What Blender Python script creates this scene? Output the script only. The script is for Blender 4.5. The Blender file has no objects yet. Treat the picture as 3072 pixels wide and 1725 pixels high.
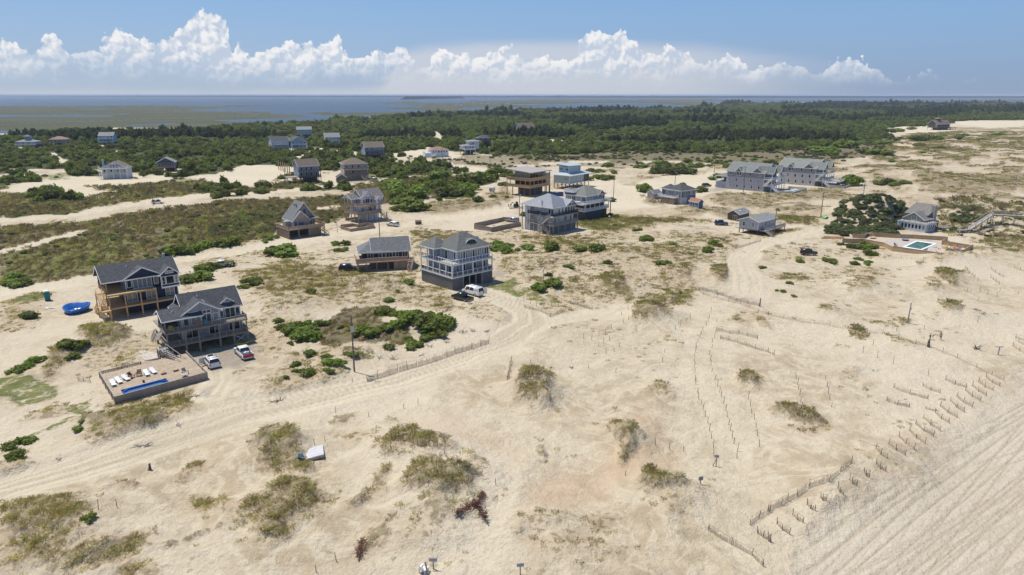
import bpy, bmesh, math, random
import numpy as np
from mathutils import Vector, Matrix
random.seed(7); rng = np.random.default_rng(7)
R = math.radians
scene = bpy.context.scene
COL = scene.collection

# ------------------------------------------------------------------ camera
CAM_H, FPX, CX, CY = 46.0, 2048.0, 1536.0, 862.5      # drone height (m), focal length and centre in photo pixels
PITCH = math.atan(578.5 / FPX)
cam_d = bpy.data.cameras.new('camera'); cam = bpy.data.objects.new('camera', cam_d); COL.objects.link(cam)
cam.location = (0, 0, CAM_H); cam.rotation_euler = (math.pi / 2 - PITCH, 0, 0)
cam_d.sensor_width = 36.0; cam_d.lens = 24.0; cam_d.clip_start = 1.0; cam_d.clip_end = 200000.0
scene.camera = cam
scene.render.resolution_x, scene.render.resolution_y = 1024, 575

# ------------------------------------------------------------------ light and exposure
SUN_DIR = Vector((-0.36, 0.20, 1.0)).normalized()      # towards the sun
SUN_EL = math.asin(SUN_DIR.z); SUN_AZ = math.atan2(SUN_DIR.x, SUN_DIR.y)
sun_d = bpy.data.lights.new('sun', 'SUN'); sun = bpy.data.objects.new('sun', sun_d); COL.objects.link(sun)
sun_d.energy = 5.0; sun_d.angle = R(0.53); sun_d.color = (1.0, 0.945, 0.855)
sun.rotation_euler = SUN_DIR.to_track_quat('Z', 'Y').to_euler()
sun.location = (-60, 60, 150)
scene.view_settings.view_transform = 'Standard'; scene.view_settings.look = 'None'
scene.view_settings.exposure = 0.10; scene.view_settings.gamma = 1.0
scene.view_settings.use_curve_mapping = False

# ------------------------------------------------------------------ small node helper
class NT:
    def __init__(s, tree):
        s.t = tree; s.n = tree.nodes; s.l = tree.links
    def node(s, typ, ins=None, **kw):
        nd = s.n.new(typ)
        for k, v in kw.items(): setattr(nd, k, v)
        if ins:
            for k, v in ins.items(): s.put(nd.inputs[k], v)
        return nd
    def put(s, sock, v):
        if isinstance(v, bpy.types.NodeSocket): s.l.new(v, sock)
        else: sock.default_value = v
    def math(s, op, a, b=0.0, c=None, clamp=False):
        nd = s.n.new('ShaderNodeMath'); nd.operation = op; nd.use_clamp = clamp
        s.put(nd.inputs[0], a); s.put(nd.inputs[1], b)
        if c is not None: s.put(nd.inputs[2], c)
        return nd.outputs[0]
    def mix(s, f, a, b, blend='MIX'):
        nd = s.n.new('ShaderNodeMix'); nd.data_type = 'RGBA'; nd.blend_type = blend; nd.clamp_factor = True
        s.put(nd.inputs[0], f); s.put(nd.inputs[6], a); s.put(nd.inputs[7], b)
        return nd.outputs[2]
    def step(s, v, lo, hi):
        nd = s.n.new('ShaderNodeMapRange'); nd.interpolation_type = 'SMOOTHSTEP'
        s.put(nd.inputs[0], v); s.put(nd.inputs[1], lo); s.put(nd.inputs[2], hi)
        nd.inputs[3].default_value = 0; nd.inputs[4].default_value = 1
        return nd.outputs[0]
    def noise(s, vec, scale, detail=3, rough=.55, dim='3D', dist=0.0):
        nd = s.n.new('ShaderNodeTexNoise'); nd.noise_dimensions = dim
        if vec is not None: s.l.new(vec, nd.inputs['Vector'])
        nd.inputs['Scale'].default_value = scale; nd.inputs['Detail'].default_value = detail
        nd.inputs['Roughness'].default_value = rough; nd.inputs['Distortion'].default_value = dist
        return nd.outputs['Fac']
def c4(c): return (c[0], c[1], c[2], 1.0)

def ray(px, py):
    u = (px - CX) / FPX; v = (py - CY) / FPX
    c, s = math.cos(PITCH), math.sin(PITCH)
    return u, c - v * s, -(s + v * c)

# ------------------------------------------------------------------ world: Nishita sky with a far bank of cumulus
world = bpy.data.worlds.new('World'); scene.world = world; world.use_nodes = True
def build_world():
    T = NT(world.node_tree); T.n.clear()
    out = T.node('ShaderNodeOutputWorld'); bg = T.node('ShaderNodeBackground')
    T.l.new(bg.outputs[0], out.inputs[0]); bg.inputs[1].default_value = 0.1
    sky = T.node('ShaderNodeTexSky', sky_type='NISHITA'); sky.sun_disc = False
    sky.sun_elevation = SUN_EL; sky.sun_rotation = SUN_AZ
    sky.air_density = 1.0; sky.dust_density = 1.6; sky.ozone_density = 2.2; sky.altitude = 40
    tc = T.node('ShaderNodeTexCoord'); sp = T.node('ShaderNodeSeparateXYZ', {0: tc.outputs['Generated']})
    x, y, z = sp.outputs
    az = T.math('ARCTAN2', x, y); el = T.math('ARCSINE', z)
    P = T.node('ShaderNodeCombineXYZ', {0: az, 1: el, 2: 0.0}).outputs[0]
    prof = [(0,110),(40,115),(65,140),(120,105),(150,100),(185,125),(225,140),(260,130),(290,120),(320,90),(350,75),(390,85),(400,115),(430,108),
      (455,150),(468,120),(520,95),(550,75),(568,30),(582,8),(610,5),(622,32),(650,40),(680,80),(712,110),(700,150),(740,150),(790,145),(830,130),(885,115),
      (940,112),(985,112),(1005,92),(1025,110),(1040,150),(1070,145),(1100,155),(1170,150),(1195,112),(1217,115),(1228,170),(1300,150),(1320,130),
      (1345,145),(1420,145),(1480,150),(1520,130),(1545,140),(1600,155),(1640,150),(1700,160),(1740,130),(1765,88),(1800,83),(1818,103),(1860,85),(1886,88),
      (1892,115),(1915,122),(1940,150),(1970,150),(2010,132),(2040,140),(2065,143),(2090,170),(2140,162),(2160,170),(2185,155),(2208,153),(2222,180),(2260,190),
      (2300,185),(2350,180),(2400,178),(2440,195),(2480,185),(2520,175),(2560,158),(2590,158),(2604,185),(2640,200),(2700,212),(2740,208),(2800,228),(3072,236)]
    A0, E0 = 0.75, 0.14
    def ang(px, py):
        a, b, c = ray(px, py); return math.atan2(a, b), math.atan2(c, math.hypot(a, b))
    def curve(pts, src):
        fc = T.n.new('ShaderNodeFloatCurve'); cv = fc.mapping.curves[0]
        q = sorted((ang(*p) for p in pts), key=lambda t: t[0])
        q = [((a / A0 + 1) / 2, max(0, e / E0)) for a, e in q]
        cv.points[0].location = (0.0, q[0][1]); cv.points[1].location = (1.0, q[-1][1])
        for a, e in q: cv.points.new(a, e)
        for p in cv.points: p.handle_type = 'AUTO_CLAMPED'
        fc.mapping.update()
        T.l.new(src, fc.inputs['Value']); return T.math('MULTIPLY', fc.outputs[0], E0)
    # billowing cauliflower field
    def field(vec):
        n1 = T.noise(vec, 20, 5, .60, '2D')
        vo = T.n.new('ShaderNodeTexVoronoi'); vo.feature = 'SMOOTH_F1'; vo.voronoi_dimensions = '2D'; T.l.new(vec, vo.inputs['Vector'])
        vo.inputs['Scale'].default_value = 34; vo.inputs['Smoothness'].default_value = .35
        vo.inputs['Detail'].default_value = 2.0; vo.inputs['Roughness'].default_value = .55; vo.inputs['Lacunarity'].default_value = 2.3
        puff = T.math('SUBTRACT', 0.62, vo.outputs['Distance'])
        return T.math('MULTIPLY_ADD', puff, 0.75, n1)
    def warped(vec, amt, sc):
        nn = T.node('ShaderNodeTexNoise', {'Vector': vec, 'Scale': sc, 'Detail': 4.0, 'Roughness': .6}, noise_dimensions='2D')
        d = T.node('ShaderNodeVectorMath', {0: nn.outputs['Color'], 1: (.5, .5, .5)}, operation='SUBTRACT').outputs[0]
        d = T.node('ShaderNodeVectorMath', {0: d, 1: (amt, amt, 0)}, operation='MULTIPLY').outputs[0]
        return T.node('ShaderNodeVectorMath', {0: vec, 1: d}, operation='ADD').outputs[0]
    Pw = warped(P, .014, 45)
    f0 = field(Pw)
    Poff = T.node('ShaderNodeVectorMath', {0: Pw, 1: (-.0030, .0050, 0)}, operation='ADD').outputs[0]
    f1 = field(Poff)
    spw = T.node('ShaderNodeSeparateXYZ', {0: warped(P, .020, 60)})
    azn = T.math('MULTIPLY_ADD', spw.outputs[0], .5 / A0, .5)
    elw = spw.outputs[1]
    top = curve(prof, azn)
    depth = T.math('SUBTRACT', top, elw)
    dd = T.math('MULTIPLY_ADD', T.math('SUBTRACT', f0, .62), .020, depth)
    alpha = T.step(dd, 0.0, .0035)
    # light and shade of the billows
    lit = T.math('MULTIPLY_ADD', T.math('SUBTRACT', f0, f1), 2.6, .52)
    deep = T.step(depth, .004, .075)
    lit = T.math('SUBTRACT', lit, T.math('MULTIPLY', deep, .36), clamp=True)
    big = T.noise(P, 16, 3, .5, '2D')
    lit = T.math('MULTIPLY_ADD', T.math('SUBTRACT', big, .5), .55, lit, clamp=True)
    cl = T.mix(lit, (5.0, 5.75, 6.9, 1), (8.6, 8.5, 8.5, 1))
    # high thin anvil behind the cumulus
    anv = [(0, 262), (1120, 250), (1225, 135), (1400, 118), (1700, 108), (1900, 114), (2050, 122), (2200, 132), (2340, 146), (2480, 164), (2700, 200), (3072, 250)]
    atop = curve(anv, T.math('MULTIPLY_ADD', az, .5 / A0, .5))
    wisp = T.node('ShaderNodeVectorMath', {0: P, 1: (1, 5, 1)}, operation='MULTIPLY').outputs[0]
    ad = T.math('MULTIPLY_ADD', T.math('SUBTRACT', T.noise(wisp, 9, 4, .6, '2D'), .5), .010, T.math('SUBTRACT', atop, el))
    aalpha = T.math('MULTIPLY', T.math('MULTIPLY', T.step(ad, -.003, .018), .56), T.math('SUBTRACT', 1.0, T.step(az, .18, .50)))
    # clear sky, paler and greyer towards the horizon
    base = T.mix(1.0, sky.outputs[0], (1.0, 1.0, 1.0, 1), 'MULTIPLY')
    hz = T.math('POWER', T.math('SUBTRACT', 1.0, T.math('MULTIPLY', el, 4.2, clamp=True), clamp=True), 3.0)
    side = T.step(az, -.55, .75)
    hzc = T.mix(side, (4.30, 5.00, 6.00, 1), (2.75, 3.50, 4.85, 1))
    up = T.mix(T.step(el, .01, .55), (2.15, 4.35, 7.7, 1), (.70, 1.8, 4.5, 1))
    base = T.mix(.75, base, up)
    base = T.mix(hz, base, hzc)
    base = T.mix(aalpha, base, (6.7, 6.75, 7.0, 1))
    fade = T.step(T.math('MULTIPLY_ADD', T.math('SUBTRACT', big, .5), .03, el), .009, .055)
    base = T.mix(T.math('MULTIPLY', alpha, T.math('MULTIPLY_ADD', fade, .92, .0)), base, cl)
    T.l.new(base, bg.inputs[0])
build_world()

# ------------------------------------------------------------------ materials
MATS = {}
def newmat(name):
    m = bpy.data.materials.new(name); m.use_nodes = True
    T = NT(m.node_tree); T.n.clear()
    out = T.node('ShaderNodeOutputMaterial'); b = T.node('ShaderNodeBsdfPrincipled'); T.l.new(b.outputs[0], out.inputs[0])
    return m, T, b
def mat(name, col, rough=.75, var=.18, scale=2.5, lap=0.0, vert=0.0, metal=0.0, spec=.4, bump=.25, tint=None):
    """plain paint / wood / shingle: base colour with uneven wear, optional horizontal (lap) or upright (vert) board relief"""
    if name in MATS: return MATS[name]
    m, T, b = newmat(name)
    tc = T.node('ShaderNodeTexCoord'); O = tc.outputs['Object']
    n = T.noise(O, scale, 3, .6); n2 = T.noise(O, scale * 7, 2, .6)
    k = T.math('ADD', T.math('MULTIPLY', n, .65), T.math('MULTIPLY', n2, .35))
    lo = tuple(max(0, c * (1 - var * 1.6)) for c in col); hi = tuple(min(1, c * (1 + var)) for c in (tint or col))
    cc = T.mix(T.step(k, .3, .7), c4(lo), c4(hi))
    oi = T.node('ShaderNodeObjectInfo')
    br = T.math('MULTIPLY_ADD', oi.outputs['Random'], .14, .93)
    hs = T.node('ShaderNodeHueSaturation', {'Color': cc, 'Value': br})
    T.l.new(hs.outputs[0], b.inputs['Base Color'])
    b.inputs['Roughness'].default_value = rough; b.inputs['Metallic'].default_value = metal
    b.inputs['Specular IOR Level'].default_value = spec
    h = n2
    if lap or vert:
        sp = T.node('ShaderNodeSeparateXYZ', {0: O})
        if lap: w = T.math('FRACT', T.math('DIVIDE', sp.outputs[2], lap))
        else: w = T.math('PINGPONG', T.math('ADD', sp.outputs[0], sp.outputs[1]), vert)
        h = T.math('MULTIPLY_ADD', w, 1.5 if lap else 2.0, n2)
    bp = T.node('ShaderNodeBump', {'Height': h, 'Strength': bump, 'Distance': .02})
    T.l.new(bp.outputs[0], b.inputs['Normal'])
    MATS[name] = m; return m
def glass(name, col=(.012, .016, .02), rough=.06):
    if name in MATS: return MATS[name]
    m, T, b = newmat(name)
    oi = T.node('ShaderNodeObjectInfo')
    pc = T.mix(oi.outputs['Random'], c4(col), c4(tuple(c * 2.6 + .012 for c in col)))
    if 'window' in name: pc = T.mix(T.math('GREATER_THAN', T.math('FRACT', T.math('MULTIPLY', oi.outputs['Random'], 17.3)), .72), pc, (.24, .235, .22, 1))
    T.l.new(pc, b.inputs['Base Color'])
    b.inputs['Roughness'].default_value = rough; b.inputs['Specular IOR Level'].default_value = .55
    MATS[name] = m; return m
def paint(name, col, rough=.28):
    if name in MATS: return MATS[name]
    m, T, b = newmat(name)
    tc = T.node('ShaderNodeTexCoord'); n = T.noise(tc.outputs['Object'], 1.7, 4, .6)
    sp = T.node('ShaderNodeSeparateXYZ', {0: tc.outputs['Object']})
    dust = T.math('MULTIPLY', T.math('SUBTRACT', 1.0, T.step(sp.outputs[2], .3, .95)), n)
    T.l.new(T.mix(T.math('MULTIPLY', dust, .55), c4(col), (.42, .35, .26, 1)), b.inputs['Base Color'])
    b.inputs['Roughness'].default_value = rough; b.inputs['Coat Weight'].default_value = .4; b.inputs['Coat Roughness'].default_value = .15
    MATS[name] = m; return m

WHITE = mat('white_trim', (.78, .78, .76), .55, .06)
GLASS = glass('window_glass')
CARGLASS = glass('car_glass', (.008, .010, .012), .05)
WOOD = mat('weathered_wood', (.27, .235, .20), .85, .22, 3)
NEWWOOD = mat('new_yellow_pine', (.50, .33, .16), .75, .16, 3)
TANWOOD = mat('tan_deck_wood', (.37, .27, .19), .8, .18, 3)
DARKWOOD = mat('dark_stained_wood', (.13, .10, .08), .8, .2, 3)
GREYWOOD = mat('silvered_wood', (.36, .33, .30), .85, .2, 3)
FENCEWOOD = mat('fence_board_wood', (.33, .27, .22), .85, .28, 4)
PALEWOOD = mat('cedar_fence', (.46, .31, .16), .8, .16, 4)
TYRE = mat('tyre_rubber', (.018, .018, .018), .85, .1)
RIM = mat('wheel_metal', (.45, .45, .46), .35, .08, metal=.8)
PALEDECK = mat('pale_deck_boards', (.36, .345, .33), .8, .12, 2.5)
CONCRETE = mat('concrete', (.47, .43, .38), .9, .12, 1.2)
STEEL = mat('galvanised_metal', (.42, .44, .46), .45, .1, metal=.6)
BLACKM = mat('black_metal', (.02, .02, .022), .5, .1)

# ------------------------------------------------------------------ mesh builder
class MB:
    def __init__(s): s.v = []; s.f = []
    def box(s, x0, x1, y0, y1, z0, z1):
        i = len(s.v)
        s.v += [(x0,y0,z0),(x1,y0,z0),(x1,y1,z0),(x0,y1,z0),(x0,y0,z1),(x1,y0,z1),(x1,y1,z1),(x0,y1,z1)]
        s.f += [(i,i+3,i+2,i+1),(i+4,i+5,i+6,i+7),(i,i+1,i+5,i+4),(i+1,i+2,i+6,i+5),(i+2,i+3,i+7,i+6),(i+3,i,i+4,i+7)]
        return s
    def hexa(s, p):      # 8 points: bottom ring then top ring
        i = len(s.v); s.v += [tuple(q) for q in p]
        s.f += [(i,i+3,i+2,i+1),(i+4,i+5,i+6,i+7),(i,i+1,i+5,i+4),(i+1,i+2,i+6,i+5),(i+2,i+3,i+7,i+6),(i+3,i,i+4,i+7)]
        return s
    def poly(s, pts):
        i = len(s.v); s.v += [tuple(q) for q in pts]; s.f.append(tuple(range(i, i + len(pts)))); return s
    def prism(s, pts, d):    # polygon extruded by vector d
        i = len(s.v); n = len(pts); d = Vector(d)
        s.v += [tuple(q) for q in pts] + [tuple(Vector(q) + d) for q in pts]
        s.f.append(tuple(range(i + n - 1, i - 1, -1))); s.f.append(tuple(range(i + n, i + 2 * n)))
        for k in range(n):
            j = (k + 1) % n; s.f.append((i + k, i + j, i + n + j, i + n + k))
        return s
    def beam(s, p0, p1, w, h, up=(0, 0, 1)):
        p0, p1, up = Vector(p0), Vector(p1), Vector(up); d = (p1 - p0).normalized()
        a = d.cross(up)
        if a.length < 1e-4: a = d.cross(Vector((0, 1, 0)))
        a.normalize(); b = a.cross(d).normalized(); a *= w / 2; b *= h / 2
        return s.hexa([p0 - a - b, p0 + a - b, p1 + a - b, p1 - a - b, p0 - a + b, p0 + a + b, p1 + a + b, p1 - a + b])
    def tube(s, p0, p1, r0, r1=None, n=8):
        r1 = r0 if r1 is None else r1
        p0, p1 = Vector(p0), Vector(p1); d = (p1 - p0).normalized()
        a = d.orthogonal().normalized(); b = d.cross(a); i = len(s.v)
        for p, r in ((p0, r0), (p1, r1)):
            for k in range(n):
                t = 2 * math.pi * k / n; s.v.append(tuple(p + a * (r * math.cos(t)) + b * (r * math.sin(t))))
        for k in range(n):
            j = (k + 1) % n; s.f.append((i + k, i + j, i + n + j, i + n + k))
        s.f.append(tuple(range(i + n - 1, i - 1, -1))); s.f.append(tuple(range(i + n, i + 2 * n)))
        return s
    def mesh(s, name, m=None, smooth=False, bevel=0.0):
        me = bpy.data.meshes.new(name); me.from_pydata(s.v, [], s.f)
        bm = bmesh.new(); bm.from_mesh(me)
        if bevel: bmesh.ops.bevel(bm, geom=bm.edges[:], offset=bevel, segments=2, affect='EDGES', clamp_overlap=True)
        bmesh.ops.recalc_face_normals(bm, faces=bm.faces[:]); bm.to_mesh(me); bm.free()
        if smooth: me.shade_smooth()
        if m: me.materials.append(m)
        return me
    def build(s, name, m, parent=None, smooth=False, bevel=0.0):
        return link(name, s.mesh(name, m, smooth, bevel), parent)
def link(name, data, parent=None, loc=None):
    o = bpy.data.objects.new(name, data); COL.objects.link(o)
    if parent is not None: o.parent = parent
    if loc is not None: o.location = loc
    return o
def tag(o, label=None, cat=None, group=None, kind=None):
    if label: o['label'] = label
    if cat: o['category'] = cat
    if group: o['group'] = group
    if kind: o['kind'] = kind
    return o
def thing(name, label, cat, loc=(0, 0, 0), rz=0.0, group=None):
    o = link(name, None, None, loc); o.rotation_euler = (0, 0, rz); o.empty_display_size = .3
    return tag(o, label, cat, group)
def copy_tree(o, parent=None):
    c = o.copy(); COL.objects.link(c); c.parent = parent
    for ch in o.children: copy_tree(ch, c)
    return c
# ------------------------------------------------------------------ survey: photo views -> ground positions in metres
VIEW = {'f': (0, 0, 2575 / 3072), 'a': (0, 700, 2.629), 'b': (250, 740, 3.012), 'c': (1000, 650, 4.6), 'd': (780, 540, 5.6), 'e': (1400, 490, 5.6),
        'g': (1900, 460, 3.68), 'h': (2440, 580, 4.076), 'i': (700, 380, 3.22), 'j': (0, 380, 3.354), 'k': (768, 860, 3.354), 'l': (1536, 700, 3.354),
        'm': (2304, 760, 3.354), 'n': (0, 1250, 3.044), 'o': (768, 1250, 3.044), 'p': (1536, 1130, 2.43), 'q': (2304, 1130, 2.43), 'r': (2460, 690, 5.152),
        's': (300, 1060, 7.576), 'u': (0, 260, 2.342), 'v': (1000, 260, 2.342), 'w': (2000, 260, 2.403), 'x': (0, 270, 1.677)}
def px(view, x, y):
    ox, oy, s = VIEW[view]; return ox + x / s, oy + y / s
def flat(view, x, y, z=0.0):
    a, b, c = ray(*px(view, x, y)); t = (z - CAM_H) / min(c, -1e-4); return a * t, b * t

def W(view, s, z=0.0):
    """'x,y x,y ...' read off a view of the photo -> ground plan points"""
    out = []
    for q in s.split():
        a, b = q.split(','); out.append(flat(view, float(a), float(b), z))
    return np.array(out)

# ---- value noise on the plan
_perm = rng.random((256, 256)).astype(np.float32)
def vnoise(x, y):
    xi = np.floor(x).astype(np.int64); yi = np.floor(y).astype(np.int64); fx = (x - xi).astype(np.float32); fy = (y - yi).astype(np.float32)
    fx = fx * fx * (3 - 2 * fx); fy = fy * fy * (3 - 2 * fy)
    a = _perm[xi & 255, yi & 255]; b = _perm[(xi + 1) & 255, yi & 255]; c = _perm[xi & 255, (yi + 1) & 255]; d = _perm[(xi + 1) & 255, (yi + 1) & 255]
    return (a + (b - a) * fx) * (1 - fy) + (c + (d - c) * fx) * fy
def fbm(x, y, s, octv=4, g=.5):
    v = 0; a = 1.0; t = 0
    for i in range(octv):
        v = v + a * vnoise(x / s + 17.3 * i, y / s - 9.1 * i); t += a; a *= g; s *= .5
    return v / t
def sstep(v, lo, hi):
    t = np.clip((v - lo) / (hi - lo), 0, 1); return t * t * (3 - 2 * t)
def inpoly(x, y, P, soft):
    """soft membership of plan points in a polygon"""
    res = np.zeros(x.shape, np.float32)
    m = (x > P[:, 0].min() - soft) & (x < P[:, 0].max() + soft) & (y > P[:, 1].min() - soft) & (y < P[:, 1].max() + soft)
    if not m.any(): return res
    X, Y = x[m], y[m]; ins = np.zeros(X.shape, bool); d2 = np.full(X.shape, 1e18)
    n = len(P)
    for i in range(n):
        (x0, y0), (x1, y1) = P[i], P[(i + 1) % n]
        ey, ex = y1 - y0, x1 - x0
        if ey != 0: ins ^= ((y0 > Y) != (y1 > Y)) & (X < ex * (Y - y0) / ey + x0)
        t = np.clip(((X - x0) * ex + (Y - y0) * ey) / (ex * ex + ey * ey + 1e-9), 0, 1)
        d2 = np.minimum(d2, (X - x0 - t * ex) ** 2 + (Y - y0 - t * ey) ** 2)
    d = np.sqrt(d2); d[~ins] *= -1
    res[m] = sstep(d, -soft, soft); return res
def nearline(x, y, P):
    d2 = np.full(x.shape, 1e18); al = np.zeros(x.shape); acc = 0.0; sg = np.zeros(x.shape)
    for i in range(len(P) - 1):
        (x0, y0), (x1, y1) = P[i], P[i + 1]; ex, ey = x1 - x0, y1 - y0; L = math.hypot(ex, ey)
        t = np.clip(((x - x0) * ex + (y - y0) * ey) / (L * L + 1e-9), 0, 1)
        q = (x - x0 - t * ex) ** 2 + (y - y0 - t * ey) ** 2; m = q < d2
        d2 = np.where(m, q, d2); al = np.where(m, acc + t * L, al); sg = np.where(m, np.sign(ex * (y - y0) - ey * (x - x0)), sg); acc += L
    return np.sqrt(d2) * sg, al

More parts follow.
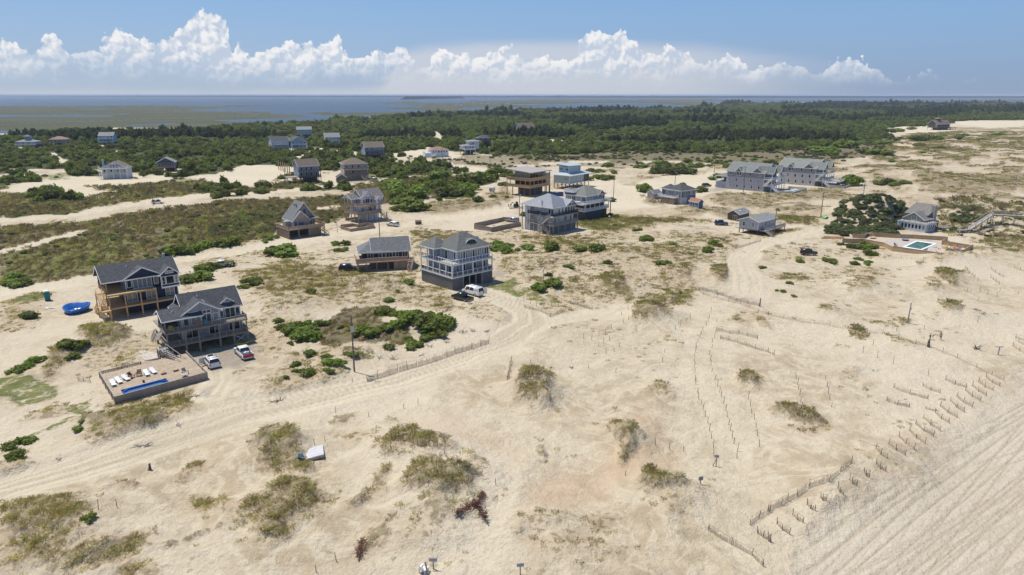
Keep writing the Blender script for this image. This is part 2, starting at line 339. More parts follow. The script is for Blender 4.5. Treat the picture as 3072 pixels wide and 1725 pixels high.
# ---- land cover read off the photo: class, density, edge softness (m), view, outline
COVER = '''
veg .85 1.2 n 0,960 300,880 600,800 720,840 830,950 870,1100 800,1180 560,1300 480,1480 0,1480
veg .80 1.0 n 580,1480 640,1360 800,1250 1000,1180 1250,1130 1310,1240 1200,1340 900,1380 700,1480
veg .90 .8 n 1030,1480 1060,1400 1250,1380 1380,1420 1370,1480
veg .80 .6 n 850,770 980,700 1200,670 1190,710 950,755
veg .70 .6 n 1590,580 1700,480 1800,440 1920,460 1900,490 1750,500 1650,570
veg .80 .9 n 1700,820 1760,750 1950,740 2080,820 2060,920 1900,900
veg .75 1.0 n 2080,950 2338,800 2338,1100 2150,1100
veg .5 .6 n 1330,1110 1470,1100 1480,1150 1340,1170
veg .7 .5 n 1690,1160 1830,1100 1830,1130 1730,1170
veg .8 .5 n 1910,1130 1960,1070 1995,1110 1950,1140
veg .8 .5 n 1520,1220 1590,1210 1580,1245 1530,1245
veg .90 1.0 o 0,850 200,720 330,670 480,720 680,790 620,960 400,1080 350,1200 200,1260 100,1200 0,1150
veg .95 .8 o 0,380 60,280 200,200 320,200 420,290 330,360 380,450 460,550 400,580 200,600 40,560
veg .90 .5 o 740,60 800,-10 930,-10 940,40 850,70
veg .45 .6 o 1100,40 1180,0 1260,10 1270,60
veg .36 1.2 o 960,100 1000,100 1100,150 1160,200 1000,260 900,300 760,260 680,160
veg .70 1.0 o 1160,380 1220,300 1420,240 1580,260 1720,350 1820,460 1700,500 1500,520 1300,470
veg .75 .6 o 1060,640 1110,580 1220,560 1250,640 1180,720 1080,700
veg .65 .6 o 790,850 900,790 1100,740 1190,730 1180,800 1000,870 850,900
veg .97 .9 o 1320,800 1420,690 1530,620 1700,650 1900,640 1980,700 2010,820 1880,900 1700,930 1500,900 1350,860
veg .75 .8 o 1500,1000 1700,900 1900,930 1990,1000 1900,1060 1750,1100 1560,1120
veg .90 .6 o 1020,1200 1100,1080 1230,1040 1240,1130 1150,1200 1080,1240
veg .36 1.5 o 1100,960 1500,930 1980,1100 1950,1200 1600,1260 1250,1230 1230,1100
veg .30 1.5 o 200,600 480,560 700,700 740,1000 500,1050 380,900 120,640
veg .35 1.0 o 1900,470 2100,560 2200,660 2000,700 1800,620
brown .5 .9 p 60,180 90,120 250,110 270,150 230,200 300,275 200,255 90,245
veg .97 .7 p 70,120 130,40 280,-10 320,60 280,110 230,180 290,270 240,250 90,230 60,180
veg .55 .6 p 240,250 370,255 360,290 280,280
veg .75 .6 p 920,130 980,70 1100,60 1150,130 1120,190 980,160
veg .75 .6 p 650,470 740,430 880,460 900,500 820,520 880,620 830,640 780,560 700,540
veg .75 .7 p 910,820 1000,760 1100,790 1250,830 1370,900 1350,920 1200,870 1050,920 930,870
veg .55 1.0 p 0,1100 200,1060 380,1040 500,1000 800,960 760,1060 690,1130 400,1120 200,1220 0,1240
veg .50 1.0 p 260,1240 400,1180 640,1180 720,1300 680,1400 400,1440 320,1350
veg .32 1.0 p 900,870 1350,920 1500,820 1450,760 1350,760 1400,900 1250,1000 1000,1060
veg .4 .5 p 160,560 220,540 300,620 240,640 170,590
veg .30 1.0 p 540,110 680,160 720,240 1040,220 900,240 700,200
veg .95 .6 p 1620,50 1650,-10 1760,-10 1866,90 1800,120 1700,90
veg .97 .5 q 20,280 80,250 250,270 390,330 270,380 130,330
veg .40 .8 q 130,390 270,380 400,320 480,400 300,440
veg .35 .6 q 660,70 760,50 750,90 680,100
veg .35 .6 q 380,1000 460,930 560,920 520,970 420,1030
veg .30 .6 q 100,1340 130,1280 200,1240 310,1100 320,1120 200,1300 120,1400
veg .90 .8 l 880,470 1060,440 1220,500 1200,620 1000,640 880,580
veg .80 .9 l 1310,360 1500,330 1700,370 1870,410 1840,480 1700,470 1500,430
veg .85 .9 l 1970,430 2130,360 2290,370 2330,480 2150,520
veg .95 .7 l 1190,890 1260,800 1400,750 1540,770 1570,820 1480,870 1300,920
veg .60 .6 l 1500,1010 1600,1010 1610,1080 1520,1060
veg .60 .5 l 2110,850 2240,830 2310,900 2230,920
veg .70 .6 l 2360,820 2440,790 2490,850 2576,930 2576,960 2450,900
veg .50 .5 l 2140,1180 2180,1165 2220,1210 2160,1220
veg .75 .6 l 2220,1430 2310,1390 2430,1446 2300,1450
veg .50 2.0 l 0,200 400,190 900,180 1400,100 1900,60 2300,100 2350,260 1900,330 1600,420 1880,480 1750,540 1900,600 1950,690 1600,740 1200,720 900,740 500,620 350,600 0,450
veg .48 2.0 l 0,0 2300,0 2300,100 1400,100 900,180 0,200
green .55 1.5 l 0,540 200,580 420,620 480,700 300,720 0,650
veg .70 .7 m 750,390 860,300 960,310 1080,400 850,410
veg .85 .7 m 1690,290 1750,200 1830,200 1910,300 1830,340
veg .85 .6 m 1530,360 1620,320 1720,360 1600,385
veg .75 .6 m 1860,210 1940,180 2010,230
veg .75 .5 m 480,540 530,530 720,620 640,640 540,600
veg .90 .6 m 1680,560 1760,560 1920,620 1840,670 1750,640
veg .85 .4 m 1320,700 1360,680 1410,710 1360,735
veg .85 .5 m 840,800 920,780 1000,810 980,830 870,830
veg .60 .7 m 1300,160 1480,130 1700,90 1850,45 1960,110 1880,125 1500,150
veg .65 .6 m 2000,70 2100,70 2160,120
veg .60 .8 m 0,205 430,220 430,260 80,260
veg .33 1.5 m 400,150 1200,150 1330,260 900,250
veg .34 1.5 m 1200,850 1600,900 1560,1000 1250,950
veg .36 1.2 m 1540,600 1680,650 1640,720 1540,700
veg .36 1.0 m 1000,640 1300,720 1300,770 1100,740
veg .34 1.0 m 1960,590 2180,640 2150,660 2000,640
veg .40 .8 m 900,1330 1000,1310 1030,1350 930,1380
veg .30 1.0 m 600,1170 850,1160 800,1250 650,1260
veg .35 .6 m 700,930 800,930 790,950 620,990
veg .35 1.2 m 2100,-30 2576,-30 2576,60 2300,60
veg .62 1.5 k 0,40 600,0 2000,0 2050,300 1400,210 900,240 650,280 250,330 0,400
brown .95 .9 k 610,560 690,400 900,255 1200,220 1330,260 1250,420 1640,480 1640,540 1450,610 1300,590 1000,580 850,660 700,620
brown .6 .9 k 600,560 850,650 1240,640 1200,740 1020,760 900,640
veg .50 1.2 k 50,980 300,700 850,620 1200,700 1150,760 900,780 800,980 500,1080 400,1120 150,1130
green .75 .8 k 2050,720 2350,620 2576,570 2576,590 2400,680 2150,750
veg .4 .8 k 1900,760 2300,590 2350,640 2000,780
veg .80 .9 a 640,800 780,770 1000,790 1000,870 850,930 700,920 640,860
green .70 1.2 a 0,1150 200,1130 420,1180 480,1260 300,1330 0,1380
green .60 1.0 a 450,1446 560,1360 700,1310 760,1380 700,1446
veg .6 1.0 a 280,1460 450,1340 600,1360 500,1470
veg .65 .8 a 380,1080 420,960 560,930 640,1000 540,1060 420,1180
veg .40 1.5 a 650,930 1100,870 1180,960 1000,1050 800,1090 620,1180
veg .55 1.0 a 800,1340 1200,1250 1560,1200 1600,1310 1500,1446 900,1446
veg .45 1.2 a 0,620 250,600 350,720 200,790 0,800
veg .70 1.0 n 600,60 900,20 1500,0 1560,60 1460,160 1250,270 950,270 700,230 800,120
green .8 1.0 n 260,190 420,120 700,20 750,50 600,110 420,170
veg .45 1.2 n 0,330 180,380 330,420 280,560 0,620
veg .50 1.0 n 830,280 1300,200 1200,260 900,300
green .75 1.2 a 70,540 250,490 400,460 420,520 300,560 120,590
veg .60 2.0 f 560,690 640,680 700,665 800,670 860,665 1050,700 1060,715 980,740 860,770 720,800 650,790 620,740 590,700
veg .38 2.0 f 640,660 860,635 880,660 700,675
veg .55 1.2 c 680,830 760,790 1100,740 1240,740 1240,870 1100,950 800,1000 400,1120 150,1000 250,900 600,930
veg .55 1.0 c 1050,230 1450,190 1900,180 1850,300 1100,330
veg .5 1.0 c 2200,480 2576,440 2576,860 2300,800
green .75 1.0 c 2150,960 2300,900 2576,880 2576,1100 2350,1080
veg .4 1.2 c 1900,1300 2100,1270 2300,1290 2250,1350 2000,1360
brown .92 3.5 f -20,572 200,560 380,528 540,508 700,500 870,490 1000,470 1240,447 1245,455 1100,490 1000,505 870,540 840,560 690,560 690,600 560,622 440,640 240,695 -20,735
green .95 5.0 f 380,612 440,565 560,530 700,518 690,595 560,616 430,635
green .7 5.0 f 0,620 200,590 330,570 380,612 240,680 0,720
green .7 2.0 d 960,560 1150,520 1500,480 1520,560 1300,640 1000,650
green .6 1.5 d 0,780 180,760 250,900 280,960 60,1060 0,1000
green .80 2.0 f 1440,555 1520,545 1580,560 1560,580 1480,580
veg .7 3.0 f 1180,520 1300,500 1310,520 1200,545
veg .5 2.5 f 980,520 1180,500 1270,470 1285,480 1270,520 1160,535 1060,540
veg .66 3.0 f 1450,560 1600,520 1750,500 1850,490 2000,480 2140,470 2200,500 2080,540 2060,590 1900,600 1880,570 1700,560 1600,575 1560,600 1500,600
veg .85 3.0 f 1700,490 1760,478 1850,490 2000,495 2100,500 2080,520 1900,520
veg .75 6.0 f 2140,430 2250,345 2400,320 2600,315 2600,520 2450,500 2300,520 2150,480
brown .4 2.5 f 2300,560 2380,500 2450,500 2620,520 2620,600 2500,600 2450,590 2400,600
veg .45 2.5 f 2440,600 2620,590 2620,650 2460,650
veg .5 4.0 f 1540,440 1700,420 1850,440 1800,470 1600,480
veg .6 5.0 f 1560,500 1700,470 1850,480 2000,500 2150,490 2300,500 2250,540 2080,540 2060,585 1900,575 1850,545 1700,540
veg .55 6.0 f 1500,440 1640,425 1850,430 2000,440 2140,430 2140,400 1980,405 1800,415 1560,420
veg .45 3.0 f 440,640 700,600 690,612 500,655
veg .6 2.0 f 0,775 60,745 130,735 140,755 30,790
brown .7 4.0 f 880,470 960,450 1060,440 1240,445 1160,470 1000,485 900,485
green .7 4.0 f 900,440 1000,425 1130,430 1240,445 1000,468 900,470
brown .6 5.0 f 1000,400 1120,385 1300,395 1420,405 1560,395 1700,405 1850,410 1760,425 1560,420 1400,420 1250,425 1130,412
brown .9 6.0 f 1250,388 1500,380 1700,380 1850,384 2000,378 2130,366 2240,343 2275,350 2190,392 2060,408 1900,414 1700,414 1500,410 1300,404
brown .65 8.0 f 1850,412 2000,400 2130,385 2240,350 2260,360 2140,400 2000,425 1900,430
brown .75 3.0 f -20,470 180,462 330,465 480,455 600,450 720,440 860,455 800,466 700,478 640,482 500,486 380,500 150,535 -20,545
green .6 3.0 f 0,455 180,430 320,445 500,440 620,430 720,430 860,455 700,475 640,480 500,480 380,500 150,540 0,545
damp .75 1.6 p 640,640 780,570 1220,560 1150,720 840,760 680,860 400,1000 50,1050 60,880 250,780 560,740
damp .6 1.2 p 880,430 1000,230 1060,400 1180,540 1000,520
damp .7 1.0 p 70,1260 240,1240 240,1330 130,1310
damp .5 1.5 p 0,620 60,540 60,700 0,720
damp .6 .8 q 0,1440 120,1250 400,1040 640,880 820,760 1060,720 1060,770 820,800 650,900 420,1080 260,1230 150,1400 100,1460
damp .4 2 o 1200,60 1900,20 2338,260 2338,460 2000,330 1500,200
gravel .8 1.2 b 930,1010 1090,1130 1200,1150 1310,1090 1480,1110 1560,1020 1600,900 1480,760 1440,880 1200,950
gravel .6 1.0 a 1600,1230 1700,1210 1710,1290 1620,1280
gravel .8 3 g 800,400 1020,365 1110,370 1100,400 900,430
gravel .7 1 c 2220,790 2420,760 2440,820 2300,850
gravel .8 2 i 1040,520 1380,505 1500,530 1060,545
beach 1 3.5 q 200,1500 260,1250 420,1080 650,890 820,800 1060,770 1130,680 1260,560 1400,430 1640,250 1790,60 1850,0 1960,-60 2600,-60 2600,1600 200,1600
'''
# tracks and sandy roads (centre lines): half width (m), view, points
ROADS = '''
4.2 1.00 f -60,1265 0,1240 200,1185 400,1115 600,1042 800,1000 1000,950 1150,900 1260,855 1330,812 1325,785 1280,760 1215,738
3.0 0.35 f 1260,855 1380,810 1480,790 1560,800
2.5 0.60 f 520,1000 545,960 540,930
4.5 0.35 f -60,745 0,735 120,722 240,700 450,652 560,640 700,612 830,590 960,575 1100,552 1200,540 1290,520 1320,500
4.0 0.35 f -60,560 0,555 150,545 260,528 380,505 520,490 680,483 820,468 920,458 1000,448 1180,437 1280,425
5.0 0.35 f 980,398 1060,402 1150,418 1260,435 1420,440 1530,455 1540,490 1600,500
4.0 0.35 f 1300,418 1450,408 1560,405 1700,408 1850,418 1980,425
4.0 0.35 f 1530,470 1640,470 1780,478 1850,480
4.0 0.50 f 1880,735 1870,690 1860,660 1900,615 2000,592 2080,577
3.0 0.35 f 2080,577 1980,570 1900,555 1820,560 1780,545
4.5 0.12 f 1800,740 1790,800 1780,900 1775,1000 1780,1100 1800,1170 1830,1260 1870,1330 2000,1446
3.0 0.35 f 0,635 60,620 200,585
3.5 0.35 f -10,450 160,447 330,447 560,418
2.5 0.60 f 130,385 150,400 160,420
3.5 0.35 f 640,470 740,450 860,452 960,452
3.0 0.35 f 860,378 790,382 720,405
4.0 0.35 f 1090,330 1105,345 1100,352
'''
SANDY = '''
8 j 220,560 800,515 1000,520 1300,530 1680,480 1720,520 1560,570 1200,595 900,600 850,620 400,650 0,700 0,640
6 j 560,640 900,610 1100,660 900,720 620,720
6 j 1860,500 2100,480 2300,450 2576,470 2576,560 2400,560 2150,590
6 i 0,390 220,365 430,370 560,430 500,490 250,540 100,530 0,480
5 i 860,540 920,470 1000,460 1000,560
6 i 1480,270 1700,300 1900,300 2100,310 2200,290 2150,260 1900,190 1780,220
6 i 700,190 800,200 1050,235 1200,240 1220,300 1080,260 720,250
6 f 1590,462 1700,440 1860,430 1990,430 1960,470 1800,490 1640,500 1560,480
5 f 560,440 650,425 660,470 580,480
6 f 1480,452 1560,470 1640,520 1560,530 1480,500
5 d 900,480 1080,450 1380,430 1440,470 1200,500 950,520
8 w 1530,310 1700,285 1900,290 2070,320 1900,340 1650,335
8 w 2060,250 2260,245 2576,250 2576,290 2300,300 2100,275
5 u 820,445 870,450 860,475 815,470
5 u 985,480 1060,490 1050,510 990,505
5 u 400,490 450,500 470,545 410,550
5 u 1840,378 1900,382 1890,395
5 v 690,315 760,335 720,360
6 v 1500,365 1620,375 1600,395 1500,380
5 w 1220,345 1330,350 1300,365
'''
FOREST = [W('f', '-160,352 0,348 140,330 280,326 480,328 560,318 640,312 800,309 860,300 960,294 1090,288 1280,280 1500,275 1700,275 1810,268 1835,258 2000,257 2330,262 2800,258 2800,300 2450,303 2340,315 2215,328 2240,346 2130,368 1960,380 1850,386 1700,383 1500,385 1420,390 1250,390 1100,379 1000,390 985,420 945,428 850,425 700,410 620,425 480,428 330,432 200,418 90,424 -160,430'),
          W('i', '0,400 180,400 300,420 470,480 440,500 230,500 80,510 0,520'),
          W('i', '830,440 900,480 870,500 830,500'), W('i', '1280,330 1750,400 1740,500 1530,510 1300,470'),
          W('i', '1760,330 1960,380 2180,430 2100,470 1830,470 1700,400'),
          W('x', '0,300 500,290 900,290 1400,300 1480,330 1480,388 1300,392 1000,385 900,400 860,340 780,335 760,350 520,335 490,340 480,400 380,420 300,395 160,395 0,395'),
          W('x', '370,370 490,380 490,450 370,450'), W('x', '0,400 170,420 170,470 0,470'), W('x', '690,395 790,400 800,440 690,445'), W('x', '840,408 950,410 950,440 840,440'), W('x', '960,390 1120,395 1120,440 970,442'),
          W('x', '1130,398 1310,398 1320,445 1130,445'), W('x', '1310,398 1420,415 1420,445 1330,440'), W('x', '1560,290 1700,292 1810,330 1800,360 1700,410 1580,400'), W('x', '1850,370 2080,390 2080,452 1990,452 1960,420 1860,420'), W('x', '2090,350 2180,370 2300,410 2290,432 2150,425 2080,385'),
          W('x', '1560,478 1750,475 1750,505 1570,505'), W('x', '1960,510 2060,510 2160,560 2150,580 1980,585'), W('x', '2010,568 2130,575 2125,615 2015,612'), W('x', '2210,498 2390,498 2400,548 2220,550'), W('x', '2060,470 2300,440 2480,440 2480,460 2300,500 2080,510'),
          W('x', '1000,470 1340,470 1340,520 1150,540 1000,520'), W('x', '140,505 300,500 420,530 400,560 220,570 150,560'), W('x', '0,575 350,590 350,625 0,640'),
          W('j', '0,620 90,600 220,660 150,680 0,650'), W('j', '0,440 220,450 320,520 200,570 0,600')]
MARSH = [W('u', '-400,140 -100,136 300,136 700,132 1200,132 1600,138 1700,130 1940,130 1840,140 1600,150 1500,165 1700,170 1900,168 2100,176 2210,215 2000,225 1650,240 1500,285 1200,310 600,345 0,372 -400,385', -1),
         W('v', '40,190 60,172 160,175 240,185 400,180 640,178 600,150 480,140 320,118 330,108 520,104 620,112 820,118 960,100 1200,96 1500,84 2100,88 2600,94 2600,150 2400,130 2000,112 1700,114 1300,135 1000,160 700,185 400,200 40,210', -1),
         W('w', '1700,94 2060,92 2380,94 2700,86 2900,84 2900,110 2400,106 2000,104 1760,100', -1), W('w', '-60,86 380,80 420,100 380,140 -60,140', -1)]
INLETS = [W('u', '120,212 160,196 280,196 700,200 940,202 900,208 280,212', -1), W('u', '580,160 640,154 860,156 840,162 620,164', -1), W('u', '1040,284 1110,277 1140,284', -1),
          W('u', '1380,275 1440,264 1500,268 1430,282', -1), W('u', '1080,194 1140,190 1130,196', -1), W('u', '1880,184 1930,182 1920,189', -1)]
HOUSE_PADS = []      # (x, y, radius), filled from the site list below
SITES = {'grey_pool': ('b', 1120, 960, 9), 'navy': ('a', 1080, 560, 11), 'shingle': ('c', 700, 700, 10), 'hip': ('c', 1750, 850, 10), 'chalet': ('d', 680, 880, 9),
         'stilt_white': ('d', 1850, 650, 10), 'metal_roof': ('e', 1450, 1060, 11), 'roof_deck': ('e', 2080, 860, 11), 'pine': ('e', 1080, 500, 13), 'two_tier': ('e', 1720, 380, 13),
         'blue_hip': ('g', 520, 540, 8), 'duplex1': ('g', 1400, 390, 15), 'duplex2': ('g', 1950, 320, 15), 'trailer': ('g', 1380, 850, 9), 'aframe': ('h', 1400, 430, 10),
         'f1': ('j', 1165, 500, 10), 'f2': ('j', 1690, 440, 9), 'f6': ('i', 700, 530, 9), 'f7': ('i', 1170, 500, 10), 'f8': ('i', 1350, 310, 9), 'f9': ('i', 560, 220, 16),
         'f12': ('i', 1960, 285, 10), 'f13': ('i', 2260, 260, 10), 'f14': ('i', 2420, 200, 8), 'pool1': ('s', 1300, 700, 8), 'terrace': ('r', 1300, 210, 14), 'f11': ('i', 960, 180, 9),
         'f10': ('i', 690, 110, 9), 'f3': ('j', 1080, 190, 9), 'f4': ('j', 270, 210, 9), 'f5': ('j', 590, 195, 8), 'f15': ('v', 1365, 335, 9), 'f16': ('w', 2000, 305, 12)}
for k, (v, a, b, r) in SITES.items():
    q = flat(v, a, b); HOUSE_PADS.append((q[0], q[1], r))
MOUNDS = [('p', 165, 120, 4.6, 4.06), ('p', 200, 220, 3.0, 1.45), ('p', 1050, 120, 5, 1.30), ('p', 820, 480, 5, 1.45), ('o', 200, 330, 7, 1.89), ('o', 1500, 360, 9, 2.03), ('o', 1700, 800, 9, 2.32), ('o', 180, 950, 9, 1.59), ('n', 500, 980, 10, 2.17),
          ('n', 950, 1280, 7, 1.16), ('l', 1390, 840, 8, 2.32), ('l', 1060, 540, 10, 1.59), ('l', 2150, 450, 9, 1.45), ('l', 1600, 400, 10, 1.30), ('m', 920, 350, 8, 2.32), ('m', 1800, 270, 7, 2.32), ('m', 1620, 350, 7, 1.45),
          ('m', 1800, 620, 8, 2.03), ('m', 620, 590, 7, 1.30), ('h', 650, 300, 17, 6.20), ('h', 900, 330, 12, 3.20), ('h', 1900, 300, 15, 3.20), ('h', 2350, 420, 16, 3.00), ('k', 1500, 430, 14, 1.30), ('k', 300, 230, 12, 2.17), ('q', 180, 310, 5, 1.01),
          ('q', 420, 830, 10, 1.45), ('q', 700, 690, 8, 1.16), ('l', 300, 330, 12, 1.89), ('l', 1000, 260, 14, 1.74), ('a', 830, 850, 9, 1.30), ('n', 1100, 120, 8, 1.01), ('p', 1150, 860, 7, 1.30), ('p', 400, 1120, 8, 1.01),
          ('m', 1850, 90, 10, 2.61), ('m', 2350, 60, 12, 1.74), ('c', 600, 960, 11, 1.74), ('f', 2480, 480, 22, 3.77), ('f', 2360, 470, 18, 2.90), ('f', 2560, 440, 25, 3.62), ('f', 2300, 440, 18, 2.32), ('f', 1700, 580, 14, 1.45)]
# ------------------------------------------------------------------ ground sheet: rows even in 1/distance, columns even in bearing
NR, NC = 800, 840
KNEAR, KFAR = 1 / 27.0, 1 / 60000.0
TMAX = 1.06
ks = np.concatenate([np.linspace(KNEAR, 1 / 520.0, 600), np.linspace(1 / 520.0, KFAR, 201)[1:]]); ts = np.linspace(-TMAX, TMAX, NC)
KK, TT = np.meshgrid(ks, ts, indexing='ij')
GY = 1.0 / KK; GX = TT * GY
gx, gy = GX.ravel(), GY.ravel()
def parse(txt):
    for ln in txt.strip().splitlines(): yield ln.split(None, 1)
def build_ground():
    x, y = gx, gy; farw = vr = 0
    near = y < 2500
    wsc = np.clip(y / 100, .6, 6)
    wx = x + (fbm(x, y, 6, 4, .6) - .5) * 5.0 * wsc ** .6; wy = y + (fbm(x + 311, y - 77, 6, 4, .6) - .5) * 5.0 * wsc ** .6
    L = {k: np.zeros(x.shape, np.float32) for k in ('veg', 'green', 'brown', 'damp', 'gravel', 'beach', 'forest', 'marsh', 'road')}
    for ln in COVER.strip().splitlines():
        cls, den, soft, view, pts = ln.split(None, 4)
        P = W(view, pts); v = inpoly(wx, wy, P, float(soft) * (1.9 if cls == 'veg' else 1.0)) * float(den)
        L[cls] = np.maximum(L[cls], v)
    pat = sstep(fbm(x, y, 16, 4, .6), .36, .64) * .6 + .4 * sstep(fbm(x * .8 + y * .6, (y * .8 - x * .6) * 3, 60, 3, .5), .40, .60)
    dense = sstep(L['veg'], .68, .92); L['veg'] = L['veg'] * (dense + (1 - dense) * np.clip(.68 + .95 * pat, 0, 1.6))
    farw = sstep(y, 190, 300); vr = L['veg'].copy()
    L['veg'] = L['veg'] * (1 - farw + farw * (.25 + 1.5 * sstep(fbm(x, y, 20, 4, .6), .42, .60)))
    sparse = .34 * sstep(fbm(x + 700, y, 28, 4, .55), .47, .66) * (y < 420) * (.25 + .75 * sstep(y - .55 * x, 95, 150)) * (1 - L['beach']) * (1 - L['damp']) * (1 - L['gravel'])
    L['veg'] = np.clip(np.maximum(L['veg'], sparse), 0, 1)
    for P in FOREST: L['forest'] = np.maximum(L['forest'], inpoly(x + (wx - x) * 2.2, y + (wy - y) * 2.2, P, 5.0 + 0 * 1))
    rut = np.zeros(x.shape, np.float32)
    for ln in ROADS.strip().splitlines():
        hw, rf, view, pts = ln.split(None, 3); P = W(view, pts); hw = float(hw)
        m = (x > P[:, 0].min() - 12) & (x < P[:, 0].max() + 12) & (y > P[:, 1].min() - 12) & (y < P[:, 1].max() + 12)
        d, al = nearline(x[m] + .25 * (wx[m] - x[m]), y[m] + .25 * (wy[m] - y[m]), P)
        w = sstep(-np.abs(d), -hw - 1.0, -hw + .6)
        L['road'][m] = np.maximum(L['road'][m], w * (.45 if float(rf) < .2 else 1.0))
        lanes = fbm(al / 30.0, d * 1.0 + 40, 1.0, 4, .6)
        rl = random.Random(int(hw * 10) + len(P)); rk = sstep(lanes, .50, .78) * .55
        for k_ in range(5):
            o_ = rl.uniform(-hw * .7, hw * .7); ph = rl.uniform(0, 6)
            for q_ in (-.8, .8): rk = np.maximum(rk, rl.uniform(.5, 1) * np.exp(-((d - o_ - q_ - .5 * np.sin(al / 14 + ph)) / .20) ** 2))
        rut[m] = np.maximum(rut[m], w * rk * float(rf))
    for ln in SANDY.strip().splitlines():
        soft, view, pts = ln.split(None, 2); v = inpoly(wx, wy, W(view, pts), float(soft) * .5)
        L['road'] = np.maximum(L['road'], v * .97)
    for k in ('veg', 'green', 'brown', 'forest'): L[k] *= (1 - L['road'])
    L['veg'] *= 1 - L['gravel']
    for X, Y, r in HOUSE_PADS:
        L['forest'] *= sstep(np.hypot(x - X, y - Y), r * .8, r * 1.25)
    marsh = np.zeros(x.shape, np.float32)
    fx = x + (fbm(x, y, 500, 4) - .5) * 500; fy = y + (fbm(x + 999, y, 400, 4) - .5) * y * .13
    for P in MARSH: marsh = np.maximum(marsh, inpoly(fx, fy, P, 25.0))
    # creeks through the marsh
    for P in INLETS: marsh = marsh * (1 - inpoly(fx, y + (fbm(x, y, 90, 3) - .5) * 60, P, 12.0))
    creek = sstep(np.abs(fbm(x, y / 2.6, 420, 3) - .5), .0, .007)
    marsh = marsh * np.where(y > 900, .15 + .85 * creek, 1)
    land = np.maximum(L['forest'], (y < 900).astype(np.float32))
    back = W('f', '-400,1600 -400,345 0,335 280,320 480,322 560,316 640,310 800,307 860,298 960,292 1090,286 1280,279 1500,273 1700,274 1810,267 1835,257 2000,256 2330,261 2900,256 2900,1600')
    land = inpoly(fx * .1 + x * .9, y, back, 8.0)
    L['marsh'] = np.clip(marsh - land, 0, 1)
    # heights
    z = (fbm(x, y, 38, 5, .5) - .5) * 2.0 + (.5 - np.abs(fbm(x + 91, y + 13, 17, 4, .5) - .5) * 2.4) * (.8 + .9 * sstep(-y, -200, -110))
    amp = np.clip(.55 + .8 * L['veg'] + .3 * L['brown'], 0, 1.3) * (1 - .75 * L['road']) * (1 - .9 * L['beach'])
    z = z * amp
    z += L['veg'] * .45 + (fbm(x, y, 3.4, 3) - .5) * 1.5 * L['veg'] * sstep(-y, -500, -90)
    hum = np.abs(fbm(x + 50, y, 9, 3) - .5) * 2
    z += (.35 - hum) * .9 * np.clip(L['veg'] * 1.4, 0, 1) * sstep(-y, -600, -60)
    z += (fbm(x, y, 2.4, 3) - .5) * .50 * (1 - .6 * L['damp']) * (1 - L['beach']) * (1 - .6 * L['road']) * sstep(-y, -220, -60)
    z += farw * vr * ((.5 - np.abs(fbm(x + 7, y + 3, 24, 4, .5) - .5) * 2.6) * 2.2 - .3) * sstep(-y, -1200, -500)
    for v, a, b, r, h in MOUNDS:
        X, Y = flat(v, a, b); q = ((wx * .4 + x * .6 - X) ** 2 + (wy * .4 + y * .6 - Y) ** 2) / (r * r)
        z += h * np.exp(-q * 1.6)
    # foredune drops to the beach, tyre ruts run along it
    z -= L['beach'] * .55
    bd = math.radians(36.9); s_ = x * math.cos(bd) + y * math.sin(bd); d_ = -x * math.sin(bd) + y * math.cos(bd)
    tr = np.zeros(x.shape, np.float32); bm = (L['beach'] > .05) & (y < 420); rt = random.Random(12); sb, db = s_[bm], d_[bm]; acc = np.zeros(sb.shape, np.float32)
    for i in range(90):
        d0 = rt.uniform(-4, 30); sl = rt.gauss(0, .09); cv = rt.gauss(0, .0004); s0 = rt.uniform(0, 160); wd = rt.uniform(.09, .18); am = rt.uniform(.25, 1.0); l0, l1 = s0 - rt.uniform(20, 130), s0 + rt.uniform(20, 130)
        c = d0 + sl * (sb - s0) + cv * (sb - s0) ** 2 + .14 * np.sin(sb / rt.uniform(12, 30) + i); on = sstep(sb, l0, l0 + 12) * sstep(-sb, -l1, -l1 + 12)
        for o in (-.85, .85): acc = np.maximum(acc, am * on * np.exp(-((db - c - o) / wd) ** 2))
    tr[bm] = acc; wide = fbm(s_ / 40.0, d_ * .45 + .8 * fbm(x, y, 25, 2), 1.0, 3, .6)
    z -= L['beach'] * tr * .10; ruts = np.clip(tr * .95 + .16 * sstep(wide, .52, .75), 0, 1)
    z -= rut * .10
    pad = np.ones(x.shape)
    for X, Y, r in HOUSE_PADS: pad = np.minimum(pad, sstep(np.hypot(x - X, y - Y), r * .85, r * 1.8))
    z *= pad
    z = np.where(land > .5, z, -1.0)
    z = z * land + (1 - land) * (-2.6 + 2.0 * sstep(L['marsh'], .1, .9))
    z = np.where(y > 9000, np.minimum(z, -3.2), z)
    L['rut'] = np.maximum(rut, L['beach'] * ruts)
    return z, L
gz_flat, COV = build_ground()
GZ = gz_flat.reshape(NR, NC)
def look(arr, X, Y):
    """bilinear lookup on the ground sheet"""
    X = np.asarray(X, float); Y = np.maximum(np.asarray(Y, float), 27.2)
    r = np.interp(-1 / Y, -ks, np.arange(NR)); c = (X / Y + TMAX) / (2 * TMAX) * (NC - 1)
    r = np.clip(r, 0, NR - 1.001); c = np.clip(c, 0, NC - 1.001); i = r.astype(int); j = c.astype(int); a = r - i; b = c - j
    A = arr.reshape(NR, NC)
    return (A[i, j] * (1 - b) + A[i, j + 1] * b) * (1 - a) + (A[i + 1, j] * (1 - b) + A[i + 1, j + 1] * b) * a
def gz(X, Y): return float(look(gz_flat, X, Y))
def at(view, a, b, sink=0.0):
    """ground point seen at a spot of a photo view"""
    z = 0.0
    for _ in range(6):
        X, Y = flat(view, a, b, z); z = gz(X, Y)
    X, Y = flat(view, a, b, z); return Vector((X, Y, z - sink))
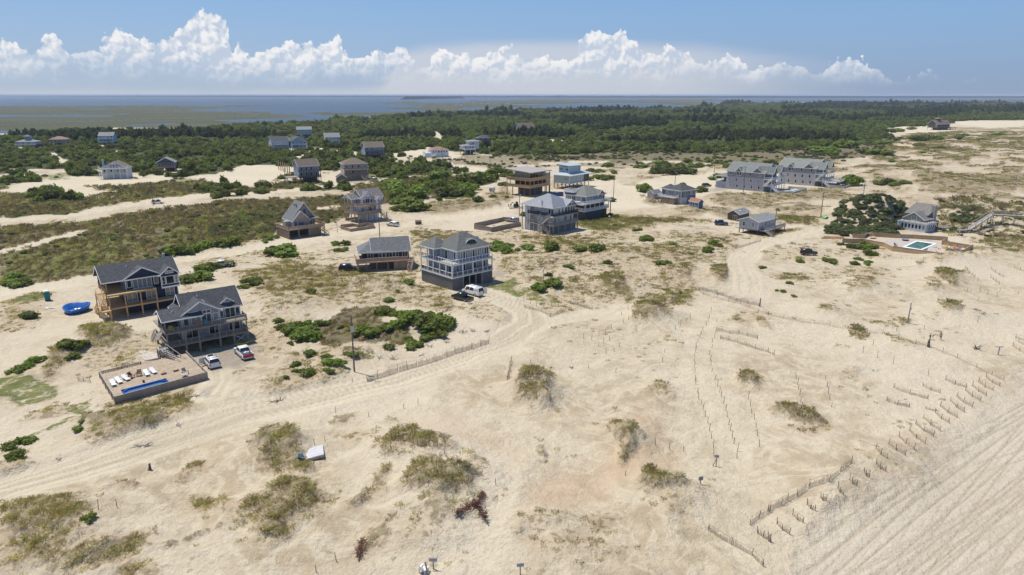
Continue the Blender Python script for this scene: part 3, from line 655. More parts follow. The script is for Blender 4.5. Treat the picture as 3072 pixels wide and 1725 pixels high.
def mpp(view, p):
    """metres per view pixel at point p"""
    d = p.y * math.cos(PITCH) + (CAM_H - p.z) * math.sin(PITCH); return d / FPX / VIEW[view][2]

def ground_mesh():
    me = bpy.data.meshes.new('ground'); n = NR * NC
    co = np.stack([gx, gy, gz_flat], 1).astype(np.float32)
    idx = np.arange(n).reshape(NR, NC)
    q = np.stack([idx[:-1, :-1], idx[:-1, 1:], idx[1:, 1:], idx[1:, :-1]], -1).reshape(-1, 4)
    me.vertices.add(n); me.vertices.foreach_set('co', co.ravel())
    me.loops.add(q.size); me.loops.foreach_set('vertex_index', q.ravel().astype(np.int32))
    me.polygons.add(len(q)); me.polygons.foreach_set('loop_start', np.arange(0, q.size, 4, dtype=np.int32))
    me.polygons.foreach_set('use_smooth', np.ones(len(q), bool))
    me.update(calc_edges=True)
    for nm, chans in (('cover_a', ('veg', 'green', 'brown', 'forest')), ('cover_b', ('damp', 'beach', 'gravel', 'marsh')), ('cover_c', ('road', 'rut', 'rut', 'rut'))):
        at_ = me.attributes.new(nm, 'FLOAT_COLOR', 'POINT')
        at_.data.foreach_set('color', np.stack([COV[c] for c in chans], 1).astype(np.float32).ravel())
    m, T, b = newmat('sandy_ground')
    def att(nm):
        a = T.node('ShaderNodeAttribute', attribute_name=nm); s = T.node('ShaderNodeSeparateColor', {0: a.outputs['Color']})
        return s.outputs[0], s.outputs[1], s.outputs[2], a.outputs['Alpha']
    veg, green, brown, forest = att('cover_a'); damp, beach, gravel, marsh = att('cover_b'); road, rut, _, _ = att('cover_c')
    geo = T.node('ShaderNodeNewGeometry'); Pn = geo.outputs['Position']
    flatp = T.node('ShaderNodeVectorMath', {0: Pn, 1: (1, 1, .15)}, operation='MULTIPLY').outputs[0]
    n_big = T.noise(flatp, .035, 2, .55, '2D'); n_mid = T.noise(flatp, .28, 3, .6, '2D'); n_fine = T.noise(flatp, 2.3, 2, .65, '2D'); n_sp = T.noise(flatp, 1.25, 3, .68, '2D')
    n_sp2 = T.noise(flatp, .45, 3, .6, '2D')
    # wind-swirled layers in the bare sand
    swirl = T.noise(flatp, .16, 3, .5, '2D', 2.6)
    sand = T.mix(T.step(n_mid, .30, .70), (0.352, 0.283, 0.189, 1), (0.473, 0.400, 0.286, 1))
    sand = T.mix(T.step(n_big, .35, .66), sand, (0.504, 0.437, 0.328, 1))
    sand = T.mix(T.math('MULTIPLY', T.step(swirl, .50, .60), .50), sand, (0.541, 0.481, 0.362, 1))
    sand = T.mix(T.math('MULTIPLY', T.step(n_fine, .40, .75), .30), sand, (0.315, 0.254, 0.170, 1))
    sand = T.mix(T.math('MULTIPLY', damp, .75), sand, (0.441, 0.324, 0.215, 1))
    sand = T.mix(T.math('MULTIPLY', road, .72), sand, (0.546, 0.481, 0.357, 1))
    sand = T.mix(T.math('MULTIPLY', beach, .65), sand, (0.478, 0.427, 0.334, 1))
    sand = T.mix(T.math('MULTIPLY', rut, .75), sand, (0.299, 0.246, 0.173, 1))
    sand = T.mix(T.math('MULTIPLY', gravel, .85), sand, T.mix(n_fine, (.15, .135, .120, 1), (.30, .265, .23, 1)))
    sand = T.mix(T.math('MULTIPLY', T.step(veg, .05, .6), .62), sand, T.mix(n_sp2, (.330, .245, .150, 1), (.455, .358, .238, 1)))
    # dry dune grass speckle
    thr = T.math('SUBTRACT', .665, T.math('MULTIPLY', veg, .27))
    mv = T.math('ADD', T.math('MULTIPLY', n_sp, .62), T.math('MULTIPLY', n_sp2, .38))
    mv = T.math('MULTIPLY', T.step(T.math('SUBTRACT', mv, thr), -.075, .06), T.step(veg, .03, .25))
    gcol = T.mix(T.step(n_mid, .35, .65), (.195, .155, .098, 1), (.245, .205, .125, 1))
    c = T.mix(T.math('MULTIPLY', mv, .85), sand, gcol)
    thr = T.math('SUBTRACT', .66, T.math('MULTIPLY', brown, .36))
    mb = T.step(T.math('SUBTRACT', T.math('ADD', T.math('MULTIPLY', n_sp, .45), T.math('MULTIPLY', n_sp2, .55)), thr), -.06, .10)
    mb = T.math('MULTIPLY', mb, T.step(brown, .05, .35))
    bcol = T.mix(T.step(n_sp2, .35, .65), (.105, .080, .050, 1), (.165, .138, .072, 1))
    bcol = T.mix(T.math('MULTIPLY', T.step(n_mid, .5, .7), .5), bcol, (.092, .108, .038, 1))
    c = T.mix(T.math('MULTIPLY', mb, .93), c, bcol)
    thr = T.math('SUBTRACT', .66, T.math('MULTIPLY', green, .38))
    mg = T.step(T.math('SUBTRACT', T.math('ADD', T.math('MULTIPLY', n_sp, .4), T.math('MULTIPLY', n_sp2, .6)), thr), -.08, .12)
    mg = T.math('MULTIPLY', mg, T.step(green, .05, .35))
    gc = T.mix(T.step(n_mid, .3, .7), (.088, .112, .028, 1), (.155, .162, .048, 1))
    gc = T.mix(T.math('MULTIPLY', T.step(n_fine, .5, .75), .35), gc, (.16, .13, .07, 1))
    c = T.mix(T.math('MULTIPLY', mg, .92), c, gc)
    fc = T.mix(n_sp2, (.040, .052, .018, 1), (.080, .085, .032, 1))
    c = T.mix(T.step(forest, .25, .6), c, fc)
    mstr = T.node('ShaderNodeVectorMath', {0: Pn, 1: (.0018, .0075, 0)}, operation='MULTIPLY').outputs[0]
    mc = T.mix(T.step(T.noise(mstr, 1.6, 5, .6), .35, .68), (.062, .070, .036, 1), (.098, .096, .056, 1))
    c = T.mix(T.step(marsh, .3, .6), c, mc)
    T.l.new(c, b.inputs['Base Color']); b.inputs['Roughness'].default_value = .95; b.inputs['Specular IOR Level'].default_value = .12
    hb = T.noise(flatp, .9, 4, .72, '2D')
    bp = T.node('ShaderNodeBump', {'Height': hb, 'Strength': .8, 'Distance': .55}); T.l.new(bp.outputs[0], b.inputs['Normal'])
    me.materials.append(m)
    o = link('ground', me); tag(o, kind='structure'); return o
ground_mesh()

# ------------------------------------------------------------------ the sound: open water far behind the island
def water():
    m, T, b = newmat('sound_water')
    geo = T.node('ShaderNodeNewGeometry'); st = T.node('ShaderNodeVectorMath', {0: geo.outputs['Position'], 1: (.002, .006, 0)}, operation='MULTIPLY').outputs[0]
    n = T.noise(st, 1.0, 5, .6)
    T.l.new(T.mix(T.step(n, .3, .7), (.030, .046, .062, 1), (.055, .074, .090, 1)), b.inputs['Base Color'])
    b.inputs['Roughness'].default_value = .35; b.inputs['Specular IOR Level'].default_value = .18
    w = T.node('ShaderNodeVectorMath', {0: geo.outputs['Position'], 1: (.05, .12, 0)}, operation='MULTIPLY').outputs[0]
    bp = T.node('ShaderNodeBump', {'Height': T.noise(w, 1.0, 4, .6), 'Strength': .35, 'Distance': 2.0}); T.l.new(bp.outputs[0], b.inputs['Normal'])
    q = MB(); xs = [-70000, -20000, -6000, 0, 6000, 20000, 70000]; ys = [650, 2500, 6000, 15000, 40000, 70000]
    for i in range(6):
        for j in range(5): q.poly([(xs[i], ys[j], -1), (xs[i+1], ys[j], -1), (xs[i+1], ys[j+1], -1), (xs[i], ys[j+1], -1)])
    tag(q.build('water', m), kind='structure')
water()
# far mainland shore and wooded island in the sound
def far_shore(name, pts, h, depth, seed):
    r = random.Random(seed); n = 260; q = MB(); L = []
    for i in range(n + 1):
        t = i / n * (len(pts) - 1); k = min(int(t), len(pts) - 2); f = t - k
        L.append((pts[k][0] * (1 - f) + pts[k+1][0] * f, pts[k][1] * (1 - f) + pts[k+1][1] * f, i / n))
    for x, y, s in L:
        e = min(1, min(s, 1 - s) * 14 + .12); hh = h * e * (.72 + .28 * r.random())
        q.v += [(x, y, -2), (x, y, hh), (x, y + depth * .4, hh * (.9 + .2 * r.random())), (x, y + depth, -2)]
    for i in range(n):
        a = 4 * i; q.f += [(a, a+4, a+5, a+1), (a+1, a+5, a+6, a+2), (a+2, a+6, a+7, a+3)]
    o = q.build(name, mat('distant_trees', (.030, .042, .022), .95, .4, .004, spec=0)); tag(o, kind='structure')
far_shore('terrain', [(-9500, 15000), (-3000, 13500), (900, 11500), (4500, 10500), (9500, 10000), (16000, 9500)], 30, 1500, 3)
far_shore('terrain', [(-16000, 17500), (-9000, 17000), (-4500, 16500)], 26, 1500, 5)
a_, b_ = flat('v', 470, 90, -1), flat('v', 920, 82, -1)
far_shore('terrain', [a_, b_], 30, 300, 4)
# ------------------------------------------------------------------ house kit (local x along the front, y to the back, z up)
class House:
    def __init__(s, name, label, view, a, b, head, cat='house', group=None, dx=0, dy=0, z=None):
        p = at(view, a, b); h = R(head)
        X = p.x + dx * math.cos(h) - dy * math.sin(h); Y = p.y + dx * math.sin(h) + dy * math.cos(h)
        s.z0 = gz(X, Y) if z is None else z
        s.root = thing(name, label, cat, (X, Y, s.z0), h, group)
    def b(s, name, x0, x1, y0, y1, z0, z1, m, par=None, bevel=0): return MB().box(x0, x1, y0, y1, z0, z1).build(name, m, par or s.root, bevel=bevel)
    def wall(s, x0, x1, y0, y1, z0, z1, m, trim=WHITE, t=.14):
        w = s.b('wall', x0, x1, y0, y1, z0, z1, m)
        if trim:
            for X, sx in ((x0, 1), (x1, -1)):
                for Y, sy in ((y0, 1), (y1, -1)):
                    xa, xb = sorted((X - .02 * sx, X + t * sx)); ya, yb = sorted((Y - .02 * sy, Y + t * sy))
                    MB().box(xa, xb, ya, yb, z0 + .01, z1 - .01).build('corner_board', trim, w)
        return w
    def posts(s, pts, z0, z1, w=.25, m=WOOD, name='post'):
        for X, Y in pts: s.b(name, X - w / 2, X + w / 2, Y - w / 2, Y + w / 2, z0, z1, m)
    def deck(s, x0, x1, y0, y1, z, m=WOOD, t=.28, name='deck'):
        if m is not WHITE: return s.b(name, x0, x1, y0, y1, z - t, z, m)
        d = s.b(name, x0, x1, y0, y1, z - .06, z, PALEDECK); s.b('deck_band', x0 - .02, x1 + .02, y0 - .02, y1 + .02, z - t, z - .062, WHITE, d)
        return d
    def rail(s, pts, z, m=WOOD, h=1.0, sp=1.8, bal=.14, solid=False, name='railing', w=.1):
        q = MB()
        for (xa, ya), (xb, yb) in zip(pts, pts[1:]):
            L = math.hypot(xb - xa, yb - ya)
            if L < .05: continue
            n = max(1, round(L / sp))
            for i in range(n + 1):
                X, Y = xa + (xb - xa) * i / n, ya + (yb - ya) * i / n; q.box(X - w / 2, X + w / 2, Y - w / 2, Y + w / 2, z, z + h)
            q.beam((xa, ya, z + h), (xb, yb, z + h), .14, .06); q.beam((xa, ya, z + .12), (xb, yb, z + .12), .05, .08)
            if solid: q.beam((xa, ya, z + h * .52), (xb, yb, z + h * .52), .04, h * .72)
            elif bal:
                k = max(1, int(L / bal))
                for i in range(k):
                    f = (i + .5) / k; X, Y = xa + (xb - xa) * f, ya + (yb - ya) * f; q.box(X - .02, X + .02, Y - .02, Y + .02, z + .1, z + h)
        return q.build(name, m, s.root)
    def win(s, face, plane, a, z, w, h, mull=1, m=WHITE, fr=.11, g=GLASS, name='window', par=None, hm=0):
        """window or glazed door on a wall plane: proud frame, pane as its child; a = centre along the wall"""
        def B(q, a0, a1, d0, d1, z0, z1):
            if face == 'F': q.box(a0, a1, plane - d1, plane - d0, z0, z1)
            elif face == 'B': q.box(a0, a1, plane + d0, plane + d1, z0, z1)
            elif face == 'L': q.box(plane - d1, plane - d0, a0, a1, z0, z1)
            else: q.box(plane + d0, plane + d1, a0, a1, z0, z1)
        q = MB(); o = .004
        B(q, a - w/2 - fr, a - w/2, o, .07, z - fr, z + h + fr); B(q, a + w/2, a + w/2 + fr, o, .07, z - fr, z + h + fr)
        B(q, a - w/2, a + w/2, o, .069, z - fr, z); B(q, a - w/2, a + w/2, o, .069, z + h, z + h + fr)
        for i in range(1, mull): c = a - w/2 + w * i / mull; B(q, c - .045, c + .045, o, .065, z, z + h)
        if hm: B(q, a - w/2, a + w/2, o, .06, z + h * hm - .03, z + h * hm + .03)
        f = q.build(name, m, par or s.root)
        p = MB(); B(p, a - w/2, a + w/2, o, .03, z, z + h); p.build('pane', g, f); return f
    def gable(s, x0, x1, y0, y1, ze, zr, axis, m, wall=None, oh=.45, t=.16, trim=WHITE, name='roof', mid=None, noends=''):
        q = MB(); e = []
        if axis == 'x':
            c = (y0 + y1) / 2 if mid is None else mid
            for ya, sgn in ((y0, -1), (y1, 1)):
                sl = (zr - ze) / abs(c - ya); yo = ya + sgn * oh; zo = ze - sl * oh
                q.hexa([(x0 - oh, yo, zo), (x1 + oh, yo, zo), (x1 + oh, c, zr), (x0 - oh, c, zr), (x0 - oh, yo, zo + t), (x1 + oh, yo, zo + t), (x1 + oh, c, zr + t), (x0 - oh, c, zr + t)])
                for X in (x0 - oh - .03, x1 + oh + .03): e.append(((X, yo, zo + t * .4), (X, c, zr + t * .4)))
                e.append(((x0 - oh, yo + sgn * .03, zo + t * .3), (x1 + oh, yo + sgn * .03, zo + t * .3)))
            ends = [('L', [(x0 + .02, y0, ze), (x0 + .02, y1, ze), (x0 + .02, c, zr)], (.12, 0, 0)), ('R', [(x1 - .14, y0, ze), (x1 - .14, y1, ze), (x1 - .14, c, zr)], (.12, 0, 0))]
        else:
            c = (x0 + x1) / 2 if mid is None else mid
            for xa, sgn in ((x0, -1), (x1, 1)):
                sl = (zr - ze) / abs(c - xa); xo = xa + sgn * oh; zo = ze - sl * oh
                q.hexa([(xo, y0 - oh, zo), (xo, y1 + oh, zo), (c, y1 + oh, zr), (c, y0 - oh, zr), (xo, y0 - oh, zo + t), (xo, y1 + oh, zo + t), (c, y1 + oh, zr + t), (c, y0 - oh, zr + t)])
                for Y in (y0 - oh - .03, y1 + oh + .03): e.append(((xo, Y, zo + t * .4), (c, Y, zr + t * .4)))
                e.append(((xo + sgn * .03, y0 - oh, zo + t * .3), (xo + sgn * .03, y1 + oh, zo + t * .3)))
            ends = [('F', [(x0, y0 + .02, ze), (x1, y0 + .02, ze), (c, y0 + .02, zr)], (0, .12, 0)), ('B', [(x0, y1 - .14, ze), (x1, y1 - .14, ze), (c, y1 - .14, zr)], (0, .12, 0))]
        r = q.build(name, m, s.root)
        if name == 'roof' and min(x1 - x0, y1 - y0) > 4.5:
            for k in range(2):
                f_ = random.uniform(.3, .55); g_ = random.uniform(.25, .75); zz = zr - (zr - ze) * f_ + t
                X, Y = (x0 + (x1 - x0) * g_, c + (y0 - c) * f_) if axis == 'x' else (c + (x0 - c) * f_, y0 + (y1 - y0) * g_)
                MB().tube((X, Y, zz - .2), (X, Y, zz + .38), .08, .08, 8).build('vent_pipe', WHITE if k else STEEL, r)
        if wall:
            for f, pts, d in ends:
                if f not in noends: MB().prism(pts, d).build('gable_wall', wall, s.root)
        if trim:
            k = MB()
            for a, b in e: k.beam(a, b, .05, .24)
            k.build('fascia', trim, r)
        return r
    def hip(s, x0, x1, y0, y1, ze, zr, m, oh=.5, t=.16, trim=WHITE, name='roof', inset=None):
        x0 -= oh; x1 += oh; y0 -= oh; y1 += oh; w, d = x1 - x0, y1 - y0; q = MB()
        i = min(w, d) / 2 if inset is None else inset
        if w >= d: r0, r1 = (x0 + i, (y0 + y1) / 2, zr), (x1 - i, (y0 + y1) / 2, zr)
        else: r0, r1 = ((x0 + x1) / 2, y0 + i, zr), ((x0 + x1) / 2, y1 - i, zr)
        A, B_, C, D = (x0, y0, ze), (x1, y0, ze), (x1, y1, ze), (x0, y1, ze)
        if w >= d: q.poly([A, B_, r1, r0]); q.poly([C, D, r0, r1]); q.poly([B_, C, r1]); q.poly([D, A, r0])
        else: q.poly([A, B_, r0]); q.poly([C, D, r1]); q.poly([B_, C, r1, r0]); q.poly([D, A, r0, r1])
        q.box(x0, x1, y0, y1, ze - t, ze - .01)
        r = q.build(name, m, s.root)
        if trim:
            k = MB(); o = .02
            k.box(x0 - o, x1 + o, y0 - o - .04, y0 - .005, ze - t - .05, ze + .01); k.box(x0 - o, x1 + o, y1 + .005, y1 + o + .04, ze - t - .05, ze + .01)
            k.box(x0 - o - .04, x0 - .005, y0 - .004, y1 + .004, ze - t - .05, ze + .012); k.box(x1 + .005, x1 + o + .04, y0 - .004, y1 + .004, ze - t - .05, ze + .012)
            k.build('fascia', trim, r)
        return r
    def stairs(s, p0, p1, w, m=WOOD, rail=True):
        p0, p1 = Vector(p0), Vector(p1); d = p1 - p0; hd = Vector((d.x, d.y, 0)); sd = Vector((-hd.y, hd.x, 0)).normalized() * (w / 2); n = max(3, int(d.z / .19))
        q = MB()
        for sg in (-1, 1):
            q.beam(p0 + sd * sg, p1 + sd * sg, .07, .3)
            if rail:
                up = Vector((0, 0, 1.0)); q.beam(p0 + sd * sg + up, p1 + sd * sg + up, .1, .1)
                for f in (0.02, .33, .66, .98): c = p0 + d * f + sd * sg; q.box(c.x - .05, c.x + .05, c.y - .05, c.y + .05, c.z - .2, c.z + 1.0)
        st = q.build('staircase', m, s.root)
        me = None; hn = hd.normalized()
        for i in range(n):
            c = p0 + d * ((i + .5) / n)
            if me is None:
                t = MB(); a = hn * .15; t.hexa([(-sd - a) * .98 + Vector((0,0,-.03)), (sd - a) * .98 + Vector((0,0,-.03)), (sd + a) * .98 + Vector((0,0,-.03)), (-sd + a) * .98 + Vector((0,0,-.03)), (-sd - a) * .98 + Vector((0,0,.02)), (sd - a) * .98 + Vector((0,0,.02)), (sd + a) * .98 + Vector((0,0,.02)), (-sd + a) * .98 + Vector((0,0,.02))]); me = t.mesh('tread', m)
            link('tread', me, st, c)
        return st
def siding(name, col, lap=.18, var=.15): return mat(name, col, .7, var, 1.2, lap=lap, bump=.5)
def shingle(name, col, var=.27): return mat(name, col, .9, var, 2.2, lap=.14, bump=.5)
CHAR = shingle('charcoal_shingle', (.070, .073, .080)); GREYSH = shingle('grey_shingle', (.150, .155, .158)); LTGREY = shingle('light_grey_shingle', (.23, .235, .235))
BROWNSH = shingle('brown_shingle', (.155, .120, .095)); REDSH = shingle('red_brown_shingle', (.26, .155, .11))

# ---- charcoal-roofed grey house with the pool yard
def grey_pool_house():
    H = House('beach_house', 'grey two-storey beach house on stilts with charcoal gabled roof beside the fenced pool', 'b', 775, 1012, 38); H.root.scale = (1.06, 1.0, .885)
    S = siding('blue_grey_siding', (.33, .33, .35)); W_ = 13.6
    lo, up, ev = 2.45, 5.3, 8.0
    H.posts([(x, .15) for x in (.15, 3.0, 5.2, 8.6, 11.0, 13.4)] + [(x, 4.5) for x in (.15, 3, 6, 9, 13.4)] + [(x, 9.6) for x in (.15, 4, 7, 10, 13.4)], -.4, lo - .28, .3)
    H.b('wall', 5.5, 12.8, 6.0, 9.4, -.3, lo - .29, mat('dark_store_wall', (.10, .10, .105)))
    H.deck(0, W_, 0, 10, lo); H.deck(-.02, W_ + .02, -.02, 9.98, up)
    H.wall(3.0, 13.3, 2.3, 9.8, lo + .003, up - .285, S)
    # upper storey: gabled front bay, right wing, left screened porch
    H.wall(3.0, 9.4, 1.6, 9.8, up + .003, ev, S); H.wall(9.42, 13.3, 3.0, 9.8, up + .003, ev - .004, S)
    H.posts([(.2, .9), (.2, 3.3), (.2, 5.8), (2.7, .9)], up, ev - .35, .18, WOOD)
    H.b('porch_ceiling', .1, 2.98, .8, 6.2, ev - .38, ev - .25, WOOD)
    H.b('wall', .3, 2.9, 5.9, 6.1, up + .003, ev - .4, DARKWOOD)
    H.gable(.1, 6.0, .9, 6.2, ev - .22, 9.25, 'x', CHAR, WHITE, .4, noends='R')
    H.gable(3.0, 9.4, 1.6, 9.0, ev, 10.35, 'y', CHAR, S, .45)
    H.gable(4.0, 13.3, 3.0, 9.8, ev, 11.1, 'x', CHAR, S, .45)
    H.gable(10.4, 12.2, 3.5, 6.0, 8.75, 9.55, 'y', CHAR, S, .25, name='dormer_roof')
    H.b('dormer', 10.45, 12.15, 3.52, 6, 8.0, 8.76, S); H.win('F', 3.5, 11.3, 8.25, .9, .45, 3)
    q = MB()
    for i in range(4): q.hexa([(5.5 - i * .0 + 2.1, 2.9 + i * .9, 9.62), (7.9, 2.9 + i * .9, 9.45), (7.9, 3.3 + i * .9, 9.45), (7.6, 3.3 + i * .9, 9.62), (7.6, 2.9 + i * .9, 9.95), (7.9, 2.9 + i * .9, 9.82), (7.9, 3.3 + i * .9, 9.82), (7.6, 3.3 + i * .9, 9.95)])
    for k in range(4):
        Y = 3.0 + k * .75; X = 7.35; Z = 10.35 - (X - 6.2) * .734 + .28
        H.b('roof_vent', X - .12, X + .12, Y - .14, Y + .14, Z - .3, Z, STEEL)
    # glazing of the gabled bay
    H.win('F', 1.6, 3.75, up + .5, .75, 1.5); H.win('F', 1.6, 5.35, up + .08, 1.5, 2.05, 2); H.win('F', 1.6, 7.1, up + .08, 1.5, 2.05, 2); H.win('F', 1.6, 8.65, up + .5, .75, 1.5)
    H.win('F', 1.6, 4.95, ev - .3, 1.3, .62, 2); H.win('F', 1.6, 7.2, ev - .3, 1.3, .62, 2)
    H.win('F', 3.0, 10.0, up + .5, .5, 1.2); H.win('F', 3.0, 11.5, up + .08, 1.6, 2.05, 2); H.win('F', 3.0, 12.8, up + .5, .6, 1.4)
    H.win('L', 3.0, 2.6, up + .1, .9, 2.0); H.win('L', 3.0, 4.2, up + .1, .9, 2.0)
    for a in (4.6, 8.4, 11.8): H.win('F', 2.3, a, lo + .08, 1.8, 2.05, 2)
    H.win('L', 3.0, 5, lo + .6, .8, 1.3)
    H.rail([(.1, 6.0), (.1, .1), (13.5, .1), (13.5, 2.8)], up); H.rail([(.1, 9.8), (.1, .12), (13.5, .12), (13.5, 9.8)], lo)
    H.posts([(x, .16) for x in (3.0, 5.2, 8.6, 11.0, 13.38)] + [(.17, .17)], lo, up - .29, .2)
    q = MB(); q.beam((11.1, .3, .2), (13.3, .3, 2.1), .1, .2); q.beam((11.1, .42, 2.1), (13.3, .42, .2), .1, .2); q.build('cross_brace', GREYWOOD, H.root)
    H.stairs((1.35, -5.3, .05), (-.85, -.6, 2.45), 1.15, GREYWOOD); H.stairs((-.85, 5.2, 2.5), (-.85, 1.2, 5.3), 1.1, GREYWOOD)
    H.deck(-1.5, -.02, -.7, 1.3, 2.45, GREYWOOD); H.posts([(-1.4, -.6), (-1.4, 1.2)], -.3, 2.2, .2)
    for (nm, lab, x, y, m) in (('armchair', 'yellow slatted beach chair on the grey upper deck', 1.1, .75, mat('yellow_plastic', (.75, .50, .03), .5)), ('armchair', 'orange beach chair on the grey upper deck', 5.7, .85, mat('coral_plastic', (.62, .25, .12), .5)), ('armchair', 'turquoise beach chair on the grey upper deck', 6.8, .85, mat('turquoise_plastic', (.05, .36, .42), .5))):
        p = H.root.matrix_basis @ Vector((x, y, up)); adirondack(lab, p, R(38), m)
    p = H.root.matrix_basis @ Vector((12.3, -.7, 0)); kayak(p)
def adirondack(label, p, rz, m, group=None):
    t = thing('beach_chair', label, 'chair', p, rz, group)
    MB().hexa([(-.3, -.35, .38), (.3, -.35, .38), (.3, .2, .28), (-.3, .2, .28), (-.3, -.35, .42), (.3, -.35, .42), (.3, .2, .32), (-.3, .2, .32)]).build('seat', m, t)
    q = MB()
    for i in range(5): x = -.27 + i * .135; q.hexa([(x - .055, .15, .28), (x + .055, .15, .28), (x + .055, .19, .28), (x - .055, .19, .28), (x - .055, .45, 1.0), (x + .055, .45, 1.0), (x + .055, .48, 1.0), (x - .055, .48, 1.0)])
    q.build('backrest', m, t)
    for sx in (-1, 1):
        MB().box(sx * .36 - .07, sx * .36 + .07, -.4, .35, .55, .59).build('armrest', m, t)
        MB().box(sx * .36 - .03, sx * .36 + .03, -.38, -.28, 0, .55).build('leg', m, t); MB().box(sx * .36 - .03, sx * .36 + .03, .2, .3, 0, .55).build('leg', m, t)
    return t
def kayak(p):
    m = mat('kayak_yellow', (.50, .40, .04), .4); q = MB(); n = 12; secs = []
    for i in range(n + 1):
        s = i / n; w = .36 * math.sin(math.pi * min(max(s, .02), .98)) ** .6; zt = .34 + .16 * abs(2 * s - 1) ** 3; x = -1.9 + 3.8 * s
        secs.append(len(q.v)); q.v += [(x, -w, zt), (x, -w * .7, .06 + .2 * abs(2 * s - 1) ** 3), (x, 0, .02 + .22 * abs(2 * s - 1) ** 3), (x, w * .7, .06 + .2 * abs(2 * s - 1) ** 3), (x, w, zt), (x, 0, zt + .08 * math.sin(math.pi * s))]
    for a, b in zip(secs, secs[1:]):
        for k in range(6): j = (k + 1) % 6; q.f.append((a + k, a + j, b + j, b + k))
    t = thing('kayak', 'yellow kayak lying in the shade under the grey stilt house', 'kayak', p, R(38)); q.build('hull', m, t, True)
    MB().box(-.45, .45, -.2, .2, .415, .43).build('cockpit', BLACKM, t)

# ---- navy house under construction
def navy_house():
    H = House('beach_house', 'navy blue beach house with white trim and raw timber decks, still under construction', 'a', 880, 688, 40); H.root.scale = (1, 1, .95)
    S = siding('navy_siding', (.022, .034, .075)); lo, up, ev = 2.7, 5.7, 8.4
    H.posts([(x, .2) for x in (.2, 3.2, 6.2, 9.2, 13.0)] + [(.2, y) for y in (2.6, 5.0, 7.5)] + [(x, 8) for x in (4, 8, 12, 14)], -.4, lo - .28, .28, NEWWOOD)
    H.b('wall', 4.2, 14.2, 3.2, 10, -.3, lo - .29, S); H.deck(0, 14.4, 0, 10.2, lo, NEWWOOD, .35); H.deck(.02, 9.4, .02, 10.2, up, NEWWOOD, .35)
    H.wall(3.6, 14.3, 2.6, 10.0, lo + .003, up - .36, S); H.wall(4.0, 11.0, 2.4, 10.0, up + .003, ev, S); H.wall(10.7, 14.4, .9, 10.0, up - .35, ev - .004, S)
    H.posts([(x, .2) for x in (.2, 3.2, 6.2, 9.3)] + [(.2, 3), (.2, 6)], lo, up - .35, .22, NEWWOOD); H.posts([(.3, 2.0), (.3, 4.5), (.3, 7.5)], up, ev - .25, .2, NEWWOOD)
    H.b('band_board', 10.66, 14.44, .86, 1.0, up - .55, up - .2, WHITE); H.b('wall', .1, 3.98, 9.6, 10.0, up + .003, ev, S)
    H.gable(-.1, 14.4, 2.2, 10.0, ev, 11.2, 'x', CHAR, S, .45); H.gable(4.0, 11.0, 2.2, 8.0, ev, 10.45, 'y', CHAR, S, .4); H.gable(10.7, 14.4, .9, 6.0, ev, 10.0, 'y', CHAR, S, .35)
    H.b('porch_ceiling', 0, 3.98, 2.0, 9.6, ev - .22, ev - .06, WHITE)
    H.win('F', 2.4, 4.75, up + .55, .75, 1.5); H.win('F', 2.4, 7.3, up + .1, 3.6, 2.1, 4); H.win('F', 2.4, 10.05, up + .55, .75, 1.5); H.win('F', 2.4, 7.3, ev + .05, 1.7, .75); H.win('F', 2.4, 5.75, ev - .12, .7, .5); H.win('F', 2.4, 8.85, ev - .12, .7, .5)
    H.win('F', .9, 12.55, up + .4, 1.5, 1.7); H.win('F', .9, 11.25, up + .4, .5, 1.7, hm=.4); H.win('F', .9, 13.85, up + .4, .5, 1.7, hm=.4); H.win('F', .9, 12.55, ev + .2, 1.5, .45, 3)
    for a in (5.0, 8.8): H.win('F', 2.6, a, lo + .1, 1.9, 2.1, 2)
    H.win('F', 2.6, 12.6, lo + .3, 1.7, 1.8, 2); H.win('L', 4.0, 4.0, up + .1, .9, 2.1); H.win('L', 4.0, 6.5, up + .1, .9, 2.1)
    for k, X in enumerate((6.3, 6.8)): H.b('roof_vent', X, X + .2, 3.4 + k * .6, 3.6 + k * .6, 9.9, 10.35, STEEL)
    H.b('chimney_pipe', 13.1, 13.6, 7.2, 7.7, 10.2, 11.9, STEEL)
    H.stairs((-1.0, 8.5, .0), (-1.0, 3.8, lo), 1.1, NEWWOOD); H.stairs((-1.0, -.6, lo + .1), (-1.0, 3.2, up), 1.1, NEWWOOD); H.deck(-1.6, -.02, 3.2, 4.4, up, NEWWOOD); H.deck(-1.6, -.02, -1.6, 4.0, lo, NEWWOOD)
    H.posts([(-1.5, -1.5), (-.2, -1.5), (-1.5, 3.9)], -.3, lo - .28, .2, NEWWOOD); H.rail([(.1, 10), (.1, 2.2)], up, NEWWOOD)
    H.posts([(-1.5, 4.3)], lo, up - .28, .2, NEWWOOD)
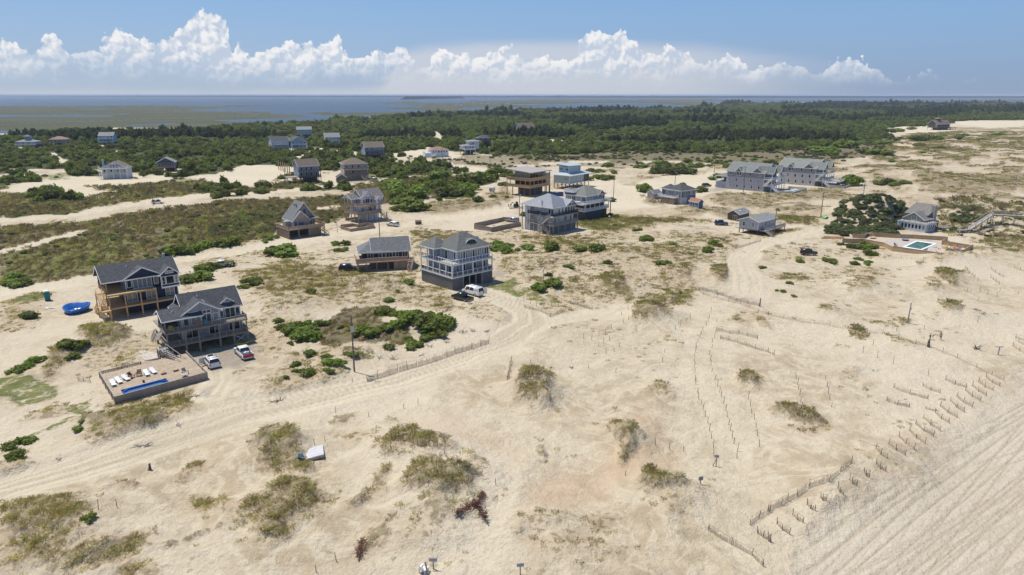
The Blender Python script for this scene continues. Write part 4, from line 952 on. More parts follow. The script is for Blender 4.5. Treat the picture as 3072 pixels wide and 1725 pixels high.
# ---- low brown shingle house
def shingle_house():
    H = House('beach_house', 'low dark brown shingled house with grey hipped roof and a tan deck along its front', 'c', 345, 770, 16)
    S = mat('dark_brown_shingles', (.060, .048, .040), .9, .2, 4, lap=.2, bump=.5); D_ = TANWOOD; fl = 2.6
    H.posts([(x, .15) for x in (.15, 2.2, 5, 8, 11, 13.4)] + [(x, 7) for x in (.2, 4, 8, 12)], -.4, fl - .25, .22); H.b('wall', 3.6, 13, 2.6, 8, -.3, fl - .26, DARKWOOD); H.b('lattice', 9.6, 13.2, .35, .5, .05, fl - .27, TANWOOD)
    H.deck(-.4, 13.6, 0, 9.0, fl, D_); H.wall(1.6, 14.0, 2.0, 9.2, fl + .003, 5.2, S, None)
    H.gable(4.4, 14.0, 2.0, 9.2, 5.2, 8.0, 'x', GREYSH, S, .6, noends='L'); H.hip(.6, 8.4, 1.7, 9.5, 4.98, 7.75, GREYSH, .3, name='roof')
    for a, w, k in ((3.6, 1.3, 2), (6.2, .6, 1), (7.2, .6, 1), (8.6, 1.5, 2), (9.9, .55, 1), (10.8, .6, 1), (12.9, 1.3, 2)): H.win('F', 2.0, a, fl + .75 if w < .7 else fl + .5, w, 1.5, k)
    H.rail([(-.3, 8.9), (-.3, .1), (13.5, .1)], fl, D_, solid=True); H.rail([(2.5, .9), (11, .9)], fl, D_, .9); H.stairs((13.4, -2.2, .0), (14.6, .3, fl), 1.1, D_); H.deck(13.62, 15.2, .2, 2.6, fl, D_); H.posts([(15.1, .3), (15.1, 2.4)], -.3, fl - .25, .2)
    H.b('hot_tub', .2, 2.2, .4, 1.9, fl + .01, fl + .75, mat('tub_cover', (.10, .11, .12), .6), bevel=.08)
# ---- grey-blue house with hipped roof and an eyebrow window
def hip_house():
    H = House('beach_house', 'pale blue hip-roofed house with white balconies above a dark board ground storey and eyebrow window', 'c', 1645, 1020, 42.5); H.root.scale = (1, 1, 1.06)
    S = siding('pale_blue_siding', (.345, .37, .42)); BASE = mat('grey_board_base', (.155, .145, .135), .85, .25, 3, vert=.15, bump=.6); f1, f2, ev = 3.0, 6.0, 8.8; RF = shingle('grey_green_shingle', (.125, .130, .122))
    H.b('wall', .1, 3.4, .1, 9.8, -.4, f1 - .3, BASE); H.b('wall', 9.6, 12.9, .1, 9.8, -.4, f1 - .3, BASE); H.b('wall', 3.42, 9.58, 6.0, 9.8, -.4, f1 - .3, BASE)
    H.posts([(3.5, .2), (5.5, .2), (7.5, .2), (9.5, .2)], -.3, f1 - .3, .25, GREYWOOD)
    H.b('wall', .12, 4.5, 9.82, 13.0, -.4, f1 - .3, BASE)
    H.deck(0, 13, 0, 13.2, f1, WHITE, .3); H.deck(0, 13, 0, 10, f2, WHITE, .3); H.deck(.0, 4.6, 10.02, 13.2, f2, WHITE, .3)
    H.wall(1.7, 12.9, 1.7, 9.9, f1 + .003, f2 - .31, S); H.wall(2.6, 12.9, 1.3, 9.9, f2 + .003, ev, S)
    H.b('wall', 1.7, 4.5, 10, 12.0, f1 + .003, f2 - .31, S); H.b('wall', 2.6, 4.6, 10, 13.0, f2 + .003, ev, S)
    H.posts([(x, .15) for x in (.15, 3.4, 6.6, 9.8, 12.85)] + [(.15, y) for y in (2.6, 5.2, 7.8, 10.4, 13.0)], f1, f2 - .3, .24, WHITE); H.posts([(.15, 7.6), (.15, 10.2), (.15, 13.0), (2.5, 7.6)], f2, ev - .1, .22, WHITE)
    q = H.rail([(.12, 13.1), (.12, .12), (12.9, .12), (12.9, 1.6)], f1, WHITE, 1.0, 1.6, 0); H.rail([(.12, 13.1), (.12, .12), (12.9, .12), (12.9, 1.2)], f2, WHITE, 1.0, 1.1, 0)
    q = MB(); q.box(.10, .12, .2, 13, f1 + .12, f1 + .95); q.box(.2, 12.8, .10, .12, f1 + .12, f1 + .95); q.build('screen_panel', glass('blue_screen', (.05, .06, .09), .3), H.root)
    H.hip(2.6, 12.9, 1.3, 9.9, ev, 12.0, RF, .6); H.hip(.1, 5.2, 7.0, 13.1, ev - .02, 10.9, RF, .35)
    for a in (4.0, 4.8, 5.6, 7.0, 7.8, 8.6, 9.4, 10.8, 11.6, 12.3): H.win('F', 1.3, a, f2 + .65, .55, 1.6)
    for a in (2.2, 3.2): H.win('L', 2.6, a, f2 + .6, .6, 1.6)
    H.win('L', 2.6, 5.6, f2 + .08, .9, 2.1)
    for a in (3.0, 5.0, 8.4, 11.4): H.win('F', 1.7, a, f1 + (.08 if a in (5.0, 11.4) else .8), .85, 2.05 if a in (5.0, 11.4) else 1.3)
    for a in (3, 5, 7.5): H.win('L', 1.7, a, f1 + .6, .8, 1.4)
    # eyebrow window
    n = 14; q = MB(); g = MB(); cx_, y0 = 8.0, 2.6
    arc = [(cx_ - 1.7 * math.cos(math.pi * i / n), 9.65 + 1.0 * math.sin(math.pi * i / n)) for i in range(n + 1)]
    for (xa, za), (xb, zb) in zip(arc, arc[1:]): q.hexa([(xa, y0 - .25, za), (xb, y0 - .25, zb), (xb, y0 + 2.6, zb), (xa, y0 + 2.6, za), (xa, y0 - .25, za + .14), (xb, y0 - .25, zb + .14), (xb, y0 + 2.6, zb + .14), (xa, y0 + 2.6, za + .14)])
    e = q.build('eyebrow_roof', RF, H.root); q = MB()
    for (xa, za), (xb, zb) in zip(arc, arc[1:]): q.beam((xa, y0 - .28, za + .05), (xb, y0 - .28, zb + .05), .08, .22)
    q.build('eyebrow_trim', WHITE, e); g.prism([(x, y0, z - .02) for x, z in arc], (0, .08, 0)); g.build('pane', GLASS, e)
    H.gable(11.0, 14.0, 6.0, 8.8, 8.7, 9.7, 'x', RF, S, .3)
# ---- chalet
def chalet():
    H = House('beach_house', 'small tan chalet with steep grey gable roof and blue shutters on a raised timber deck', 'd', 490, 1002, 41)
    S = siding('tan_siding', (.36, .29, .235)); SL = siding('grey_side_siding', (.33, .35, .37)); fl = 3.2; ev = 6.0
    BW = mat('brown_deck_boards', (.21, .155, .105), .85, .22, 3, vert=.16, bump=.6)
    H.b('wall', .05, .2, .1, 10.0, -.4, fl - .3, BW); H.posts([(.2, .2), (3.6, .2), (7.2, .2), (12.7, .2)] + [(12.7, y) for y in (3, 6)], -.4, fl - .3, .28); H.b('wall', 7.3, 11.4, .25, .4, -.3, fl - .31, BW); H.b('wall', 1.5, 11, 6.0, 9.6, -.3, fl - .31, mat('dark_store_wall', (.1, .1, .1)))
    H.deck(0, 13, 0, 10.2, fl, TANWOOD, .32); H.rail([(.1, 10), (.1, .1), (12.9, .1), (12.9, 7)], fl, TANWOOD, .9, solid=True)
    H.wall(2.6, 8.4, 2.0, 9.4, fl + .003, ev, S); H.wall(6.0, 11.0, 3.4, 9.4, fl + .004, ev + .1, S, None)
    H.gable(2.6, 8.4, 2.0, 9.4, ev - .3, 8.6, 'y', GREYSH, S, .35); H.gable(2.6, 11.0, 3.4, 9.4, ev - .1, 11.2, 'y', GREYSH, S, .4, mid=7.4)
    H.b('wall', 2.56, 2.64, 2.1, 9.3, fl + .01, ev - .3, SL)
    BL = mat('blue_shutter', (.03, .12, .24), .6, .1)
    H.b('shutter', 4.6, 6.3, 1.93, 1.995, fl + .25, fl + 1.7, BL); H.b('shutter', 7.2, 8.0, 3.28, 3.375, 7.4, 8.9, BL); H.win('F', 3.4, 9.4, fl + .08, 1.2, 2.0, 2); H.b('porch_roof', 8.3, 12.0, .9, 3.5, ev - .2, ev - .05, GREYSH); H.posts([(11.9, 1.0), (8.6, 1.0)], fl, ev - .2, .15)
    H.b('outdoor_shower', .9, 2.4, 4.2, 6.4, fl + .003, fl + 2.1, GREYWOOD); H.stairs((13.4, -1.8, 0), (10.6, -.7, fl * .8), 1.1, TANWOOD); H.b('roof_vent', 5.6, 5.8, 5.0, 5.2, 9.5, 10.0, BLACKM)
    for k in range(3): H.b('roof_vent', 6.0, 6.2, 6.0 + k, 6.2 + k, 9.75, 10.35, BLACKM)
    H.b('door', 3.1, 3.9, 1.94, 1.995, fl + .01, fl + 2.0, BL)
# ---- tall white house on stilts
def stilt_white():
    H = House('beach_house', 'white gabled house standing high on timber stilts with two wraparound decks', 'd', 1655, 738, 44)
    S = siding('white_siding', (.66, .67, .70)); RF = shingle('taupe_shingle', (.17, .155, .15)); lo, up, ev = 3.4, 6.4, 9.0
    H.posts([(x, .2) for x in (.2, 2.4, 4.6, 7)] + [(.2, y) for y in (2.5, 5, 7.5)] + [(x, 9) for x in (.2, 4, 8, 12)] + [(12.6, .2), (12.6, 4)], -.4, lo - .3, .26); H.b('wall', 5.6, 10.5, 3, 9, -.3, lo - .31, S)
    H.deck(0, 10, 0, 9.6, lo, TANWOOD); H.deck(0, 12.8, 0, 9.6, up, TANWOOD); H.rail([(.1, 9.4), (.1, .1), (9.9, .1)], lo, TANWOOD, .95, solid=True); H.rail([(.1, 9.4), (.1, .1), (8.2, .1)], up, TANWOOD, .95, solid=True); H.rail([(9.6, .1), (12.7, .1), (12.7, 3)], up, TANWOOD, .95, solid=True)
    H.wall(2.2, 10.4, 2.2, 9.2, lo + .003, up - .29, S); H.wall(3.2, 12.4, 2.2, 9.2, up + .003, ev, S); H.wall(8.4, 10.6, .4, 2.3, lo + .003, ev - .6, S)
    H.posts([(.2, y) for y in (.2, 3, 6)] + [(5, .2)], lo, up - .28, .2); H.posts([(.2, 4.5), (.2, 7), (.2, 9), (3, 4.5)], up, ev - .3, .18, WHITE)
    H.gable(.1, 4.0, 4.2, 9.2, ev - .25, 10.2, 'x', RF, WHITE, .4, noends='R'); H.gable(3.2, 8.4, 2.2, 8.6, ev, 11.2, 'y', RF, S, .4); H.gable(3.6, 12.4, 2.4, 9.2, ev, 11.7, 'x', RF, S, .4); H.gable(8.4, 10.6, .4, 3, ev - .6, 9.3, 'y', RF, S, .3)
    H.win('F', 2.2, 4.2, up + .5, .6, 1.4); H.win('F', 2.2, 5.8, up + .08, 1.7, 2.1, 2); H.win('F', 2.2, 7.4, up + .5, .6, 1.4); H.win('F', .4, 9.5, up + .9, .6, .8); H.win('F', 2.2, 11.4, up + .08, 1.4, 2.1, 2)
    for a in (3.2, 4.4, 5.6): H.win('L', 3.2, a, up + .6, .6, 1.4)
    H.win('F', 2.2, 3.4, lo + .5, .9, 1.4); H.win('F', 2.2, 6.6, lo + .1, 1.4, 2.0, 2); H.win('F', .4, 9.5, lo + .2, 1.0, 2.4); H.stairs((11.2, -4.2, 0), (9.6, -.1, lo), 1.3, TANWOOD)
    H.b('wall', .05, 12.5, 9.3, 9.5, -.2, .9, TANWOOD, None)
# ---- white house with standing-seam metal roof
def metal_roof():
    H = House('beach_house', 'white three-level house with ribbed grey metal hip roof and outside timber stairs', 'e', 1455, 1198, 47)
    S = siding('bright_white_siding', (.74, .75, .77)); RF = mat('ribbed_metal_roof', (.19, .205, .235), .6, .10, 1, vert=.45, metal=.1, bump=1.0); f1, f2, ev = 3.0, 6.1, 9.0; D_ = GREYWOOD
    H.b('wall', .3, 13.6, 1.0, 11, -.4, f1 - .3, mat('grey_store_board', (.20, .19, .18), .85, .2, 3, lap=.16)); H.deck(0, 13.8, 0, 12, f1, D_); H.deck(0, 13.8, 0, 12, f2, D_)
    H.posts([(x, .2) for x in (.2, 3, 6.5, 10, 13.6)] + [(.2, y) for y in (3, 6, 9, 11.8)], -.4, f1 - .28, .26, D_); H.posts([(x, .2) for x in (.2, 3, 6.5, 10, 13.6)] + [(.2, y) for y in (3, 6, 9, 11.8)], f1, f2 - .28, .22, D_)
    H.posts([(.2, 5.8), (.2, 9), (.2, 11.8), (.2, 14.5), (2.5, 14.5)], f2, ev - .2, .2, D_); H.posts([(.2, 14.5), (2.5, 14.5), (.2, 13)], -.3, f2, .24, D_)
    H.wall(2.2, 13.4, 2.0, 11.6, f1 + .003, f2 - .29, S); H.wall(2.2, 13.4, 1.2, 11.6, f2 + .003, ev, S); H.wall(.3, 2.18, 11.0, 13.2, -.4, ev - .2, S); H.wall(2.2, 8, 11.62, 15.0, f2 + .003, ev - .01, S)
    H.rail([(.1, 11.9), (.1, .1), (13.7, .1), (13.7, 1.9)], f1, D_); H.rail([(.1, 11.9), (.1, .1), (13.7, .1), (13.7, 1.1)], f2, BLACKM, 1.0, 1.8, .12)
    H.hip(.6, 13.4, .9, 15.0, ev, 12.6, RF, .7); H.hip(-.2, 4.6, 5.2, 10.6, ev + .03, 10.9, RF, .3); H.gable(7.2, 13.0, .6, 5, ev + .02, 10.9, 'y', RF, S, .5)
    for a in (8.2, 9.7, 11.2, 12.6): H.win('F', 1.2, a, f2 + .08, 1.05, 2.2); H.win('F', .6, min(a, 11.6) if a != 12.6 else 12.2, ev + .15, .8, .5)
    for a in (4.4, 6.2): H.win('F', 1.2, a, f2 + .5, .7, 1.5)
    for a in (2.4, 3.6): H.win('L', 2.2, a, f2 + .5, .8, 1.5)
    for a in (3.2, 9, 12): H.win('F', 2.0, a, f1 + .08, .9, 2.05)
    for a in (5, 8): H.win('L', 2.2, a, f1 + .6, .9, 1.4)
    H.stairs((-1.0, .6, 0), (-1.0, 4.6, f1), 1.1, D_); H.stairs((-1.0, 4.8, f1), (-1.0, 1.0, f2), 1.1, D_); H.posts([(-1.5, .4), (-1.5, 4.8)], -.3, f2 + .8, .2, D_); H.deck(-1.6, -.02, 4.4, 5.6, f1, D_); H.deck(-1.6, -.02, -.4, 1.0, f2, D_)
    H.b('slab', -2.8, 0, 6.5, 15.5, -.25, .12, CONCRETE); H.b('picnic_table_top', .8, 2.0, 7.5, 9.3, f2 + .7, f2 + .78, BLACKM)
    q = MB()
    for k in range(8): q.box(.02, .1, 5.0, 7.2, f1 + .4 + k * .28, f1 + .5 + k * .28); q.box(.02, .1, 5.0, 7.2, .4 + k * .3, .5 + k * .3)
    q.build('louvre_screen', WHITE, H.root)
# ---- grey house with white roof deck
def roof_deck():
    H = House('beach_house', 'grey hip-roofed house with white wraparound balconies and a small roof deck', 'e', 1995, 962, 47)
    S = siding('slate_siding', (.30, .36, .41)); DK = mat('dark_board_base', (.075, .07, .072), .85, .25, 3, vert=.2, bump=.6); RF = shingle('olive_grey_shingle', (.16, .165, .145)); f1, f2, ev = 3.5, 6.3, 8.9
    H.b('wall', .3, 14.2, .4, 12.6, -.4, f1 - .3, DK); H.deck(-.2, 15.2, 0, 13, f1, WHITE, .3); H.deck(-2.4, 16.0, -.6, 14.5, f2, WHITE, .3); H.wall(1.4, 14.0, 1.6, 12.4, f1 + .003, f2 - .31, mat('dark_screen_wall', (.03, .032, .036), .4), WHITE); H.wall(2.2, 14.2, 1.6, 11.6, f2 + .003, ev, S)
    H.rail([(-.1, 12.9), (-.1, .1), (15.1, .1), (15.1, 3)], f1, WHITE, 1, 1.8, .13); H.rail([(-2.3, 14.4), (-2.3, .4), (-1.2, -.5), (15.9, -.5), (15.9, 3)], f2, WHITE, 1, 1.8, .13)
    H.posts([(x, .2) for x in (.2, 3, 6, 9, 12, 15)], f1, f2 - .3, .2, WHITE); H.posts([(15.7, -.3), (15.7, 3)], -.4, f2 - .3, .25, WOOD)
    H.hip(2.2, 14.2, 1.6, 11.6, ev, 12.1, RF, .6); H.gable(9.0, 13.0, 1.0, 5, ev, 10.4, 'y', RF, S, .4)
    H.deck(1.4, 5.2, 7.0, 11.8, 9.9, WHITE, .2); H.rail([(1.5, 11.7), (1.5, 7.1), (5.1, 7.1), (5.1, 11.7), (1.5, 11.7)], 9.9, WHITE, 1, 1.6, .14); H.b('wall', 1.6, 5.0, 7.2, 11.6, ev, 9.7, DK)
    for a in (9.8, 10.6, 11.4, 12.2): H.win('F', 1.0 if False else 1.6, a, f2 + .08, .6, 2.1)
    H.win('F', 1.6, 5.2, f2 + .08, 1.6, 2.1, 2); H.win('F', 1.6, 13.4, f2 + .3, .8, 1.8); H.win('F', 1.0, 11, ev + .2, 2.2, .6, 3)
    for a in (2.6, 5, 7.5, 9.6): H.win('L', 2.2, a, f2 + .5, 1.7, 1.5, 2)
    H.b('hot_tub', -1.8, .2, 2.5, 4.5, f2 + .01, f2 + .7, WHITE, bevel=.1)
# ---- raw pine house with mono-pitch roof
def pine_house():
    H = House('beach_house', 'boxy tan house with flat sloping roof wrapped in bright new pine decks', 'e', 1065, 572, 51)
    S = siding('sand_siding', (.40, .31, .24)); f1, f2, ev = 4.6, 7.8, 11.0
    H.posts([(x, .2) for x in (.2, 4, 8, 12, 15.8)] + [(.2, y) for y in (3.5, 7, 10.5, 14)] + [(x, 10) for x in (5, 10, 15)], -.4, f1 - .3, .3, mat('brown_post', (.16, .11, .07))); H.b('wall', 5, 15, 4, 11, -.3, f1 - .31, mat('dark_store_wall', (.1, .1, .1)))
    H.deck(0, 16, 0, 14.3, f1, NEWWOOD, .5); H.deck(0, 16, 0, 14.3, f2, NEWWOOD, .5); H.rail([(.1, 14.2), (.1, .1), (15.9, .1)], f1, NEWWOOD, 1.0, solid=True); H.rail([(.1, 14.2), (.1, .1), (15.9, .1)], f2, NEWWOOD, 1.1, solid=True)
    H.wall(2.6, 15.8, 2.6, 11.0, f1 + .003, f2 - .51, mat('brown_screen', (.085, .05, .035)), None); H.posts([(x, .2) for x in (.2, 3.3, 6.5, 9.6, 12.8, 15.8)] + [(.2, y) for y in (3, 6, 9, 12, 14)], f1, f2 - .5, .22, NEWWOOD)
    H.wall(2.6, 15.6, 2.6, 11.4, f2 + .003, ev, S, None); H.posts([(.3, .3), (.3, 13.8), (15.6, .3)], f2, ev + .1, .22, mat('brown_post', (.16, .11, .07)))
    MB().hexa([(-.4, -.6, ev + .05), (16.4, -.6, ev + .05), (16.4, 14.6, ev + 1.1), (-.4, 14.6, ev + 1.1), (-.4, -.6, ev + .4), (16.4, -.6, ev + .4), (16.4, 14.6, ev + 1.45), (-.4, 14.6, ev + 1.45)]).build('roof', mat('tan_roof_sheet', (.34, .31, .28)), H.root)
    for a in (4.6, 8.2): H.win('L', 2.6, a, f2 + .1, .9, 2.1)
    for a in (4.4, 6.4, 8.4, 10.4, 12.6): H.win('F', 2.6, a, f2 + .3, 1.3, 2.0, 1, DARKWOOD)
    H.win('L', 2.6, 10.4, f2 + 1.2, .7, .7)
    H.b('wall', 16.02, 20.5, 3.5, 11, f1, f2 + 1.6, S); H.posts([(20.2, 3.8), (18, 3.8), (20.2, 10)], -.4, f1, .28, mat('brown_post', (.16, .11, .07))); H.b('roof', 15.9, 20.9, 3.2, 11.3, f2 + 1.6, f2 + 1.85, mat('tan_roof_sheet', (.34, .31, .28)))
    for a in (17, 18.2, 19.4): H.win('F', 3.5, a, f2 - 1.4, .6, 1.2)
def two_tier():
    H = House('beach_house', 'pale blue house in two stacked tiers with white metal roofs on stilts', 'e', 1735, 440, 51)
    S = siding('sky_blue_siding', (.36, .45, .50)); RF = mat('pale_metal_roof', (.36, .42, .44), .5, .06); f1 = 3.0
    H.posts([(x, y) for x in (.3, 3.5, 7, 10.5, 14) for y in (.3, 5, 10)], -.4, f1 - .3, .3, DARKWOOD); q = MB()
    for x in (.3, 3.5, 7, 10.5): q.beam((x, .3, .2), (x + 3.2, .3, f1 - .4), .1, .18); q.beam((x + 3.2, .42, .2), (x, .42, f1 - .4), .1, .18)
    for y in (.3, 5): q.beam((.3, y, .2), (.3, y + 4.7, f1 - .4), .1, .18); q.beam((.42, y + 4.7, .2), (.42, y, f1 - .4), .1, .18)
    q.build('cross_brace', WOOD, H.root); H.deck(0, 18, 0, 10.4, f1, WHITE, .3); H.wall(.1, 12.5, .3, 10.2, f1 + .003, 7.0, S); H.b('screened_porch', 12.55, 17.6, .5, 9.8, f1, 7.0, mat('dark_screen_wall', (.03, .032, .036), .4)); H.posts([(17.7, .4), (17.7, 10)], -.3, 7.0, .22, WOOD)
    H.hip(-1.2, 19, -.9, 11.4, 7.0, 8.4, RF, .3, inset=4.2); H.wall(2.0, 12.8, 2.4, 8.4, 7.6, 11.0, S); MB().hexa([(1.2, 1.6, 11.3), (14.6, 1.6, 11.0), (14.6, 9.4, 11.0), (1.2, 9.4, 11.3), (1.2, 1.6, 11.5), (14.6, 1.6, 11.2), (14.6, 9.4, 11.9), (1.2, 9.4, 12.2)]).build('roof', RF, H.root)
    for a in (3.6, 4.6, 8.0, 9.0): H.win('L', 2.0, a * .8, 9.4, .45, .45, 1, BLACKM)
    for a in (2.0, 3.2, 7.6): H.win('L', .1, a, 4.2, .6, 1.7)
    for a in (8, 9.2): H.win('F', .3, a, 4.2, .7, 1.6)
    H.win('F', 2.4, 11.6, 8.6, 1.4, 2.0, 2)
def blue_hip():
    H = House('beach_house', 'slate blue house with charcoal hip roof, pale ground storey and front deck', 'g', 520, 566, 36, dx=0)
    S = siding('slate_blue_siding', (.12, .165, .23)); G = siding('pale_grey_siding', (.47, .45, .43)); f1, ev = 3.0, 6.0
    H.b('wall', 0, 9.6, 0, 8.6, -.3, f1, G); H.wall(0, 9.7, 0.02, 8.7, f1 + .003, ev, S); H.b('wall', 4, 9.72, -.03, .0, .1, f1, S)
    H.hip(0, 9.7, 0, 8.7, ev, 8.4, CHAR, .6); H.hip(1.5, 7.0, 7.5, 12.5, ev - .2, 7.7, CHAR, .4); H.b('wall', 1.6, 6.9, 8.75, 12.4, -.3, ev - .2, S)
    for a in (2.4, 3.6, 5.6, 6.8, 8.2): H.win('F', .02, a, f1 + .9, .8, 1.5)
    for a in (1.2, 2.2, 3.4, 4.6, 5.7, 6.8, 7.8): H.win('L', 0, a, f1 + 1.1, .6, 1.3)
    H.win('F', .0, 8.6, .8, .7, 1.0); H.deck(-3.2, -.02, 1.0, 10.5, f1 - .1, GREYWOOD); H.rail([(-.1, 1.1), (-3.1, 1.1), (-3.1, 10.4), (-.1, 10.4)], f1 - .1, WHITE, 1, 1.8, .15); H.posts([(-3, 1.2), (-3, 5), (-3, 10)], -.3, f1 - .38, .25); H.b('wall', -2.6, -.1, 2, 9, -.3, 2.2, TANWOOD); H.stairs((-4.5, 14.2, 0), (-2.4, 10.5, f1 - .1), 1.1, GREYWOOD)
    S2 = House('garden_shed', 'low grey shed behind the slate blue house', 'g', 225, 500, 36, 'shed'); S2.b('wall', 0, 5, 0, 4, -.2, 2.3, G); S2.gable(0, 5, 0, 4, 2.3, 3.6, 'x', GREYSH, G, .3)
    S3 = House('garden_shed', 'small slate blue shed with orange-brown gable roof and pale doors', 'g', 715, 607, 30, 'shed'); S3.wall(0, 2.6, 0, 5.2, -.2, 2.5, S); S3.gable(0, 2.6, 0, 5.2, 2.5, 3.6, 'y', mat('orange_shingle', (.30, .15, .085), .85), S, .25)
    for a in (1.2, 2.6, 4.0): S3.win('L', 0, a, .4, .9, 1.6, 1, S3 and WHITE, .1, S)
def duplex(name, label, a, b, roof, wl, S2, Wd, Dp):
    """big three-storey house seen from its long left side; its decks face the sea"""
    H = House(name, label, 'g', a, b, 50); f = [0, 3.1, 6.2]; ev = 9.2
    H.wall(0, Wd, 0, Dp, -.3, 6.4, wl); H.wall(0.01, Wd - .01, .01, Dp - .01, 6.403, ev, S2)
    H.gable(0, Wd, 0, Dp, ev, 13.0, 'y', roof, S2, .6)
    H.gable(0, Wd * .6, 1.0, 6, ev - .1, 11.4, 'x', roof, S2, .5, noends='R'); H.gable(-.4, Wd * .6, Dp - 8, Dp - 4.4, ev - .2, 11.0, 'x', roof, S2, .4, noends='R')
    for k in range(3):
        z = .6 + 3.1 * k
        for y in np.linspace(2.2, Dp - 2, 5 if k < 2 else 4): H.win('L', 0, y + (.6 if k == 1 else 0), z + .5, .85, 1.4)
    H.win('L', -.0, Dp - 6.2, 7.2, 2.4, 1.8, 3)
    # sea-side balconies (front)
    for k in (1, 2):
        H.deck(-.6, Wd + 1, -4.2, -.02, f[k], WHITE, .3); H.rail([(-.5, -.1), (-.5, -4.1), (Wd + .9, -4.1)], f[k], WHITE, 1, 1.8, .16)
    H.posts([(x, -4.0) for x in np.linspace(-.4, Wd + .8, 6)], -.3, f[2], .26, WHITE); H.posts([(x, -3.8) for x in np.linspace(0, Wd, 4)], f[2], ev, .22, WHITE)
    for k in range(3):
        for x in np.linspace(2, Wd - 2, 5): H.win('F', 0, x, f[k] + .3, 1.5, 2.1, 2)
    H.gable(1, 6, -3.8, 4, ev, 12.0, 'y', roof, S2, .4); H.gable(Wd - 6, Wd - 1, -3.8, 4, ev, 12.0, 'y', roof, S2, .4)
    H.stairs((-1.4, -8.0, 0), (-1.4, -4.4, f[1]), 1.2, WHITE); H.stairs((-1.4, -1.0, f[1]), (-1.4, -4.0, f[2]), 1.2, WHITE)
    for k in range(8): H.b('skylight', Wd * .25, Wd * .25 + .5, 2 + k * (Dp - 4) / 8, 2.5 + k * (Dp - 4) / 8, ev + 1.75, ev + 2.35, WHITE)
    return H
def duplexes():
    g1 = siding('grey_violet_siding', (.40, .40, .44)); g2 = siding('mid_grey_siding', (.27, .27, .30)); w1 = siding('pale_warm_siding', (.53, .51, .50)); RF = shingle('sage_grey_shingle', (.165, .175, .165))
    H = duplex('beach_house', 'large grey three-storey house with sage roof and white sea-side balconies nearest the planted hedge', 1430, 425, RF, g1, g2, 17, 19)
    H.b('wall', 1, 15, 19.02, 25, -.3, 3.0, g1); H.deck(.8, 15.2, 19.02, 25.2, 3.3, WHITE, .25); H.posts([(1, 25), (1, 22)], 3.3, 6.2, .2, WHITE); H.b('wall', 6, 15, 19.05, 23, 3.3, 6.2, g1); H.hip(.6, 15, 19.3, 25.2, 6.2, 7.2, RF, .2)
    poolyard(H, 18.5, 'concrete_pool', 'turquoise swimming pool in the white fenced yard of the large grey house', True)
    H = duplex('beach_house', 'largest pale grey three-storey house with long sage roof and stacked white balconies', 1995, 362, shingle('sage_shingle_light', (.20, .21, .19)), w1, g2, 18, 19)
    H.deck(2, 14, -12, -5.2, 3.0, WHITE, .3); H.rail([(2.1, -5.3), (2.1, -11.9), (13.9, -11.9), (13.9, -5.3)], 3.0, WHITE, 1, 1.8, .15); H.posts([(2.3, -11.7), (13.7, -11.7), (8, -11.7), (2.3, -5.5)], -.3, 2.7, .3)
    poolyard(H, 20, 'x', '', False)
def poolyard(H, W_, nm, lab, pool):
    FW = mat('pale_vinyl_fence', (.50, .48, .47), .7, .08, 2, vert=.2)
    q = [(-1, -6), (-1, -15), (W_, -15), (W_, -6)]
    for (xa, ya), (xb, yb) in zip(q, q[1:]): MB().beam((xa, ya, .7), (xb, yb, .7), .1, 1.5).build('fence_panel', FW, H.root)
    H.b('pool_deck', -.9, W_ - .1, -14.9, -5.0, -.1, .12, CONCRETE)
    if pool:
        H.b('pool_rim', 1, 12, -13.6, -8.4, .12, .2, WHITE); H.b('pool_water', 1.4, 11.6, -13.2, -8.8, .2, .21, mat('turquoise_water', (.10, .42, .52), .1, .1, 1.2))
        H.b('hot_tub', 13, 15, -12, -10, .12, .8, WHITE, bevel=.1)
def trailer():
    H = House('beach_house', 'single-storey pale grey cottage with low gable roof raised on short stilts', 'g', 1368, 905, 44)
    S = siding('dove_grey_siding', (.48, .49, .52)); f = 1.7; H.posts([(x, y) for x in (.2, 3, 6, 9, 12.8) for y in (.2, 3.5, 6.8)], -.4, f - .2, .22, DARKWOOD); H.b('floor_frame', 0, 13, 0, 7, f - .25, f, DARKWOOD); H.wall(0, 13, 0, 7, f + .003, 4.6, S)
    H.gable(0, 13, 0, 7, 4.6, 5.9, 'x', LTGREY, S, .45); H.win('L', 0, 1.8, f + 1, .8, 1.3, hm=.5); H.win('L', 0, 5.2, f + 1, .8, 1.3, hm=.5)
    for a in (3, 5.5, 8, 10.5): H.win('F', 0, a, f + .9, .8, 1.4)
    H.deck(2.5, 15.5, -2.6, -.02, f, GREYWOOD); H.rail([(2.6, -.1), (2.6, -2.5), (15.4, -2.5), (15.4, 3)], f, GREYWOOD, 1, 1.8, .14); H.deck(13.02, 15.5, 0, 4, f, GREYWOOD); H.posts([(2.7, -2.4), (6, -2.4), (10, -2.4), (15.2, -2.4)], -.3, f - .28, .2); H.stairs((1.4, -5.0, 0), (1.4, -2.0, f), 1.2, GREYWOOD); H.deck(.6, 2.48, -2.2, -.02, f, GREYWOOD)
    S2 = House('garden_shed', 'brown board shed with pale grey gable roof and double doors', 'g', 1162, 748, 46, 'shed'); B = mat('brown_shed_board', (.13, .095, .07), .85, .2, 3, vert=.2)
    S2.b('wall', 0, 8.5, 0, 4.6, -.3, 2.6, B); S2.gable(0, 8.5, 0, 4.6, 2.6, 3.9, 'x', LTGREY, B, .35); S2.win('L', 0, 1.6, 0.1, 1.5, 1.9, 2, WHITE, .08, B); S2.b('skylight', 2.5, 3.3, .9, 1.6, 3.2, 3.6, WHITE)
